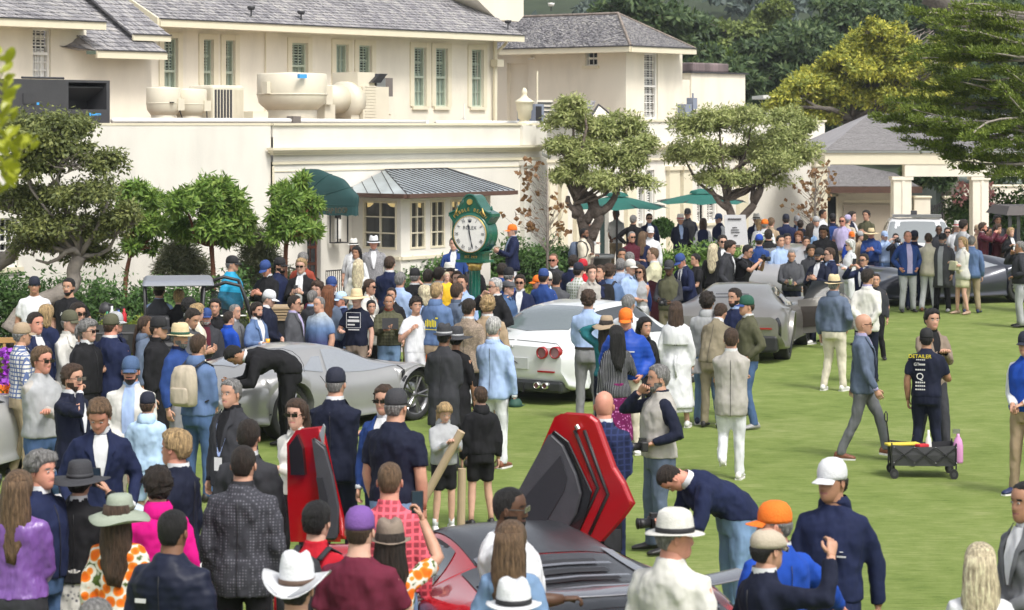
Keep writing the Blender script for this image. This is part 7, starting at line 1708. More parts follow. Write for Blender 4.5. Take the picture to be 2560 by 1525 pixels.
 n0=len(mb.v);mb.v+=[tuple(p)for p in headxf(HV)];f0=len(mb.f)
 mb.f+=[tuple(n0+i for i in fc)for fc in HEADF];mi=[0]*len(HEADF)
 for i in LIPF:mi[i]=1
 for i in BROWF:mi[i]=2
 if beard:
  for i in BEARDF:mi[i]=2
 mb.mi+=mi
 def fin(mb_,name,mats,parent=root,smooth=True,sub=0):
  V=np.array(mb_.v)*S;V[:,2]+=zoff*S
  m=me_from(V,mb_.f,name,smooth)
  if any(mb_.mi):m.polygons.foreach_set('material_index',mb_.mi)
  for q in(mats if isinstance(mats,(list,tuple))else[mats]):m.materials.append(q)
  o=obj(name,m,None,parent)
  return o
 lipc=mat_plain('lip_'+skin,mul({'a':(.50,.20,.17),'b':(.42,.17,.14),'c':(.30,.12,.10),'d':(.16,.07,.06),'e':(.09,.04,.035),'r':(.5,.2,.16)}[skin],1),.5)
 bd=fin(mb,'body',[skin_mat(skin),lipc,hair_mat(hair if hair not in('lblond',)else 'blond')])
 if mid and not glasses:
  for s in(-1,1):
   e_=MB();e_.lathe([(0,-.006),(.011,-.003),(.013,.0),(.011,.003),(0,.006)],8)
   q=[(s*.031+p[0],-.0815+p[2]*.6-.002,.112+p[1]*.55)for p in e_.v];m_=MB();m_.v=[tuple(p)for p in headxf(q)];m_.f=e_.f;m_.mi=[0]*len(m_.f);eo=fin(m_,'eye',mat_plain('eye_white',(.6,.58,.55),.3),bd)
   q=[(s*.031+p[0]*.45,-.0855+p[2]*.5,.112+p[1]*.5)for p in e_.v];m_=MB();m_.v=[tuple(p)for p in headxf(q)];m_.f=e_.f;m_.mi=[0]*len(m_.f);fin(m_,'iris',mat_plain('eye_dark',(.02,.014,.01),.2),bd)
   # hair
 def shell(zlo_f,zlo_b,th,bump=0,zs=None,sidez=None,nm='hair',mat=None,nseed=0):
  Vv=[];zz=[z for z in HZ if z>-.02]+[]
  for z in HZ[1:]:
   rr=head_ring(z,0,HN,False);
   for j,p in enumerate(rr):
    t=2*math.pi*j/HN;a=abs(t if t<math.pi else t-2*math.pi)
    if a<.95:lo=zlo_f-.012*(a/.95)
    elif a<1.5:lo=zlo_f-.012+((.085 if sidez is None else sidez)-zlo_f+.012)*(a-.95)/.55
    elif a<1.85:lo=.095 if sidez is None else sidez
    else:lo=zlo_b+((.09 if sidez is None else sidez)-zlo_b)*max(0,1-(a-1.85)/.5)
    msk=min(1,max(0,(z-lo)/.016))*(0 if hat and z>.135 else 1)
    o_=(th*msk+(-.012)*(1-msk))+(bump*rng.normal()if bump and msk>.5 else 0)
    if a>2.0:o_+=th*.3*msk
    L=math.hypot(p[0],p[1])+1e-6;Vv.append((p[0]*(1+o_/L)if L>.01 else p[0],p[1]*(1+o_/L)if L>.01 else p[1],z+(th*.9*msk*max(0,(z-.17)/.066)if True else 0)+(bump*rng.normal()*.6 if bump and msk>.5 else 0)))
  k=len(HZ)-1;m_=MB();m_.v=[tuple(p)for p in headxf(Vv)];m_.f=[(i*HN+j,i*HN+(j+1)%HN,(i+1)*HN+(j+1)%HN,(i+1)*HN+j)for i in range(k-1)for j in range(HN)]+[tuple(range((k-1)*HN,k*HN)),tuple(reversed(range(HN)))];m_.mi=[0]*len(m_.f)
  return fin(m_,nm,mat or hair_mat(hair))
 hm=hair_mat(hair)
 if hs in('short','quiff','thin','buzz','curly','long','pony','bob','bun','locs'):
  th={'short':.011,'quiff':.018,'thin':.006,'buzz':.004,'curly':.026,'long':.018,'pony':.012,'bob':.024,'bun':.012,'locs':.022}[hs]
  if hat:th=min(th,.012)
  zf={'thin':.208,'short':.186,'quiff':.182,'buzz':.188,'curly':.172,'long':.175,'pony':.182,'bob':.165,'bun':.182,'locs':.175}[hs]
  hobj=shell(zf,.03 if sex=='m' else .02,th,{'short':.0025,'quiff':.004,'curly':.008,'bob':.003}.get(hs,.001),sidez=None if sex=='m' or hs in('pony','bun')else .06)
 if hs=='bald' and hair in('grey','lgrey','brown'):shell(.30,.04,.004,0,sidez=.10)if False else None
 if hs in('long','bob','pony','locs'):
  m_=MB();zb_={'long':1.18+.06*vz,'bob':1.46,'locs':1.34,'pony':1.25}[hs];rr_=[]
  zt=1.70;nn=9;wd=.088 if hs!='pony' else .03
  for i in range(nn):
   t=i/(nn-1);z=zt+(zb_-zt)*t
   if hs=='pony':cy=.10+.06*math.sin(t*2.2);w_=.03*(1-.6*t)+.005;rr_.append([tuple(p)for p in ring(0,cy,z-.06,w_,w_,w_,12)]);continue
   w_=wd+(.022*math.sin(t*3))*(1 if hs!='bob' else .6)-(.05*max(0,t-.75)*3 if hs=='long' else 0);cy=.045+.03*t if hs=='long' else .03
   sec=[]
   for j in range(22):
    a=2*math.pi*j/22;c,s=math.sin(a),-math.cos(a)
    yb=.085 if z>1.5 else .075;x=c*w_;y=cy+(s*yb if s>0 else s*.015)
    wob=1+.05*math.sin(9*a+5*t)+.03*rng.normal();sec.append((x*wob,y*(1+.04*math.sin(7*a+8*t)),z+(.02*rng.normal()if i==nn-1 else 0)))
   rr_.append(sec)
  q=np.array([p for r_ in rr_ for p in r_]);nr=len(rr_[0])
  q2=q-cs(0,.0,0);cH=rot('z',hyaw*.8);q2=(cH@q2.T).T;q2=warp(q2);m_.grid([[tuple(p)for p in q2[i*nr:(i+1)*nr]]for i in range(nn)],True);m_.f.append(tuple(range((nn-1)*nr,nn*nr)));m_.mi.append(0);m_.f.append(tuple(reversed(range(nr))));m_.mi.append(0)
  o=fin(m_,'hair',hm)
 if hs=='bun':m_=MB();b_=MB().lathe([(0,-.035),(.025,-.025),(.036,0),(.025,.025),(0,.035)],10);m_.v=[tuple(p)for p in headxf([(p[0],.115+p[1],.15+p[2])for p in b_.v])];m_.f=b_.f;m_.mi=b_.mi;fin(m_,'hair_bun',hm)
 if glasses:
  m_=MB()
  for s in(-1,1):m_.box(s*.034-.027,s*.034+.027,-.105,-.100,.094,.126);m_.box(s*.074-.002,s*.074+.002,-.10,.0,.112,.118)
  m_.box(-.012,.012,-.105,-.101,.114,.12);q=headxf(m_.v);m_.v=[tuple(p)for p in q]
  fin(m_,'sunglasses' if glasses==1 else 'glasses',mat_plain('shades',(.012,.01,.01),.15)if glasses==1 else mat_plain('spectacle',(.10,.09,.08),.2),smooth=False)
  # headgear
 if hat:
  hmn='straw_'+hc if hat in('straw','wide','sunhat')else 'felt_'+hc
  HM=mat_noise('hat_'+hmn,COLS[hc],.10,30 if hat in('straw','wide')else 8,.8,.35,90)
  def hput(mb_,nm,mat,par=root):mb_.v=[tuple(p)for p in headxf(mb_.v)];return fin(mb_,nm,mat,par)
  if hat in('cap','bcap','beanie','news'):
   m_=MB();prof=[(1.03,.128 if hat!='beanie' else .115),(1.05,.15),(1.04,.18),(.93,.215),(.70,.242),(.35,.255),(0,.258)]
   m_.lathe([(r_*.088,z_)for r_,z_ in prof],18,(0,.006,0),.93,1.14)
   if hat=='news':m_.v=[(p[0]*1.12,p[1]*1.10-.012,p[2]-.25*max(0,p[2]-.15)-.03*max(0,(-p[1])/.1)*(p[2]>.16))for p in m_.v]
   c_=hput(m_,'cap' if hat!='beanie' else 'beanie',HM)
   if hat in('cap','bcap','news'):
    b_=MB();sg=-1 if hat!='bcap' else 1;rows=[]
    L_=.075 if hat!='news' else .045
    for i in range(5):
     t=i/4;row=[]
     for j in range(11):
      a=-1.0+2.0*j/10;x=math.sin(a)*(.080+.002*t);y=-(math.cos(a)*.098)-L_*t*(math.cos(a*1.25));row.append((x,sg*-1*y*-1 if sg>0 else y,.138-.022*t-.012*(x/.08)**2))
     rows.append(row)
    b2=[[(p[0],p[1],p[2]-.004)for p in r_]for r_ in rows]
    b_.grid(rows);b_.grid(b2);b_.grid([rows[-1],b2[-1]]);hput(b_,'brim',mat_noise('hat_felt_'+(band if band in COLS and hat=='cap' and band!='black' else hc),COLS[band if band in COLS and hat=='cap' and band!='black' else hc],.1,8,.8,.3,90),c_)
  else:
   R0={'straw':.155,'fedora':.145,'wide':.235,'cowboy':.205,'sunhat':.215}[hat];ch={'straw':.135,'fedora':.135,'wide':.125,'cowboy':.17,'sunhat':.11}[hat]
   def bf(x,y,z,r_,t):
    if r_>.11:
     k=(r_-.11)/(R0-.11)
     if hat=='cowboy':z+=.075*k*abs(math.cos(t))**2-.03*k*abs(math.sin(t));x*=.92;y*=1.08
     elif hat=='sunhat':z+=-.05*k+.018*k*math.sin(3*t+1)
     elif hat=='wide':z+=-.015*k+.012*k*math.cos(2*t)
     else:z+=-.008*k+.014*k*abs(math.cos(t))*(1 if y>-.05 else .4)
    elif z>ch*.8+.12 and hat in('straw','fedora','cowboy'):
     z-=.028*math.exp(-(x/.028)**2)*(1 if r_<.075 else .4);x*=(.86 if y<0 else .97)
    return x,y,z
   m_=MB();zb=.135
   m_.lathe([(R0,zb-.003),(R0,zb),(.16 if R0>.2 else .13,zb+.001),(.100,zb+.004),(.099,zb+.03),(.093,zb+ch*.6),(.085,zb+ch*.9),(.068,zb+ch),(.03,zb+ch*1.0),(0,zb+ch*.985)],26,(0,0,0),.93,1.1,fn=bf)
   c_=hput(m_,'hat',HM)
   if band:b_=MB().lathe([(.1025,zb+.006),(.1015,zb+.034)],26,(0,0,0),.93,1.1);hput(b_,'hat_band',mat_plain('band_'+band,COLS[band],.7),c_)
   # garments
 def garment(name,mb_,mat,disp=.010,vox=None):
  o=fin(mb_,name,mat)
  if mid:
   r_=o.modifiers.new('remesh','REMESH');r_.mode='VOXEL';r_.voxel_size=vox or(.016 if near else .022);r_.use_smooth_shade=True
   s_=o.modifiers.new('smooth','SMOOTH');s_.iterations=5;s_.factor=.5
   d_=o.modifiers.new('folds','DISPLACE');d_.texture=CLOUD;d_.strength=disp*2.2;d_.mid_level=.62;d_.texture_coords='LOCAL'
  return o
 kinds={'suit':(.80,1,.018),'blazer':(.80,1,.018),'jacket':(.90,1,.024),'puffer':(.90,1,.034),'shirt':(.90,1,.014),'tucked':(.97,1,.014),'tee':(.88,.42,.016),'polo':(.88,.42,.016),'hoodie':(.90,1,.024),'sweater':(.92,1,.020),'vest':(.90,0,.028),'coat':(.55,1,.022),'dress':(.50,.75,.012),'trench':(.28,1,.018),'tank':(.9,0,.008),'blouse':(.92,.9,.020)}
 hz_,slv,th=kinds[top]
 if hem is not None:hz_=hem
 if sleeve is not None:slv=sleeve
 def torso_shell(hz,th,flare=0.0,upto=11,collar=0):
  Z=[t_[0]for t_ in T];sec=[]
  zs=[hz]+[z for z in(.3,.42,.55,.68)if hz+.05<z<.8]+[z for z in Z if z>hz+.03][:upto]
  for z in zs:
   hw=np.interp(z,Z,[t_[1]for t_ in T]);a=np.interp(z,Z,[t_[2]for t_ in T]);b=np.interp(z,Z,[t_[3]for t_ in T]);c=np.interp(z,Z,[t_[4]for t_ in T])
   if z<.8:hw,a,b=T[0][1],T[0][2],T[0][3]
   fl=flare*max(0,(1.0-z))+th*(1 if z<1.42 else .7)
   bel=(.05*(D_-1)*2.2)*math.exp(-((z-1.05)/.16)**2)
   sec.append(ring(0,c,z,hw*W_+fl,a*D_+fl+bel,b*D_+fl,NSEG,2.4 if sex=='m' else 2.2))
  if collar:
   sec.append(ring(0,.02,1.50,neckr+.014,neckr+.012,neckr+.012,NSEG));sec.append(ring(0,.018,1.50+collar,neckr+.020,neckr+.016,neckr+.016,NSEG))
  return sec
 def add_torso(mb_,sec):
  P_=[[tuple(p)for p in warp(r_)]for r_ in sec];n0=len(mb_.v);mb_.grid(P_,True);n=NSEG;k=len(sec)
  mb_.f.append(tuple(reversed(range(n0,n0+n))));mb_.mi.append(mb_.cur);mb_.f.append(tuple(range(n0+(k-1)*n,n0+k*n)));mb_.mi.append(mb_.cur)
 def add_sleeves(mb_,frac,th,k=1.0):
  for s in(-1,1):
   S_,E_,H_=arm[s];w_=W_*k
   full=[S_+cs(-s*.07,0,.022),S_+cs(-s*.01,0,.0),S_+(E_-S_)*.35,S_+(E_-S_)*.75,E_,E_+(H_-E_)*.35,E_+(H_-E_)*.95]
   rad=[.050*w_+th*.6,.060*w_+th*.6,.056*w_+th*.8,.050*w_+th*.8,.047*w_+th*.8,.043*w_+th*.8,.032+th*.8]
   if frac<.6:full=full[:4];rad=rad[:4];rad[-1]+=.008
   elif frac<.85:full=full[:6];rad=rad[:6]
   mb_.tube(full,rad,10)
 mat_t=cloth(tc,tp)
 under_obj=None
 jacket_like=top in('suit','blazer','jacket','puffer','coat','hoodie')
 mbt=MB();col_h=.02 if top in('suit','blazer','shirt','tucked','polo','coat','blouse','jacket','vest','puffer')else 0
 flare={'dress':.10,'coat':.05,'trench':.12,'suit':.06,'blazer':.06}.get(top,.0)
 add_torso(mbt,torso_shell(hz_,th,flare,11,col_h))
 if slv>0:add_sleeves(mbt,slv,th*.9)
 gname={'suit':'jacket','blazer':'jacket','jacket':'jacket','puffer':'jacket','shirt':'shirt','tucked':'shirt','tee':'t_shirt','polo':'polo_shirt','hoodie':'hoodie','sweater':'sweater','vest':'vest','coat':'coat','dress':'dress','trench':'coat','tank':'top','blouse':'blouse'}[top]
 G_=garment(gname,mbt,mat_t,.014 if near else .011)
 if top=='vest' or top=='tank':
  if top=='vest':
   m_=MB();add_torso(m_,torso_shell(.95,.012,0,11,.025));add_sleeves(m_,1,.014);garment('shirt',m_,cloth(under))
 def fpatch(pts,off,name,mat,par=root,th2=None):
  """pts: list of rows (z, x_left, x_right); follows the front of the garment"""
  m_=MB();rows=[];Z=[t_[0]for t_ in T]
  for(z,xa,xb)in pts:
   hw=np.interp(z,Z,[t_[1]for t_ in T])*W_+th;a=np.interp(z,Z,[t_[2]for t_ in T])*D_+th+(flare*max(0,1-z))+(.05*(D_-1)*2.2)*math.exp(-((z-1.05)/.16)**2);c=np.interp(z,Z,[t_[4]for t_ in T])
   row=[]
   for i in range(5):
    x=xa+(xb-xa)*i/4;e=2.4;y=c-a*max(0,1-abs(x/hw)**e)**(1/e)-off;row.append((x,y,z))
   rows.append([tuple(p)for p in warp(row)])
  m_.grid(rows);back=[[(p[0],p[1]+.006,p[2])for p in r_]for r_ in rows];m_.grid([list(reversed(r_))for r_ in back])
  return fin(m_,name,mat,par)
 toward=True
 if top in('suit','blazer')or(jacket_like and open_):
  low=1.12 if not open_ else hz_+.04;wtop=.055;wl=.012 if not open_ else .05
  rows_=[(1.475,-.045,.045),(1.40,-.058,.058),(1.30,-.045 if not open_ else-.06,.045 if not open_ else .06),(1.20,-.026 if not open_ else-.06,.026 if not open_ else .06),(low+.01,-wl,wl)]
  if open_:rows_=rows_[:-1]+[(1.08,-.055,.055),(low+.01,-.06,.06)]
  us=fpatch(rows_,.011,'shirt_front',cloth(under))
  if tie:fpatch([(1.455,-.016,.016),(1.43,-.013,.013),(1.3,-.022,.022),(1.14,-.03,.03)],.018,'tie',cloth(tie))
  if top in('suit','blazer')and Y<50:
   for s in(-1,1):
    r3=[(1.49,s*.05,s*.075),(1.42,s*.060,s*.105),(1.37,s*.056,s*.118),(1.34,s*.052,s*.085),(1.22,s*.030,s*.060),(low,s*.012,s*.022)]
    if open_:r3=[(a,b*1.1,c*1.1)for a,b,c in r3[:-1]]+[(1.1,s*.06,s*.07)]
    fpatch([(a,min(b,c),max(b,c))for a,b,c in r3],.019,'lapel',mat_t)
 if top in('polo','shirt','tucked','blouse')and Y<50:
  m_=MB()
  for s in(-1,1):
   q=[(s*.012,-.066-.004,1.478),(s*.055,-.052,1.492),(s*.062,-.062,1.462),(s*.036,-.094,1.438)];m_.add([tuple(p)for p in warp(q)]+[tuple(p)for p in warp([(a,b+.006,c)for a,b,c in q])],[(0,1,2,3),(7,6,5,4),(0,4,5,1),(2,6,7,3)])
  fin(m_,'collar',mat_t if under=='white' else cloth(under),smooth=False)
 if top=='hoodie':
  m_=MB();secs_=[ring(0,.045,1.40,.085,.02,.075,14),ring(0,.045,1.45,.105,.05,.085,14),ring(0,.035,1.50,.098,.085,.085,14),ring(0,.03,1.535,.075,.07,.065,14)]
  P_=[[tuple(p)for p in warp(r_)]for r_ in secs_];m_.grid(P_,True);m_.f.append(tuple(reversed(range(14))));m_.mi.append(0);fin(m_,'hood',mat_t)
 if top in('suit','blazer','sweater','jacket'):
  m_=MB();secs_=[ring(0,.02,1.475,neckr+.014,neckr+.014,neckr+.014,14),ring(0,.016,1.528,neckr+.010,neckr+.008,neckr+.012,14)];m_.grid([[tuple(p)for p in warp(r_)]for r_ in secs_],True);fin(m_,'collar',cloth(under))
 if top in('suit','blazer')and Y<45:
  m_=MB();secs_=[ring(0,.022,1.452,neckr+.030,neckr+.020,neckr+.030,16),ring(0,.022,1.490,neckr+.021,neckr+.006,neckr+.024,16),ring(0,.022,1.496,neckr+.014,neckr+.004,neckr+.016,16)];m_.grid([[tuple(p)for p in warp(r_)]for r_ in secs_],True);fin(m_,'jacket_collar',mat_t)
 if Y<36 and top in('suit','blazer','jacket','vest','coat','puffer'):
  Z=[t_[0]for t_ in T];pz=[z for z in np.linspace(hz_+.01,1.40,9)];q=[(0,np.interp(z,Z,[t_[4]for t_ in T])+np.interp(z,Z,[t_[3]for t_ in T])*D_+th+flare*max(0,1-z)+.001+.05*(D_-1)*2.2*math.exp(-((z-1.05)/.16)**2),z)for z in pz]
  fin(MB().tube([tuple(p)for p in warp(q)],.0028,4),'back_seam',M_BLACK)
  if top=='jacket' and not open_:q=[(0,np.interp(z,Z,[t_[4]for t_ in T])-np.interp(z,Z,[t_[2]for t_ in T])*D_-th-.003-.05*(D_-1)*2.2*math.exp(-((z-1.05)/.16)**2),z)for z in pz];fin(MB().tube([tuple(p)for p in warp(q)],.004,4),'zip',M_BLACK)
 if Y<40 and slv>=1 and top in('suit','blazer'):
  for s in(-1,1):
   S_,E_,H_=arm[s];d_=(H_-E_)/(np.linalg.norm(H_-E_)+1e-6);fin(MB().tube([H_-d_*.03,H_+d_*.006],.034,10),'cuff',cloth(under))
 if top=='trench':
  m_=MB();secs_=[ring(0,.0,1.17,.20*W_,.16,.155,NSEG),ring(0,.0,1.20,.205*W_,.165,.16,NSEG),ring(0,.01,1.40,.20*W_,.13,.135,NSEG),ring(0,.02,1.47,.09,.07,.08,NSEG)];m_.grid([[tuple(p)for p in warp(r_)]for r_ in secs_],True);fin(m_,'cape',mat_t)
  fin(MB().tube([(0,.17,1.02),(.02,.185,.9),(-.01,.19,.72)],.012,6),'belt_tie',mat_t)
  # legwear
 mat_b=cloth(bc,'skirtprint' if bot=='printskirt' else('snake' if bot=='snakeskirt' else None))
 if top not in('dress','trench')or bot not in('none',):
  m_=MB();Z=[t_[0]for t_ in T]
  if bot in('trousers','jeans','shorts','cuffed','wide'):
   sec=[]
   for z in(.79,.86,.92,.99,1.03):
    hw=np.interp(z,Z,[t_[1]for t_ in T]);a=np.interp(z,Z,[t_[2]for t_ in T]);b=np.interp(z,Z,[t_[3]for t_ in T]);k_=.010
    bel=(.05*(D_-1)*1.6)*math.exp(-((z-1.05)/.16)**2);sec.append(ring(0,0,z,hw*W_*.985+k_,a*D_+k_+bel,b*D_+k_,NSEG,2.4))
   add_torso(m_,sec)
   for s in(-1,1):
    hp,kn,an=LG[s];w_=W_
    if bot=='shorts':full=[hp+cs(0,0,.02),hp+(kn-hp)*.35,hp+(kn-hp)*.85];rad=[(.092*w_,.105*w_),.092*w_,.088*w_]
    else:
     r2={'wide':(.085,.095)}.get(bot,(.066,.062));full=[hp+cs(0,0,.02),hp+(kn-hp)*.3,hp+(kn-hp)*.7,kn,kn+(an-kn)*.4,kn+(an-kn)*.8,an+cs(0,0,-.03)];rad=[(.090*w_,.108*w_),.094*w_,.082*w_,.070*w_,r2[0]*w_**.5,r2[1],r2[1]*1.02]
    m_.tube(full,rad,12)
   garment({'shorts':'shorts','jeans':'jeans'}.get(bot,'trousers'),m_,mat_b,.009)
   if top in('tucked',):
    b_=MB();b_.grid([ring(0,0,.975,T[2][1]*W_*.985+.014,T[2][2]*D_+.014,T[2][3]*D_+.014,NSEG,2.4),ring(0,0,1.01,T[2][1]*W_*.985+.014,T[2][2]*D_+.014,T[2][3]*D_+.014,NSEG,2.4)],True);fin(b_,'belt',mat_plain('belt_leather',(.02,.015,.012),.5))
  elif bot in('skirt','printskirt','snakeskirt','miniskirt'):
   lo=.62 if bot=='miniskirt' else .22;m_=MB();sec=[]
   for i,z in enumerate(np.linspace(lo,1.02,7)):
    hw=.165+.05*(1-i/6)*(1.6 if lo<.5 else .3);sec.append(ring(0,0,z,hw*W_,hw*.75,hw*.8,NSEG,2.1))
   add_torso(m_,sec);garment('skirt',m_,mat_b,.014)
 smat=mat_noise('shoe_'+shoes,{'black':(.015,.014,.014),'white':(.72,.71,.69),'brown':(.20,.075,.04),'navy':(.02,.03,.09),'tan':(.40,.28,.2),'grey':(.3,.3,.3)}[shoes],.1,10,.5,.15)
 sole=mat_plain('sole_white',(.7,.69,.66),.6)
 for s in(-1,1):
  hp,kn,an=LG[s];m_=MB();dz=an[2]-.085;sl=0
  tilt=-.9 if(legs=='away' and s>0)else(.18 if(legs=='walk' and s>0)else 0)
  secs_=[]
  for(y,w_,h_)in((.075,.026,.05),(.06,.036,.085),(.01,.038,.095),(-.04,.040,.075),(-.10,.046,.055),(-.15,.044,.045),(-.185,.028,.03)):
   secs_.append([(w_*math.cos(t),y,.016+h_*.5+h_*.5*math.sin(t))for t in np.linspace(0,2*math.pi,10,endpoint=False)])
  q=np.array([p for r_ in secs_ for p in r_]);out_=rot('z',s*.16)
  base_=cs(an[0],an[1],dz);piv=cs(0,.03,.09)
  def tr(q):return(rot('x',tilt)@((out_@np.array(q).T).T-piv).T).T+piv+base_
  q=tr(q);m_.grid([[tuple(p)for p in q[i*10:(i+1)*10]]for i in range(7)],True);m_.f.append(tuple(range(60,70)));m_.f.append(tuple(reversed(range(10))));m_.mi+=[0,0]
  so_=fin(m_,'shoe',smat)
  if Y<50 and shoes in('white','brown','navy','tan'):
   m_=MB();pl=[(.038,.07),(.044,-.02),(.048,-.11),(.03,-.185),(-.03,-.185),(-.048,-.11),(-.044,-.02),(-.038,.07)];m_.prism(pl,.0,.022);m_.v=[tuple(p)for p in tr(m_.v)];fin(m_,'sole',sole,so_,False)
  if sock:fin(MB().tube([an+cs(0,0,.0),an+cs(0,0,.10)],.041,8),'sock',cloth(sock))
 if bp:
  m_=MB();m_.v=[]
  b_=empty('backpack',(X,Y,z0),fr,bp[1],'backpack')
  secs_=[ring(0,.235*D_,z,w_,.085,d_,16,3)for z,w_,d_ in((1.02,.12,.06),(1.05,.145,.085),(1.2,.15,.10),(1.34,.14,.085),(1.42,.11,.05),(1.44,.06,.02))];add_torso2=MB();add_torso2.grid([[tuple(np.array(p)*S)for p in warp(r_)]for r_ in secs_],True);add_torso2.f.append(tuple(reversed(range(16))));add_torso2.f.append(tuple(range(80,96)));add_torso2.mi+=[0,0]
  add_torso2.build('bag',cloth(bp[0]),b_,True)
  pk=MB();pk.grid([[tuple(np.array(p)*S)for p in warp(r_)]for r_ in[ring(0,.30*D_,z,w_,.04,.055,14,4)for z,w_ in((1.05,.09),(1.07,.11),(1.2,.11),(1.22,.09))]],True);pk.f.append(tuple(reversed(range(14))));pk.f.append(tuple(range(42,56)));pk.mi+=[0,0];pk.build('pocket',cloth(bp[0]),b_,True)
  for s in(-1,1):
   p_=[(s*.09,.16*D_,1.42),(s*.105,.04,1.475),(s*.115,-.09*D_,1.42),(s*.125,-.145*D_,1.28),(s*.16*W_,-.10,1.12),(s*.17*W_,.08,1.06)];MB().tube([tuple(np.array(p)*S)for p in warp(p_)],(.022,.008),6).build('strap',cloth('char'),b_,True)
 if strap:
  s=1;p_=[(-.10,.10,1.46),(-.10,-.03,1.50),(-.06,-.15*D_-.01,1.34),(.08,-.165*D_-.01,1.10),(.20*W_,-.05,.95)];fin(MB().tube([tuple(p)for p in warp(p_)],(.018,.005),6),'strap',cloth(strap))
 root['_y']=float(Y);del root['_y']
 root_info={}
 def hand_world(s):
  q=arm[s][2]*S;d=arm[s][2]-arm[s][1];d=d/np.linalg.norm(d);q=q+d*.09*S;q[2]+=zoff*S
  c,s_=math.cos(fr),math.sin(fr);return(X+c*q[0]-s_*q[1],Y+s_*q[0]+c*q[1],z0+q[2])
 for pr in props:
  make_prop(pr,root,hand_world,fr,S)
 return root
def make_prop(pr,root,hw,fr,S):
 kind,side,label=pr[0],pr[1],pr[2]
 if side==0:a,b=hw(-1),hw(1);loc=tuple((a[i]+b[i])/2 for i in range(3))
 else:loc=hw(side)
 if kind=='phone':
  e=empty('phone',loc,fr,label,'phone');wd,ht=(.075,.15)if len(pr)<4 else pr[3]
  o=MB().box(-wd/2,wd/2,-.005,.005,-.04,ht-.04).build('case',M_BLACK,e);bevel(o,.006);MB().box(-wd/2+.005,wd/2-.005,.0055,.007,-.035,ht-.045).build('screen',mat_plain('phone_screen',(.03,.05,.08),.1),e);e.rotation_euler=(R(-12),0,fr)
 elif kind=='camera':
  e=empty('photo_camera',loc,fr,label,'camera');o=MB().box(-.07,.07,-.03,.04,-.045,.05).build('housing',M_BLACK,e);bevel(o,.012);MB().box(-.03,.03,-.03,.03,.05,.08).build('viewfinder',M_BLACK,e)
  ln=pr[3]if len(pr)>3 else .10;wh=len(pr)>4
  l_=MB().tube([(0,-.03,0),(0,-.03-ln*.5,0),(0,-.03-ln*.55,0),(0,-.03-ln,0)],[.036,.038,.042,.042],14).build('lens',WHITEP if wh else M_BLACK,e,True);MB().tube([(0,-.03-ln,0),(0,-.04-ln,0)],.046,14).build('lens_hood',M_BLACK,l_,True)
  e.rotation_euler=(R(pr[5])if len(pr)>5 else 0,0,fr)
 elif kind=='tablet':
  e=empty('tablet',loc,fr,label,'tablet');o=MB().box(-.12,.12,-.006,.006,-.02,.14).build('case',M_BLACK,e);e.rotation_euler=(R(-10),0,fr)
 elif kind=='cap_':
  e=empty('held_cap',loc,fr,label,'cap');MB().lathe([(.09,0),(.088,.04),(.06,.09),(0,.10)],14,(0,0,-.03),.9,1.1).build('crown_panel',mat_plain('cap_green',(.02,.07,.05),.7),e,True);MB().box(-.06,.06,-.17,-.08,-.03,-.022).build('brim',mat_plain('cap_green',(.02,.07,.05),.7),e)
 elif kind=='cup':
  e=empty('cup',loc,fr,label,'cup');c=pr[3]if len(pr)>3 else 'white'
  MB().lathe([(.028,-.05),(.038,.06),(.0,.06)],12).build('cup',mat_plain('cup_'+c,COLS[c],.5),e,True).name='cup_body';MB().lathe([(.040,.06),(.040,.07),(.03,.075),(0,.075)],12).build('lid',WHITEP,e,True)
 elif kind=='glass':
  e=empty('drink',loc,fr,label,'drink');MB().lathe([(.026,-.05),(.034,.055),(0,.055)],12).build('glass',mat_plain('amber_drink',(.75,.38,.03),.15),e,True)
 elif kind=='bag':
  e=empty('handbag',loc,fr,label,'handbag');c=pr[3];z=pr[4]if len(pr)>4 else-.25
  o=MB().hexa([(-.13,-.05,z-.1),(.13,-.05,z-.1),(.13,.05,z-.1),(-.13,.05,z-.1)],[(-.11,-.03,z+.1),(.11,-.03,z+.1),(.11,.03,z+.1),(-.11,.03,z+.1)]).build('bag',cloth(c),e);bevel(o,.02)
  MB().tube([(-.09,0,z+.09),(-.03,0,-.0),(.03,0,.0),(.09,0,z+.09)],.008,6).build('strap',cloth(c),e,True)
 elif kind=='tube':
  e=empty('poster_tube',loc,0,label,'tube');MB().tube([pr[3],pr[4]],.045,14).build('tube',mat_noise('kraft_card',(.42,.32,.21),.06,6,.8,.1),e,True)
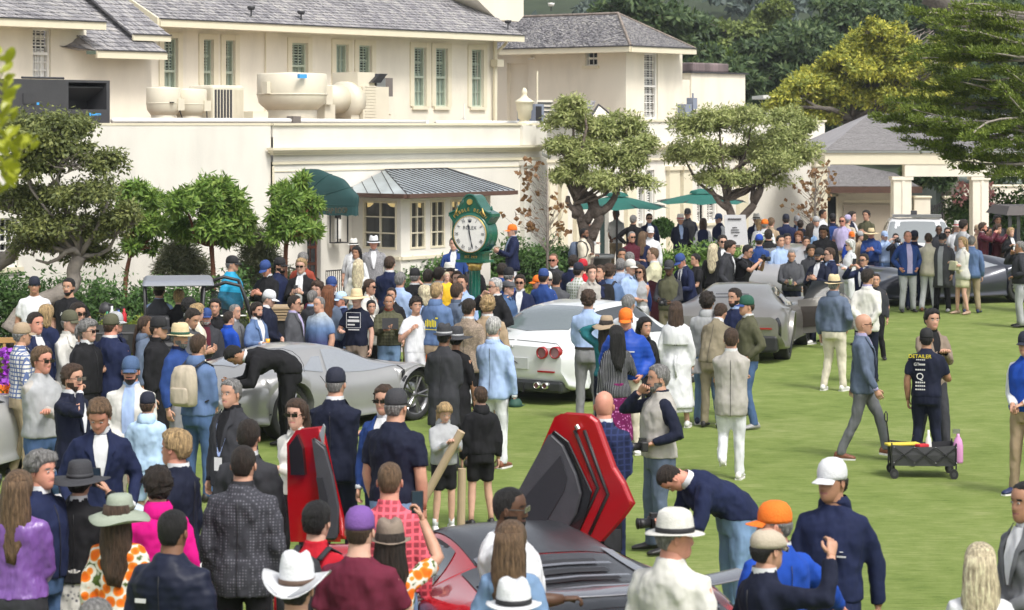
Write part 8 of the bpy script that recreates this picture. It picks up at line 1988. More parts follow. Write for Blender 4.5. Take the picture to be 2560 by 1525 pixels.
  # the crowd, one line each
CROWD='''
1281 560 -75 m a|suit navy|trousers white|phone|grey short|cap orange|un:lblue Y:53.2 sh:white|navy blazer and orange cap, standing alone by the bare sapling
1466 544 75 m b|vest navy|trousers dnavy|hold|dark short|news char|un:white bd|dark flat cap and navy waistcoat at the olive trunk
1460 570 70 m d|sweater cream|trousers cream|cross|black buzz||un:cream bd bp:slate~dark rucksack on the cream sweater man|cream sweater with folded arms in front of the waistcoat
1540 523 -30 m d|tee white|trousers khaki|front|dark short||h:1.8|white polo shirt and khaki trousers under the first umbrella
1583 537 160 m b|coat black|trousers black|hips|grey short|||dark coat seen from behind, hands on hips at the terrace window
1579 578 20 m b|shirt burg|trousers black|cross|grey buzz||g1|maroon shirt and sunglasses beside the umbrella pole
1607 578 150 f a|blazer navy|trousers black|down|lbrown long|||long golden hair over a navy blazer at the terrace hedge
1623 533 5 m a|blazer navy|trousers dnavy|hold|dark short||un:lblue g1 P:glass,-1,amber drink held by the navy blazer by the shutters|navy blazer and sunglasses holding an amber drink
1626 565 5 m b|shirt white|trousers white|down|dark short|cap white|un:white|white cap and white shirt below the amber drink
1701 534 8 m b|suit dnavy|trousers dnavy|behind|grey short|straw offw red|tie:lblue un:lblue|dark suit, pale tie and straw hat with red band
1719 520 -10 m b|vest char|trousers black|down|black short|cap black|un:dnavy h:1.85|black cap and dark vest standing behind the straw hat man
1758 545 170 f a|vest navy|trousers black|down|brown bob||un:white|navy waistcoat and white sleeves, seen from behind near the notice board
1797 533 -60 m a|vest navy|trousers dnavy|front|dark short|cap denim|un:white|blue cap and white sleeves beside the forked olive tree
1555 620 0 m c|shirt char|trousers black|down|black short|||black fringe, only his face showing below the terrace rail
1574 629 -160 m a|shirt lgrey|trousers grey|down|grey short|||grey cropped hair below the white cap
1384 633 -20 m r|jacket char|trousers black|phone|lbrown buzz||g1|ruddy face, sunglasses and charcoal jacket over the lime hedge
1433 636 150 m b|blazer navy|trousers navy|down|dark short|||dark cropped hair and navy blazer behind the red cap
1457 646 165 m a|shirt red|trousers denim|down|brown short|cap red||red patterned cap behind the navy cap
1446 655 150 m a|shirt sage plaid|jeans denim|phone|dark short|cap dnavy|w:1.05|teal plaid shirt and navy cap seen from behind
1479 659 10 m a|shirt stone|jeans denim|down|brown quiff|||brown moustache and swept hair among the back rows
1500 661 -30 m b|shirt navy|jeans denim|down|brown short|||brown haired head tucked behind the curly man with rucksack
1523 656 165 m a|polo bblue|shorts khaki|phone|brown curly||w:1.05 sh:white bp:black~black rucksack worn over a blue polo|blue polo, curly hair and black rucksack
1551 645 170 m b|blazer lblue|trousers lblue|phone|grey short||w:1.1|pale blue blazer and grey hair seen from behind
1576 647 40 m a|shirt lblue|trousers khaki|down|grey short|cap offw||beige cap on grey hair beside the pale blue blazer
1590 652 175 m b|blazer blue|trousers navy|down|dark short|cap char|h:1.7|blue jacket with dark cap next to the tan coat
1600 661 -20 f b|top_ lgrey|trousers white|cross|brown long||g1|woman with wide sunglasses and brown hair beside the blue jacket
1633 618 -95 m a|jacket lyel|trousers khaki|phone|lbrown buzz||h:1.86 w:1.08|tall elderly man in pale yellow jacket
1673 649 -20 m e|vest olive|trousers khk2|lowcam|black short|cap char|g2 un:char P:camera,0,camera held by the olive vest|olive vest, dark cap and glasses holding a camera
1701 626 -50 m r|suit navy|trousers navy|phone|grey short|cap blue|tie:navy lean:14 hp:12 P:phone,0,phone held by the navy cap and suit man|navy suit and navy cap bending over his phone
1739 633 -70 m b|tee black|trousers black|lowcam|black short||Y:46.2 P:camera,0,black camera of the photographer in black T-shirt|black haired photographer in black T-shirt near the navy cap
1783 608 160 f a|blouse black|trousers black|down|lblond long||h:1.72|long platinum hair over a black top
1806 585 10 m a|suit char|trousers char|down|dark quiff||g1 h:1.82|smiling dark suit with sunglasses behind the leaning suit
1828 594 70 m b|suit char|trousers char|pocket|dark quiff||lean:10 w:1.08 h:1.84|charcoal suit leaning forward beside the photographers
1872 621 60 m b|tee black|trousers black|photo|black short||lean:12 Y:46.9 g2 bp:black~black camera rucksack in front of the charcoal suit P:camera,0,camera raised by the photographer with rucksack|black T-shirt photographer with rucksack raising a camera
1891 533 0 m b|suit navy|trousers navy|down|dark short|straw offw|g1|white straw hat at the far crowd by the forked olive tree
1897 547 -150 f a|blazer white|trousers white|point|blond bob|||white jacket woman pointing at the notice board
1912 547 160 m a|jacket white|trousers khaki|down|grey short|cap orange||orange cap in the far crowd beside the white jacket
1928 543 150 m a|shirt tan|trousers khaki|down|lbrown short|||sandy hair and tan shirt in the far crowd
1898 585 170 m a|shirt blue|jeans denim|down|dark short|cap royal||royal blue cap just behind the black polo
1921 572 175 m b|sweater black|trousers black|down|dark short||w:1.25 h:1.83 un:black|broad man in black jumper seen from behind
1965 534 178 m b|blazer navy|trousers navy|down|dark short|cap dnavy|w:1.12 h:1.82|navy blazer and dark cap at the back, seen from behind
1993 538 10 m a|suit navy|trousers navy|down|grey short|cap mgrey|un:lblue|grey cap and navy suit facing us in the far crowd
2001 548 170 f b|blouse black|trousers black|down|dark bun|||dark hair bun in the far crowd
2040 540 20 m b|jacket lgrey|jeans denim|down|dark short|beanie lgrey||pale grey beanie in the far crowd
2057 523 60 m c|shirt white|trousers white|down|dark short||h:1.82|white shirt and dark hair before the outbuilding door
2082 533 175 m b|shirt navy|trousers navy|down|dark short|cap black|bp:blue~blue rucksack in the far crowd|black cap and blue rucksack in the far crowd
2026 558 140 f c|jacket ldenim|trousers denim|down|dark long|||dark wavy hair over a denim jacket
2060 560 -20 m d|jacket black|trousers black|down|black locs||h:1.9 w:1.12 hp:14|tall man with black locs and black denim jacket
1951 587 20 m b|shirt lblue|trousers navy|down|black short|||black hair just behind the pale blue shirt youth
1968 581 10 m b|shirt sky|trousers navy|down|black quiff||h:1.72|youth with black hair in pale blue shirt
1997 577 -25 f b|vest black|trousers black|down|auburn bob||un:lav h:1.68|auburn bob, black vest and lavender sleeves
2016 590 0 f b|shirt navy|trousers navy|down|dark bun|||dark hair beside the auburn bob
2027 609 10 m c|shirt char|trousers black|down|dark curly||h:1.62|dark curly hair low between the auburn bob and the bearded man
2106 540 -20 m r|tee lav|trousers khaki|down|lbrown buzz||g1|pale pink T-shirt and sunglasses in the far crowd
2119 536 140 m a|shirt beige|trousers khaki|down|grey short|cap lav|w:1.1|lavender cap and beige shirt in the far crowd
2130 526 60 m a|suit dnavy|trousers dnavy|down|dark quiff||h:1.84|dark suit before the tan garage door
2166 523 -35 m b|tee olive|trousers khk2|phone|dark quiff||h:1.84|olive T-shirt standing apart before the garage door
2129 578 20 m a|jacket royal|trousers khaki|down|grey short|cap orange|Y:58.4 |orange cap behind the tan jacket woman
2149 577 60 f a|jacket tan|trousers khaki|down|brown bob|beanie lgrey|Y:57.8 |grey knitted hat and tan jacket
2125 597 -70 f a|blouse white|trousers white|cross|white bob||g1 h:1.66|white haired woman with dark sunglasses in white
2178 570 -15 m r|jacket blue|trousers navy|phone|grey short|wide straw black|Y:57.3 un:orange w:1.15 |wide straw hat and blue zip jacket
2211 577 30 m a|shirt lblue|jeans denim|photo|grey short|cap lblue|Y:57.6 |white and blue cap beside the straw hat
2239 587 0 m a|shirt char|trousers black|photo|dark short||Y:57.6 P:camera,0,camera covering the face beside the pale cap|photographer with camera to his face by the blue jacket
2269 577 8 m r|blazer blue|trousers lgrey|pocket|lbrown thin||open un:lav w:1.12 h:1.84 Y:52.2|open royal blazer, lilac shirt and pale grey trousers
2286 575 150 m b|shirt navy|trousers navy|down|dark short|cap dnavy||navy hat behind the open royal blazer
2321 582 172 m a|blazer cream|trousers white|front|brown short||h:1.82 sh:brown Y:52.5|cream blazer and white trousers seen from behind
2347 563 -10 m e|jacket char|trousers khaki|down|black buzz||Y:58.2 |tall dark skinned man behind the cardigan
2357 582 -30 m a|coat dgrey|trousers black|down|grey short|cap black|open bd un:lgrey w:1.15 sh:grey Y:52.4|grey cardigan, black cap and long grey beard
2368 568 0 m a|shirt white|trousers khaki|down|dark short||Y:58.2 g1|sunglasses face between the cardigan and the navy jacket
2388 567 20 m b|blazer dnavy|trousers navy|down|brown quiff||Y:58.6 |brown haired navy blazer behind the pale cardigan
2394 550 0 m a|tee white|trousers white|down|grey short|straw offw red||straw hat with red band near the brick column
2409 546 120 m b|tee lgrey|trousers khaki|down|dark quiff||h:1.84|pale T-shirt man turned away beside the column
2406 591 -60 f a|blazer offw|miniskirt lyel|cross|blond long||h:1.70 sh:tan Y:51.6 P:bag,0,pale yellow handbag carried by the blonde woman,lyel,-.05|blonde woman in pale jacket and short skirt
2429 589 160 m a|blazer bblue|trousers khaki|down|grey short||sh:navy w:1.12 h:1.76 Y:52.0|blue blazer and khaki trousers next to the blonde woman
2444 561 30 m a|shirt tan|trousers khaki|down|brown short|cap tan|Y:59.2 |tan cap behind the brown leather jacket
2457 554 70 m r|jacket burg leather|trousers dnavy|photo|brown quiff||Y:58.6 bd P:phone,0,orange phone held up by the leather jacket|brown leather jacket holding up a phone
2470 567 60 m b|shirt navy|trousers navy|down|dark short||Y:59 |dark head between the two leather jackets
2494 558 50 m b|jacket burg leather|trousers dnavy|photo|brown curly||Y:58.8 |second dark leather jacket with curly hair
2494 534 10 m d|shirt char|trousers black|down|black curly||h:1.8|round black curls against the shuttle
2527 568 25 f a|blazer black|trousers black|strap|blond long||Y:58.5 |blonde curls and black coat near the shuttle
2551 602 -100 m c|jacket char|trousers lgrey|face|grey short||w:1.15 Y:48.3|charcoal jacket with phone to his ear at the picture edge
1979 622 -10 m b|jacket dgrey|trousers dnavy|lowcam|grey buzz||w:1.12 Y:46.8 un:lblue hp:16 P:camera,0,long white lens held by the bald photographer,.22,w,-35|bald photographer in grey jacket with a long white lens
2048 619 -35 m b|suit dnavy|trousers dnavy|phone|dark short|bcap black|bd sh:white h:1.78 P:phone,0,phone held by the bearded man in cap|bearded man with backward black cap in navy suit
2074 618 -70 m a|suit navy|trousers navy|phone|brown short||g2 un:lblue h:1.78|glasses and navy suit facing the bearded man
2160 633 -40 m b|suit navy|trousers navy|photo|dark short||g2 h:1.7 P:phone,0,phone raised in front of the navy suit by the dark car|navy suit raising a phone by the dark car
2190 683 -10 m b|shirt char|trousers black|down|dark short||h:1.5|small head just beyond the cream blazer
2085 685 150 m a|hoodie slate|trousers cream|pocket1|grey short|straw straw black|sh:white w:1.12 h:1.76 tc2 un:lblue|blue grey hooded jumper, cream trousers and straw hat
2168 669 168 m b|blazer offw|trousers dnavy|behind|dark quiff||h:1.8 un:lav hy:-40|off-white blazer with hands behind his back
2158 785 78 m b|blazer slate|trousers grey|walk|brown bald||g1 walk sh:brown h:1.78 un:lav|bald man in sunglasses striding in a grey blue suit
2330 767 15 m b|blazer taupe|trousers char|clap|black quiff||walk h:1.79 un:black|young man in brown grey blazer clapping his hands
2316 819 165 m c|polo dnavy|trousers dnavy|hold|black short|cap black|Y:28.75 w:1.12 sleeve:.5|dark work shirt with DETAILER printed across the back
1768 725 165 m c|hoodie lgrey|jeans ldenim|front|dark curly||h:1.8 sh:navy w:1.05|curly hair, pale hooded top and denim dungarees
1805 748 150 m b|jacket khk2|trousers khk2|phone|brown short||lean:24 h:1.72|brown suede jacket stooping beside the dungarees
1837 719 -50 m b|sweater navy|trousers maroon|down|dark short||bd h:1.8 un:lblue|dark bearded man in navy sweater
1867 737 -70 m b|jacket olive|jeans denim|pocket|brown short|cap green blue|h:1.78 sh:grey|olive jacket, jeans and green cap with blue peak
1828 819 172 m b|jacket stone|trousers white|cross|brown short||away h:1.74 sh:white w:1.06 hem:.74|walking away in a pale quilted jacket and white trousers
1690 752 175 f a|trench white|skirt white|down|brown long||h:1.70 sh:white P:bag,-1,small grey shoulder bag hanging on the white trench,mgrey,.10|white trench coat and long wavy brown hair
1612 791 30 f b|blouse black|trousers black|down|black long||h:1.62|young woman with long black hair facing the white trench
1565 768 -10 m r|puffer royal puff|trousers cream|pocket|grey short|cap orange|w:1.12 h:1.8 un:white hp:10 sh:white|royal blue puffer jacket and orange cap beside the white coupe
1541 812 -165 f b|blazer char pin|printskirt plum|hold|black long||h:1.62 P:cup,-1,pale green coffee cup held by the pinstripe woman,sage|pinstripe blazer and purple print skirt
1516 789 170 f b|blouse teal|trousers dnavy|headhold|dark long|sunhat tan black|h:1.64|tan straw hat held on by her hand
1571 735 150 m b|shirt white|trousers lblue|down|grey short||w:1.1 h:1.76|grey haired white shirt behind the orange cap
1471 721 172 m a|tucked lblue|trousers mgrey|front|brown curly||h:1.8 sh:navy w:1.08|pale blue shirt and grey trousers before the white coupe
1390 680 175 m c|polo dgrey|trousers char|cross|black short||w:1.2 Y:39.0|broad charcoal polo seen from behind by the coupe roof
1368 677 10 m a|shirt sky print|jeans denim|down|grey short|beanie offw|g1 bd Y:38.9|blue print shirt, pale knitted cap and grey goatee
1346 687 -80 m r|jacket navy|trousers navy|down|grey short|cap orange|Y:39.4|orange cap behind the blue print shirt
1359 670 160 m b|shirt blue|jeans denim|down|dark short|cap blue|h:1.75|blue cap just above the orange cap
1300 683 -8 m b|suit navy|trousers navy|hold|dark quiff||g1 Y:38.3 w:1.05 P:cup,-1,white coffee cup held by the tall navy suit|tall navy suit with sunglasses and an open white shirt
1238 693 -60 m a|jacket black|jeans denim|face|lgrey short||g1 w:1.15 h:1.8|silver haired man with sunglasses, hand at his mouth
1270 697 60 m a|shirt denim|jeans denim|down|dark short|news dgrey|h:1.7|grey flat cap beside the silver haired man
1272 667 165 m a|shirt blue|trousers navy|down|grey short|cap black|h:1.76|black cap and grey nape behind the flat cap
1255 656 170 m b|shirt blue|trousers navy|down|dark short||h:1.76|dark haired nape just above the black cap
1219 734 175 m a|blazer tan|trousers tan|down|blond curly||h:1.8 w:1.12|camel suit and blond curls seen from behind
1234 790 160 m a|blazer lblue|trousers white|reach|lgrey short||h:1.8 bd sh:brown P:cap_,-1,green cap held out by the pale blue blazer|pale blue blazer and white jeans seen from behind
1172 745 150 m b|blazer taupe tweed|trousers black|down|dark short||h:1.78 w:1.06|brown tweed jacket stooping by the clock post
1140 816 170 f c|dress black|none black|down|black short|wide char lgrey|h:1.66 sh:black|black dress and broad black hat with patterned scarf
1110 807 165 m d|coat char|trousers char|front|black short|fedora char lgrey|h:1.72|charcoal trilby and dark coat
1092 705 150 m a|hoodie bblue|trousers tan|front|blond short||h:1.83 w:1.1|blue hooded top with yellow print on the back
1142 706 150 m a|sweater slate|trousers white|phone|brown short||h:1.8 un:slate st:char|grey blue sweatshirt with a black strap
1062 712 -150 f a|shirt lblue|trousers white|down|lblond bob||h:1.68|blonde bob beside the blue hooded top
1117 684 10 m a|tee yellow|shorts yellow|down|lblond short||h:.98 z:.80 Y:37.6|small blond child in yellow carried above the crowd
1126 669 0 m b|shirt char|jeans denim|front|dark short||g2 h:1.76 Y:38.6|dark haired man with glasses carrying the child
1156 686 -25 m b|shirt lblue|jeans denim|down|dark short||h:1.72|dark haired man in pale blue behind the clock post
1124 655 -140 m b|shirt blue|jeans denim|down|grey short|straw offw black|h:1.7|white straw hat just under the clock dial
1135 592 -5 m a|suit blue|trousers navy|down|brown short||h:1.84 open|royal blazer and white shirt whose head is behind the clock
1098 666 150 m b|jacket green|trousers navy|down|dark short||h:1.78|dark green jacket pointing toward the doorway
1143 676 0 m a|shirt navy|jeans navy|down|brown short||h:1.74|brown haired head squeezed between the carrier and the clock post
1070 672 170 m b|jacket green|jeans denim|down|dark short||h:1.74|dark hair beside the green jacket and the black cap
1037 669 165 m a|jacket black|trousers black|face|grey short|bcap black|Y:39 w:1.18 |black cap and black jacket seen from behind, phone at his ear
1000 679 160 m b|tucked lblue|trousers khaki|down|grey short||h:1.74|lilac blue shirt and cropped grey hair
974 639 170 m a|blazer navy|trousers khaki|front|brown short||h:1.83 w:1.12|navy blazer seen from behind below the bay window
896 647 175 f a|blouse offw|skirt sky|down|lblond long||h:1.70|long blonde hair, cream top and pale skirt
891 615 -20 f c|blouse white|trousers white|down|black long||h:1.68|long dark wavy hair and white top beneath the bay window
884 595 -10 f b|dress white|none white|down|brown long|straw offw black|h:1.68|white straw trilby on long brown hair
934 588 5 m r|blazer mgrey tweed|shorts dnavy|pocket|grey short|straw white black|w:1.1 h:1.8 un:white|grey check blazer and white trilby under the bay window
1180 640 180 m b|coat black|trousers black|down|black short||h:1.72 bp:char~black rucksack beside the clock post|black coat seen from behind beside the clock post
924 696 60 f b|blouse offw|trousers white|down|brown pony||g1 h:1.68|ponytail, sunglasses and cream ruffled top
979 718 -10 m b|jacket black|trousers black|down|dark short||Y:37.4 |dark haired youth with black rucksack straps
1040 738 20 m b|tee white|trousers white|strap|dark curly||h:1.62 P:bag,1,bright orange shoulder bag by the olive quilted jacket,orange,.10|curly haired boy with an orange bag
892 721 -15 m a|tee dnavy|shorts taupe|hold|brown short|wide straw straw|g1 Y:35.3 sh:white|huge straw hat and dark T-shirt with a white print
972 736 5 m c|jacket olive quilt|jeans ldenim|phone|dark thin||un:rust Y:35.7 w:1.14 P:tablet,0,black tablet held by the olive quilted jacket|olive quilted jacket holding a tablet
928 748 15 f b|blouse offw|trousers black|down|black bun||Y:36.2|dark haired woman between the T-shirt and the quilted jacket
853 728 -60 m r|suit navy|trousers navy|down|grey short|cap sky|tie:yellow un:lblue Y:36|navy suit, yellow tie and sky blue cap
798 741 -40 m b|polo sky ombre|trousers dnavy|pocket1|grey thin||w:1.3 Y:34.8|faded blue polo on a heavy man beside the silver coupe
736 737 75 m b|blazer dgrey|trousers dgrey|down|dark short||g1 Y:34.4 un:lav|grey suit and sunglasses, facing the blue polo
800 725 175 m a|shirt navy|trousers navy|down|grey short|cap blue|Y:36.6 |navy cap behind the faded blue polo
821 712 170 f a|jacket slate|trousers navy|down|auburn long||h:1.68|auburn hair and grey jacket seen from behind
793 699 -20 m a|shirt maroon|trousers navy|down|brown curly||h:1.72 st:mgrey|tousled brown hair, maroon shirt and grey strap
829 690 0 m r|jacket dnavy|trousers navy|down|grey short|cap blue|g2 h:1.72|blue cap with mirrored visor glasses
781 725 150 m a|blazer char|trousers char|down|grey buzz||un:lblue Y:36|shaven grey head and dark jacket by the heavy man
668 722 80 m a|jacket dnavy|trousers char|front|grey short|cap white|Y:35.2 w:1.1 hp:14|pale cap and navy jacket over the crate
642 752 50 m b|suit bblue|trousers bblue|hold|dark quiff||Y:34.0 bd P:glass,-1,orange drink held by the blue grey blazer|blue grey blazer, open white shirt and an orange drink
860 752 175 m a|shirt char|trousers navy|down|dark short||Y:37 |dark haired boy behind the heavy polo man
668 647 -30 m r|jacket black|trousers char|phone|dark short|cap blue|hp:22 h:1.8|royal cap and black jacket looking down by the lime hedge
699 642 60 m b|vest navy|trousers lgrey|down|dark short|cap black|g1 bd un:navy h:1.82|black cap, sunglasses and beard by the lime hedge
753 642 -10 m a|jacket black|trousers dnavy|phone|blond quiff||g1 open h:1.82 P:phone,0,phone held by the open black jacket|open black jacket over a white T-shirt near the door
757 629 160 m b|jacket rust|trousers navy|down|grey short||h:1.8|rust red jacket behind the open black jacket
580 638 80 m b|puffer cyan puff|trousers dnavy|pocket|grey short|cap black|w:1.12 h:1.84|bright cyan puffer jacket by the clipped hedge
538 743 0 m b|shirt black|trousers black|down|black quiff||Y:34.5 |black haired youth with open collar by the cart
516 769 10 m r|jacket char|trousers char|down|lgrey short|cap blue|Y:33.3 open un:burg w:1.15 bd|white moustache, blue cap and burgundy shirt
572 781 130 m b|sweater royal|trousers navy|front|dark thin||Y:33.7 w:1.15 un:royal|royal blue pullover and balding dark hair
587 760 60 m b|jacket grey|trousers grey|down|grey buzz||Y:34.3 |cropped grey hair beside the royal pullover
474 766 60 m b|jacket dgrey|trousers char|phone|dark short||hp:24 h:1.76|dark hair and grey jacket looking down
472 741 150 f b|jacket black|trousers black|down|black curly||h:1.62|round black hair in front of the cart screen
493 756 120 f a|blouse cream|trousers cream|down|blond curly||h:1.6|blonde curls beside the cart
398 714 175 m b|vest dgrey|trousers char|sit|dark short|cap olive|sit z:.35 Y:36.6 un:lblue|grey quilted vest and cap seated in the cart
447 721 175 f a|blouse black|trousers black|sit|blond bun||sit z:.33 Y:36.4 h:1.66|blonde hair gathered up, seated in the cart
86 690 10 m c|tee white|trousers white|down|black short|beanie dnavy|w:1.15 h:1.78 P:phone,1,phone in the lowered hand of the white polo man|white polo shirt and dark headband before the hedge
172 694 -15 m b|tee black|jeans denim|pocket|black short||bd h:1.8 w:1.1|black T-shirt with white letters before the hedge
116 760 160 f a|jacket navy|trousers navy|down|blond bob||h:1.68|blonde bob and navy jacket
195 752 40 m b|suit navy|trousers navy|down|dark quiff||g1 h:1.84|sunglasses and swept dark hair behind the green cap
174 774 60 m a|blazer offw|trousers white|phone|grey short|cap olive|h:1.83 un:offw|off-white jacket and green cap
220 793 60 m a|jacket black|trousers black|down|grey curly||g1 h:1.78|silver waves and sunglasses behind the grey moustache man
208 806 70 m b|jacket char|trousers char|phone|grey short||bd g2 h:1.72 P:phone,1,red phone held by the grey haired charcoal jacket|charcoal jacket and glasses, holding a red phone
88 779 50 m r|suit navy|trousers navy|down|dark short||h:1.84|navy suit with open white collar behind the plaid shirt
54 805 120 m b|shirt offw plaid|trousers khaki|down|grey short|cap tan|h:1.78|blue and white plaid shirt with tan cap
277 783 150 m r|blazer navy|trousers khk2|down|brown buzz|cap olive|w:1.3 h:1.82|large man in navy blazer and olive cap seen from behind
289 778 60 f r|shirt navy|trousers navy|down|grey short|cap lgrey|g1 h:1.72|grey cap and dark glasses beyond the olive cap
364 788 80 f c|hoodie slate|trousers grey|down|brown pony||h:1.68|grey sweatshirt and long brown ponytail
396 789 75 m b|sweater black|trousers black|down|dark short|cap black|h:1.8 w:1.12 un:black|black sweater and black cap with small side bag
449 806 60 m b|jacket blue|trousers mgrey|down|grey short|straw straw green|bd h:1.8 un:navy|straw trilby with green band and navy jacket
495 834 150 m b|hoodie bblue|jeans denim|front|brown buzz||h:1.82 bp:beige~canvas beige rucksack on the blue jacket|blue jacket with a beige canvas rucksack
105 860 50 m r|vest lgrey|jeans denim|cross|lbrown quiff||g1 h:1.86 un:stone w:1.06|grey gilet, sunglasses and folded arms
181 904 60 m b|suit dnavy|trousers dnavy|face|brown quiff||g2 bd h:1.8|navy blazer, beard and glasses, chin in hand
327 889 0 m r|jacket offw|trousers cream|front|dark short|bcap denim|bd open un:lblue w:1.14 h:1.8 g2|cream jacket, backward blue cap and beard
369 978 172 m a|hoodie sky|shorts sky|down|brown short|bcap dnavy|h:1.52|boy in pale blue hooded top and navy cap
251 973 12 m r|suit navy|trousers navy|down|lbrown quiff||h:1.88 w:1.05 lean:10 hp:20 hy:-12|fair haired man in dark blue suit looking down
440 1065 -110 m r|blazer dnavy|trousers dnavy|down|blond quiff||h:1.84 w:1.1|blond man in dark navy suit in profile
578 945 -35 m b|suit char|trousers char|down|grey short||h:1.78 un:black lan w:1.05|charcoal suit with pale blue lanyard and white badge
562 884 -78 m c|jacket black|trousers black|lowcam|black short||lean:74 h:1.84 w:1.15 Y:30.2|man in black bending over the silver coupe
621 1047 175 m b|blazer char|trousers char|down|dark short||h:1.8 w:1.1|dark suit and dark hair seen from behind near the patterned jacket
608 1113 172 m b|jacket char diamond|trousers black|down|dark thin||h:1.84 w:1.12 un:char hem:.76|grey diamond patterned jacket seen from behind
741 995 -20 f a|blouse offw|trousers black|cross|brown long||g1 h:1.72|woman in cream shirt and narrow sunglasses behind the red door
839 917 165 m b|blazer dnavy|trousers dnavy|cross|grey buzz|cap dnavy|h:1.86 w:1.12|navy blazer and navy cap with folded arms, seen from behind
961 957 -20 m b|suit blue|trousers navy|down|brown quiff||g1 h:1.76|navy blazer with round sunglasses beside the charcoal cap
990 970 150 m b|polo dnavy|jeans ldenim|down|grey short|cap char|h:1.86 w:1.28 g2|big man in navy polo and charcoal cap
1110 1002 20 m a|hoodie lgrey|shorts black|clap|blond bob||h:1.30 sh:white sock:white hp:22 tube|boy in grey hooded top clutching a poster tube
1202 965 -165 m a|hoodie black|shorts black|down|brown short||h:1.42 tube2|boy in black hooded top and black shorts
1510 978 170 m r|blazer navy check|trousers navy|front|grey bald||h:1.80 w:1.08|bald head and navy check blazer seen from behind
1647 909 -75 m b|vest stone|trousers slate|face|grey short||bd un:dnavy h:1.80 w:1.1 P:camera,1,black camera hanging beside the grey gilet|grey gilet over navy sleeves, hand to chin
1650 1205 -75 m r|sweater navy|jeans ldenim|lowcam|dark buzz||lean:58 h:1.70 w:1.3 Y:19.4 bp2 hp:20 P:camera,0,compact camera held by the bending man|navy sweater bending forward over the red supercar
1273 1217 75 m e|tee white|jeans denim|hold|black buzz||bd g2 h:1.84 w:1.35|dark skinned man in white T-shirt and glasses
1278 1300 165 f a|jacket ldenim|jeans denim|down|lbrown long||h:1.70|long straight light brown hair over a denim jacket
1284 1445 175 m a|shirt white|trousers white|down|grey short|straw white black|h:1.74|white straw hat with black band at the bottom edge
974 1155 175 m r|shirt red plaid|jeans ldenim|down|lbrown buzz||h:1.80 w:1.08 un:white|red plaid shirt and cropped sandy hair seen from behind
899 1264 165 m a|tee maroon|jeans denim|hold|brown buzz|cap purple|h:1.80 w:1.12|maroon T-shirt and blue patterned cap
791 1250 160 m a|shirt red|trousers black|hold|black short||h:1.74 un:red bp:char~dark rucksack strap on the red jacket P:phone,-1,phone held by the red jacket youth|bright red jacket and thick black hair
741 1378 172 m b|shirt ldenim|jeans denim|down|dark short|cowboy white brown|h:1.78|white cowboy hat with thin brown band
975 1295 -175 f b|tee orange floral|trousers black|raise|dark long|fedora taupe brown|h:1.68 P:phone,-1,phone lifted high by the taupe hat woman|taupe felt hat, long dark hair and one raised arm
298 1236 170 f a|blouse orange floral|snakeskirt white|down|brown long|sunhat sage olive|h:1.70|wide pale green sun hat and orange floral blouse
431 1273 160 m d|puffer dnavy puff|trousers black|down|black buzz||h:1.82 w:1.12|black quilted puffer jacket and close black hair
394 1159 -165 m b|hoodie pink|jeans denim|down|dark curly||h:1.74 g1|hot pink jacket and curly dark hair
199 1151 170 f b|jacket black|snakeskirt white|photo|black short|wide char char|h:1.70 P:phone,0,red edged phone raised by the broad grey hat|black coat and broad charcoal hat, raising a phone
103 1118 60 m r|jacket navy|jeans denim|down|grey curly||h:1.80 w:1.1|silver haired man in navy jacket beside the charcoal hat
46 1174 170 f a|blouse purple satin|trousers char|front|lbrown long||h:1.76 w:1.2|shiny purple blouse and long light brown hair
238 1494 170 m b|shirt char|trousers black|down|grey short||h:1.74|grey hair just entering at the bottom edge
1681 1270 150 m r|shirt offw|trousers khaki|down|grey short|straw offw black|h:1.82 w:1.18 hy:-55|pale shirt and cream panama hat
1917 1314 120 m b|jacket dnavy|jeans denim|wave|black short|news beige|g2 h:1.74 un:white|beige flat cap and navy jacket, hand raised
1940 1250 -150 m r|jacket royal|trousers orange|out|grey short|cap orange|h:1.78 w:1.15 hy:60|royal blue jacket and orange cap bending past the beige cap
2083 1143 -20 m c|hoodie navy|trousers navy|walk|dark short|cap white|h:1.88 w:1.0 walk hy:-25|white cap and navy hooded top walking past
2451 1356 170 f a|blouse white|trousers white|down|lblond long||h:1.70|platinum blonde hair and white top at the bottom corner
2566 1202 -60 m c|blazer grey|trousers grey|front|black buzz||h:1.82|grey blazer half cut off by the picture edge
2566 826 -40 m b|vest royal|trousers tan|front|dark short|cap dnavy|h:1.80 un:white sh:navy sleeve:0|royal blue gilet and tan trousers at the picture edge
'''
NEWP={}
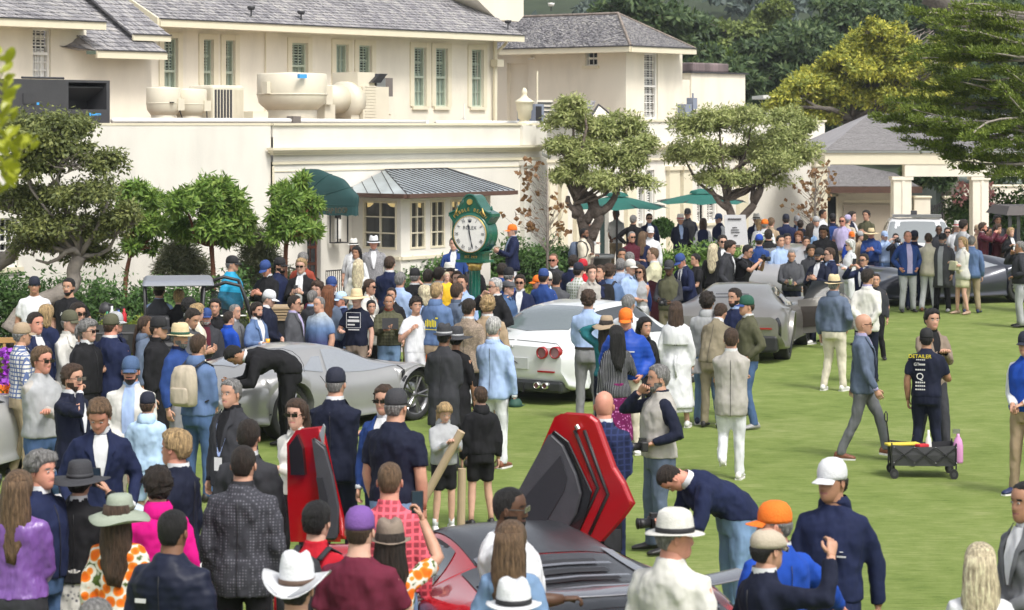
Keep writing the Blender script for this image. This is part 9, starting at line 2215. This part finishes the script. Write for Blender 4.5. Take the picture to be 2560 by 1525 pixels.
def parse(line):
 a=[q.strip()for q in line.split('|')]
 u,v,f,sex,sk=a[0].split();g=a[1].split();bt=a[2].split();hr=a[4].split();ht=a[5].split();kw=dict(sex=sex,skin=sk,top=g[0]if g[0]!='top_' else 'tank',tc=g[1],tp=g[2]if len(g)>2 else None,bot=bt[0],bc=bt[1],arms=a[3],hair=hr[0],hs=hr[1])
 if kw['bot']=='none':kw['bot']='nothing'
 if sex=='f':kw['h']=1.66
 if ht:kw['hat']=ht[0];kw['hc']=ht[1];kw['band']=ht[2]if len(ht)>2 else 'black'
 ex=a[6];props=[];kw['label']=a[7]
 import re
 m=re.search(r'P:(.*)$',ex)
 if m:
  q=m.group(1).split(',');pr=[q[0],int(q[1]),q[2]]
  if q[0]=='bag':pr+=[q[3],float(q[4])]
  if q[0]=='cup':pr+=[q[3]if len(q)>3 else 'white']
  if q[0]=='camera' and len(q)>3:pr+=[float(q[3]),q[4],float(q[5])]
  props.append(tuple(pr));ex=ex[:m.start()]
 m=re.search(r'bp:(\w+)~(.*)$',ex)
 if m:kw['bp']=(m.group(1),m.group(2).strip());ex=ex[:m.start()]
 flags=[]
 for t in ex.split():
  if ':' in t:
   k,q=t.split(':')
   if k in('h','Y'):kw[k]=float(q)
   elif k=='w':kw['build']=float(q)
   elif k=='z':kw['z0']=float(q)
   elif k=='hy':kw['head']=(float(q),kw.get('head',(0,0))[1])
   elif k=='hp':kw['head']=(kw.get('head',(0,0))[0],float(q))
   elif k=='sh':kw['shoes']=q
   elif k=='un':kw['under']=q
   elif k=='tie':kw['tie']=q
   elif k=='lean':kw['lean']=float(q)
   elif k=='hem':kw['hem']=float(q)
   elif k=='sleeve':kw['sleeve']=float(q)
   elif k=='st':kw['strap']=q
   elif k=='sock':kw['sock']=q
  elif t in('g1','g2'):kw['glasses']=int(t[1])
  elif t=='bd':kw['beard']=1
  elif t=='open':kw['open_']=True
  elif t in('walk','away','sit','wide'):kw['legs']=t
  else:flags.append(t)
 kw['props']=props
 return float(u),float(v),float(f),kw,flags
def on_person(o,root,loc,rot=(0,0,0)):o.parent=root;o.location=loc;o.rotation_euler=rot
M_YP=mat_plain('yellow_print',(.75,.62,.02),.6);M_WP=mat_plain('white_print',(.62,.62,.62),.6)
ALLP=[]
for ln in CROWD.strip().split('\n'):
 u,v,f,kw,fl=parse(ln);p=person(u,v,f,**kw);ALLP.append((p,kw,fl));L=kw['label']
 if 'DETAILER' in L:
  for s,z,sz,m_ in(('DETAILER',1.33,.062,M_YP),('GT',1.235,.05,M_WP),('Q',1.09,.11,M_WP)):
   on_person(text_obj('print',s,sz,(0,0,0),(0,0,0),m_,None,.002),p,(.06 if s!='GT' else .10,.180,z),(math.pi/2,0,math.pi))
  for x0,x1,z0,z1 in((.0,.11,1.285,1.297),(.0,.075,1.225,1.245),(.0,.12,1.165,1.18),(.0,.12,1.012,1.03),(.0,.12,.972,.988),(.0,.12,.93,.945)):
   for k in range(5):MB().box(x0+(x1-x0)*k/5,x0+(x1-x0)*(k+.7)/5,.178,.182,z0,z1).build('print',M_WP,p)
 if 'white letters' in L:on_person(text_obj('print','ACRS',.075,(0,0,0),(0,0,0),M_WP,None,.002),p,(.03,-.165,1.28),(math.pi/2,0,0))
 if 'yellow print' in L:
  for k in range(7):MB().box(-.09+k*.027,-.075+k*.027,.168,.172,1.22-.01*(k%2),1.30+.01*(k%3)).build('print',M_YP,p)
  MB().box(-.10,.10,.168,.172,1.17,1.18).build('print',M_YP,p);MB().box(-.12,-.08,.168,.172,1.33,1.35).build('print',M_YP,p)
 if 'huge straw' in L:
  for i,(x0,x1,z0,z1)in enumerate(((-.11,.11,1.335,1.34),(-.11,.11,1.115,1.12),(-.11,-.105,1.12,1.335),(.105,.11,1.12,1.335),(-.09,.09,1.20,1.235),(-.07,.08,1.26,1.28),(-.09,.02,1.15,1.17),(-.08,.09,1.08,1.095))):MB().box(x0,x1,-.158,-.152,z0,z1).build('print',M_WP,p)
 if 'black quilted' in L:MB().box(.07,.14,.196,.2,1.30,1.325).build('logo',M_WP,p)
 if 'white cap and navy' in L:MB().lathe([(0,0),(.014,.002),(0,.004)],10,(.09,-.17,1.31)).build('logo',M_WP,p);MB().box(.06,.12,-.168,-.164,1.275,1.285).build('logo',M_WP,p)
 if 'royal blue puffer' in L:MB().box(.05,.13,-.20,-.19,1.28,1.295).build('logo',M_WP,p)
 if 'lan' in fl:
  for s in(-1,1):MB().tube([(s*.06,-.06,1.47),(s*.075,-.125,1.36),(s*.03,-.165,1.18),(0,-.17,1.10)],(.010,.003),5).build('lanyard',mat_plain('lanyard_blue',(.35,.45,.75),.6),p)
  MB().box(-.045,.045,-.18,-.176,.97,1.09).build('badge',M_WP,p)
 if 'tube' in fl:
  a=p.location;e=empty('poster_tube',(a.x+.02,a.y-.22,.62),0,'long brown cardboard tube held by the boy in grey','tube');MB().tube([(-.22,.05,-.28),(.16,-.03,.42)],.042,14).build('tube_body',mat_noise('kraft_card',(.42,.32,.21),.06,6,.8,.1),e)
 if 'tube2' in fl:
  a=p.location;e=empty('poster_tube',(a.x-.20,a.y-.08,0),0,'cardboard tube stood upright in front of the boy in black','tube');MB().tube([(0,0,.0),(.01,0,.60)],.042,14).build('tube_body',mat_noise('kraft_card',(.42,.32,.21),.06,6,.8,.1),e)
 if 'bp2' in fl:
  e=empty('camera_bag',(p.location.x-1.02,p.location.y+.35,.72),.2,'black rucksack hanging in front of the bending navy sweater','backpack');o=MB().box(-.10,.10,-.08,.08,-.20,.20).build('bag',cloth('black'),e);bevel(o,.06,3);MB().box(-.07,.07,-.10,-.08,-.16,.03).build('pocket',cloth('char'),e)
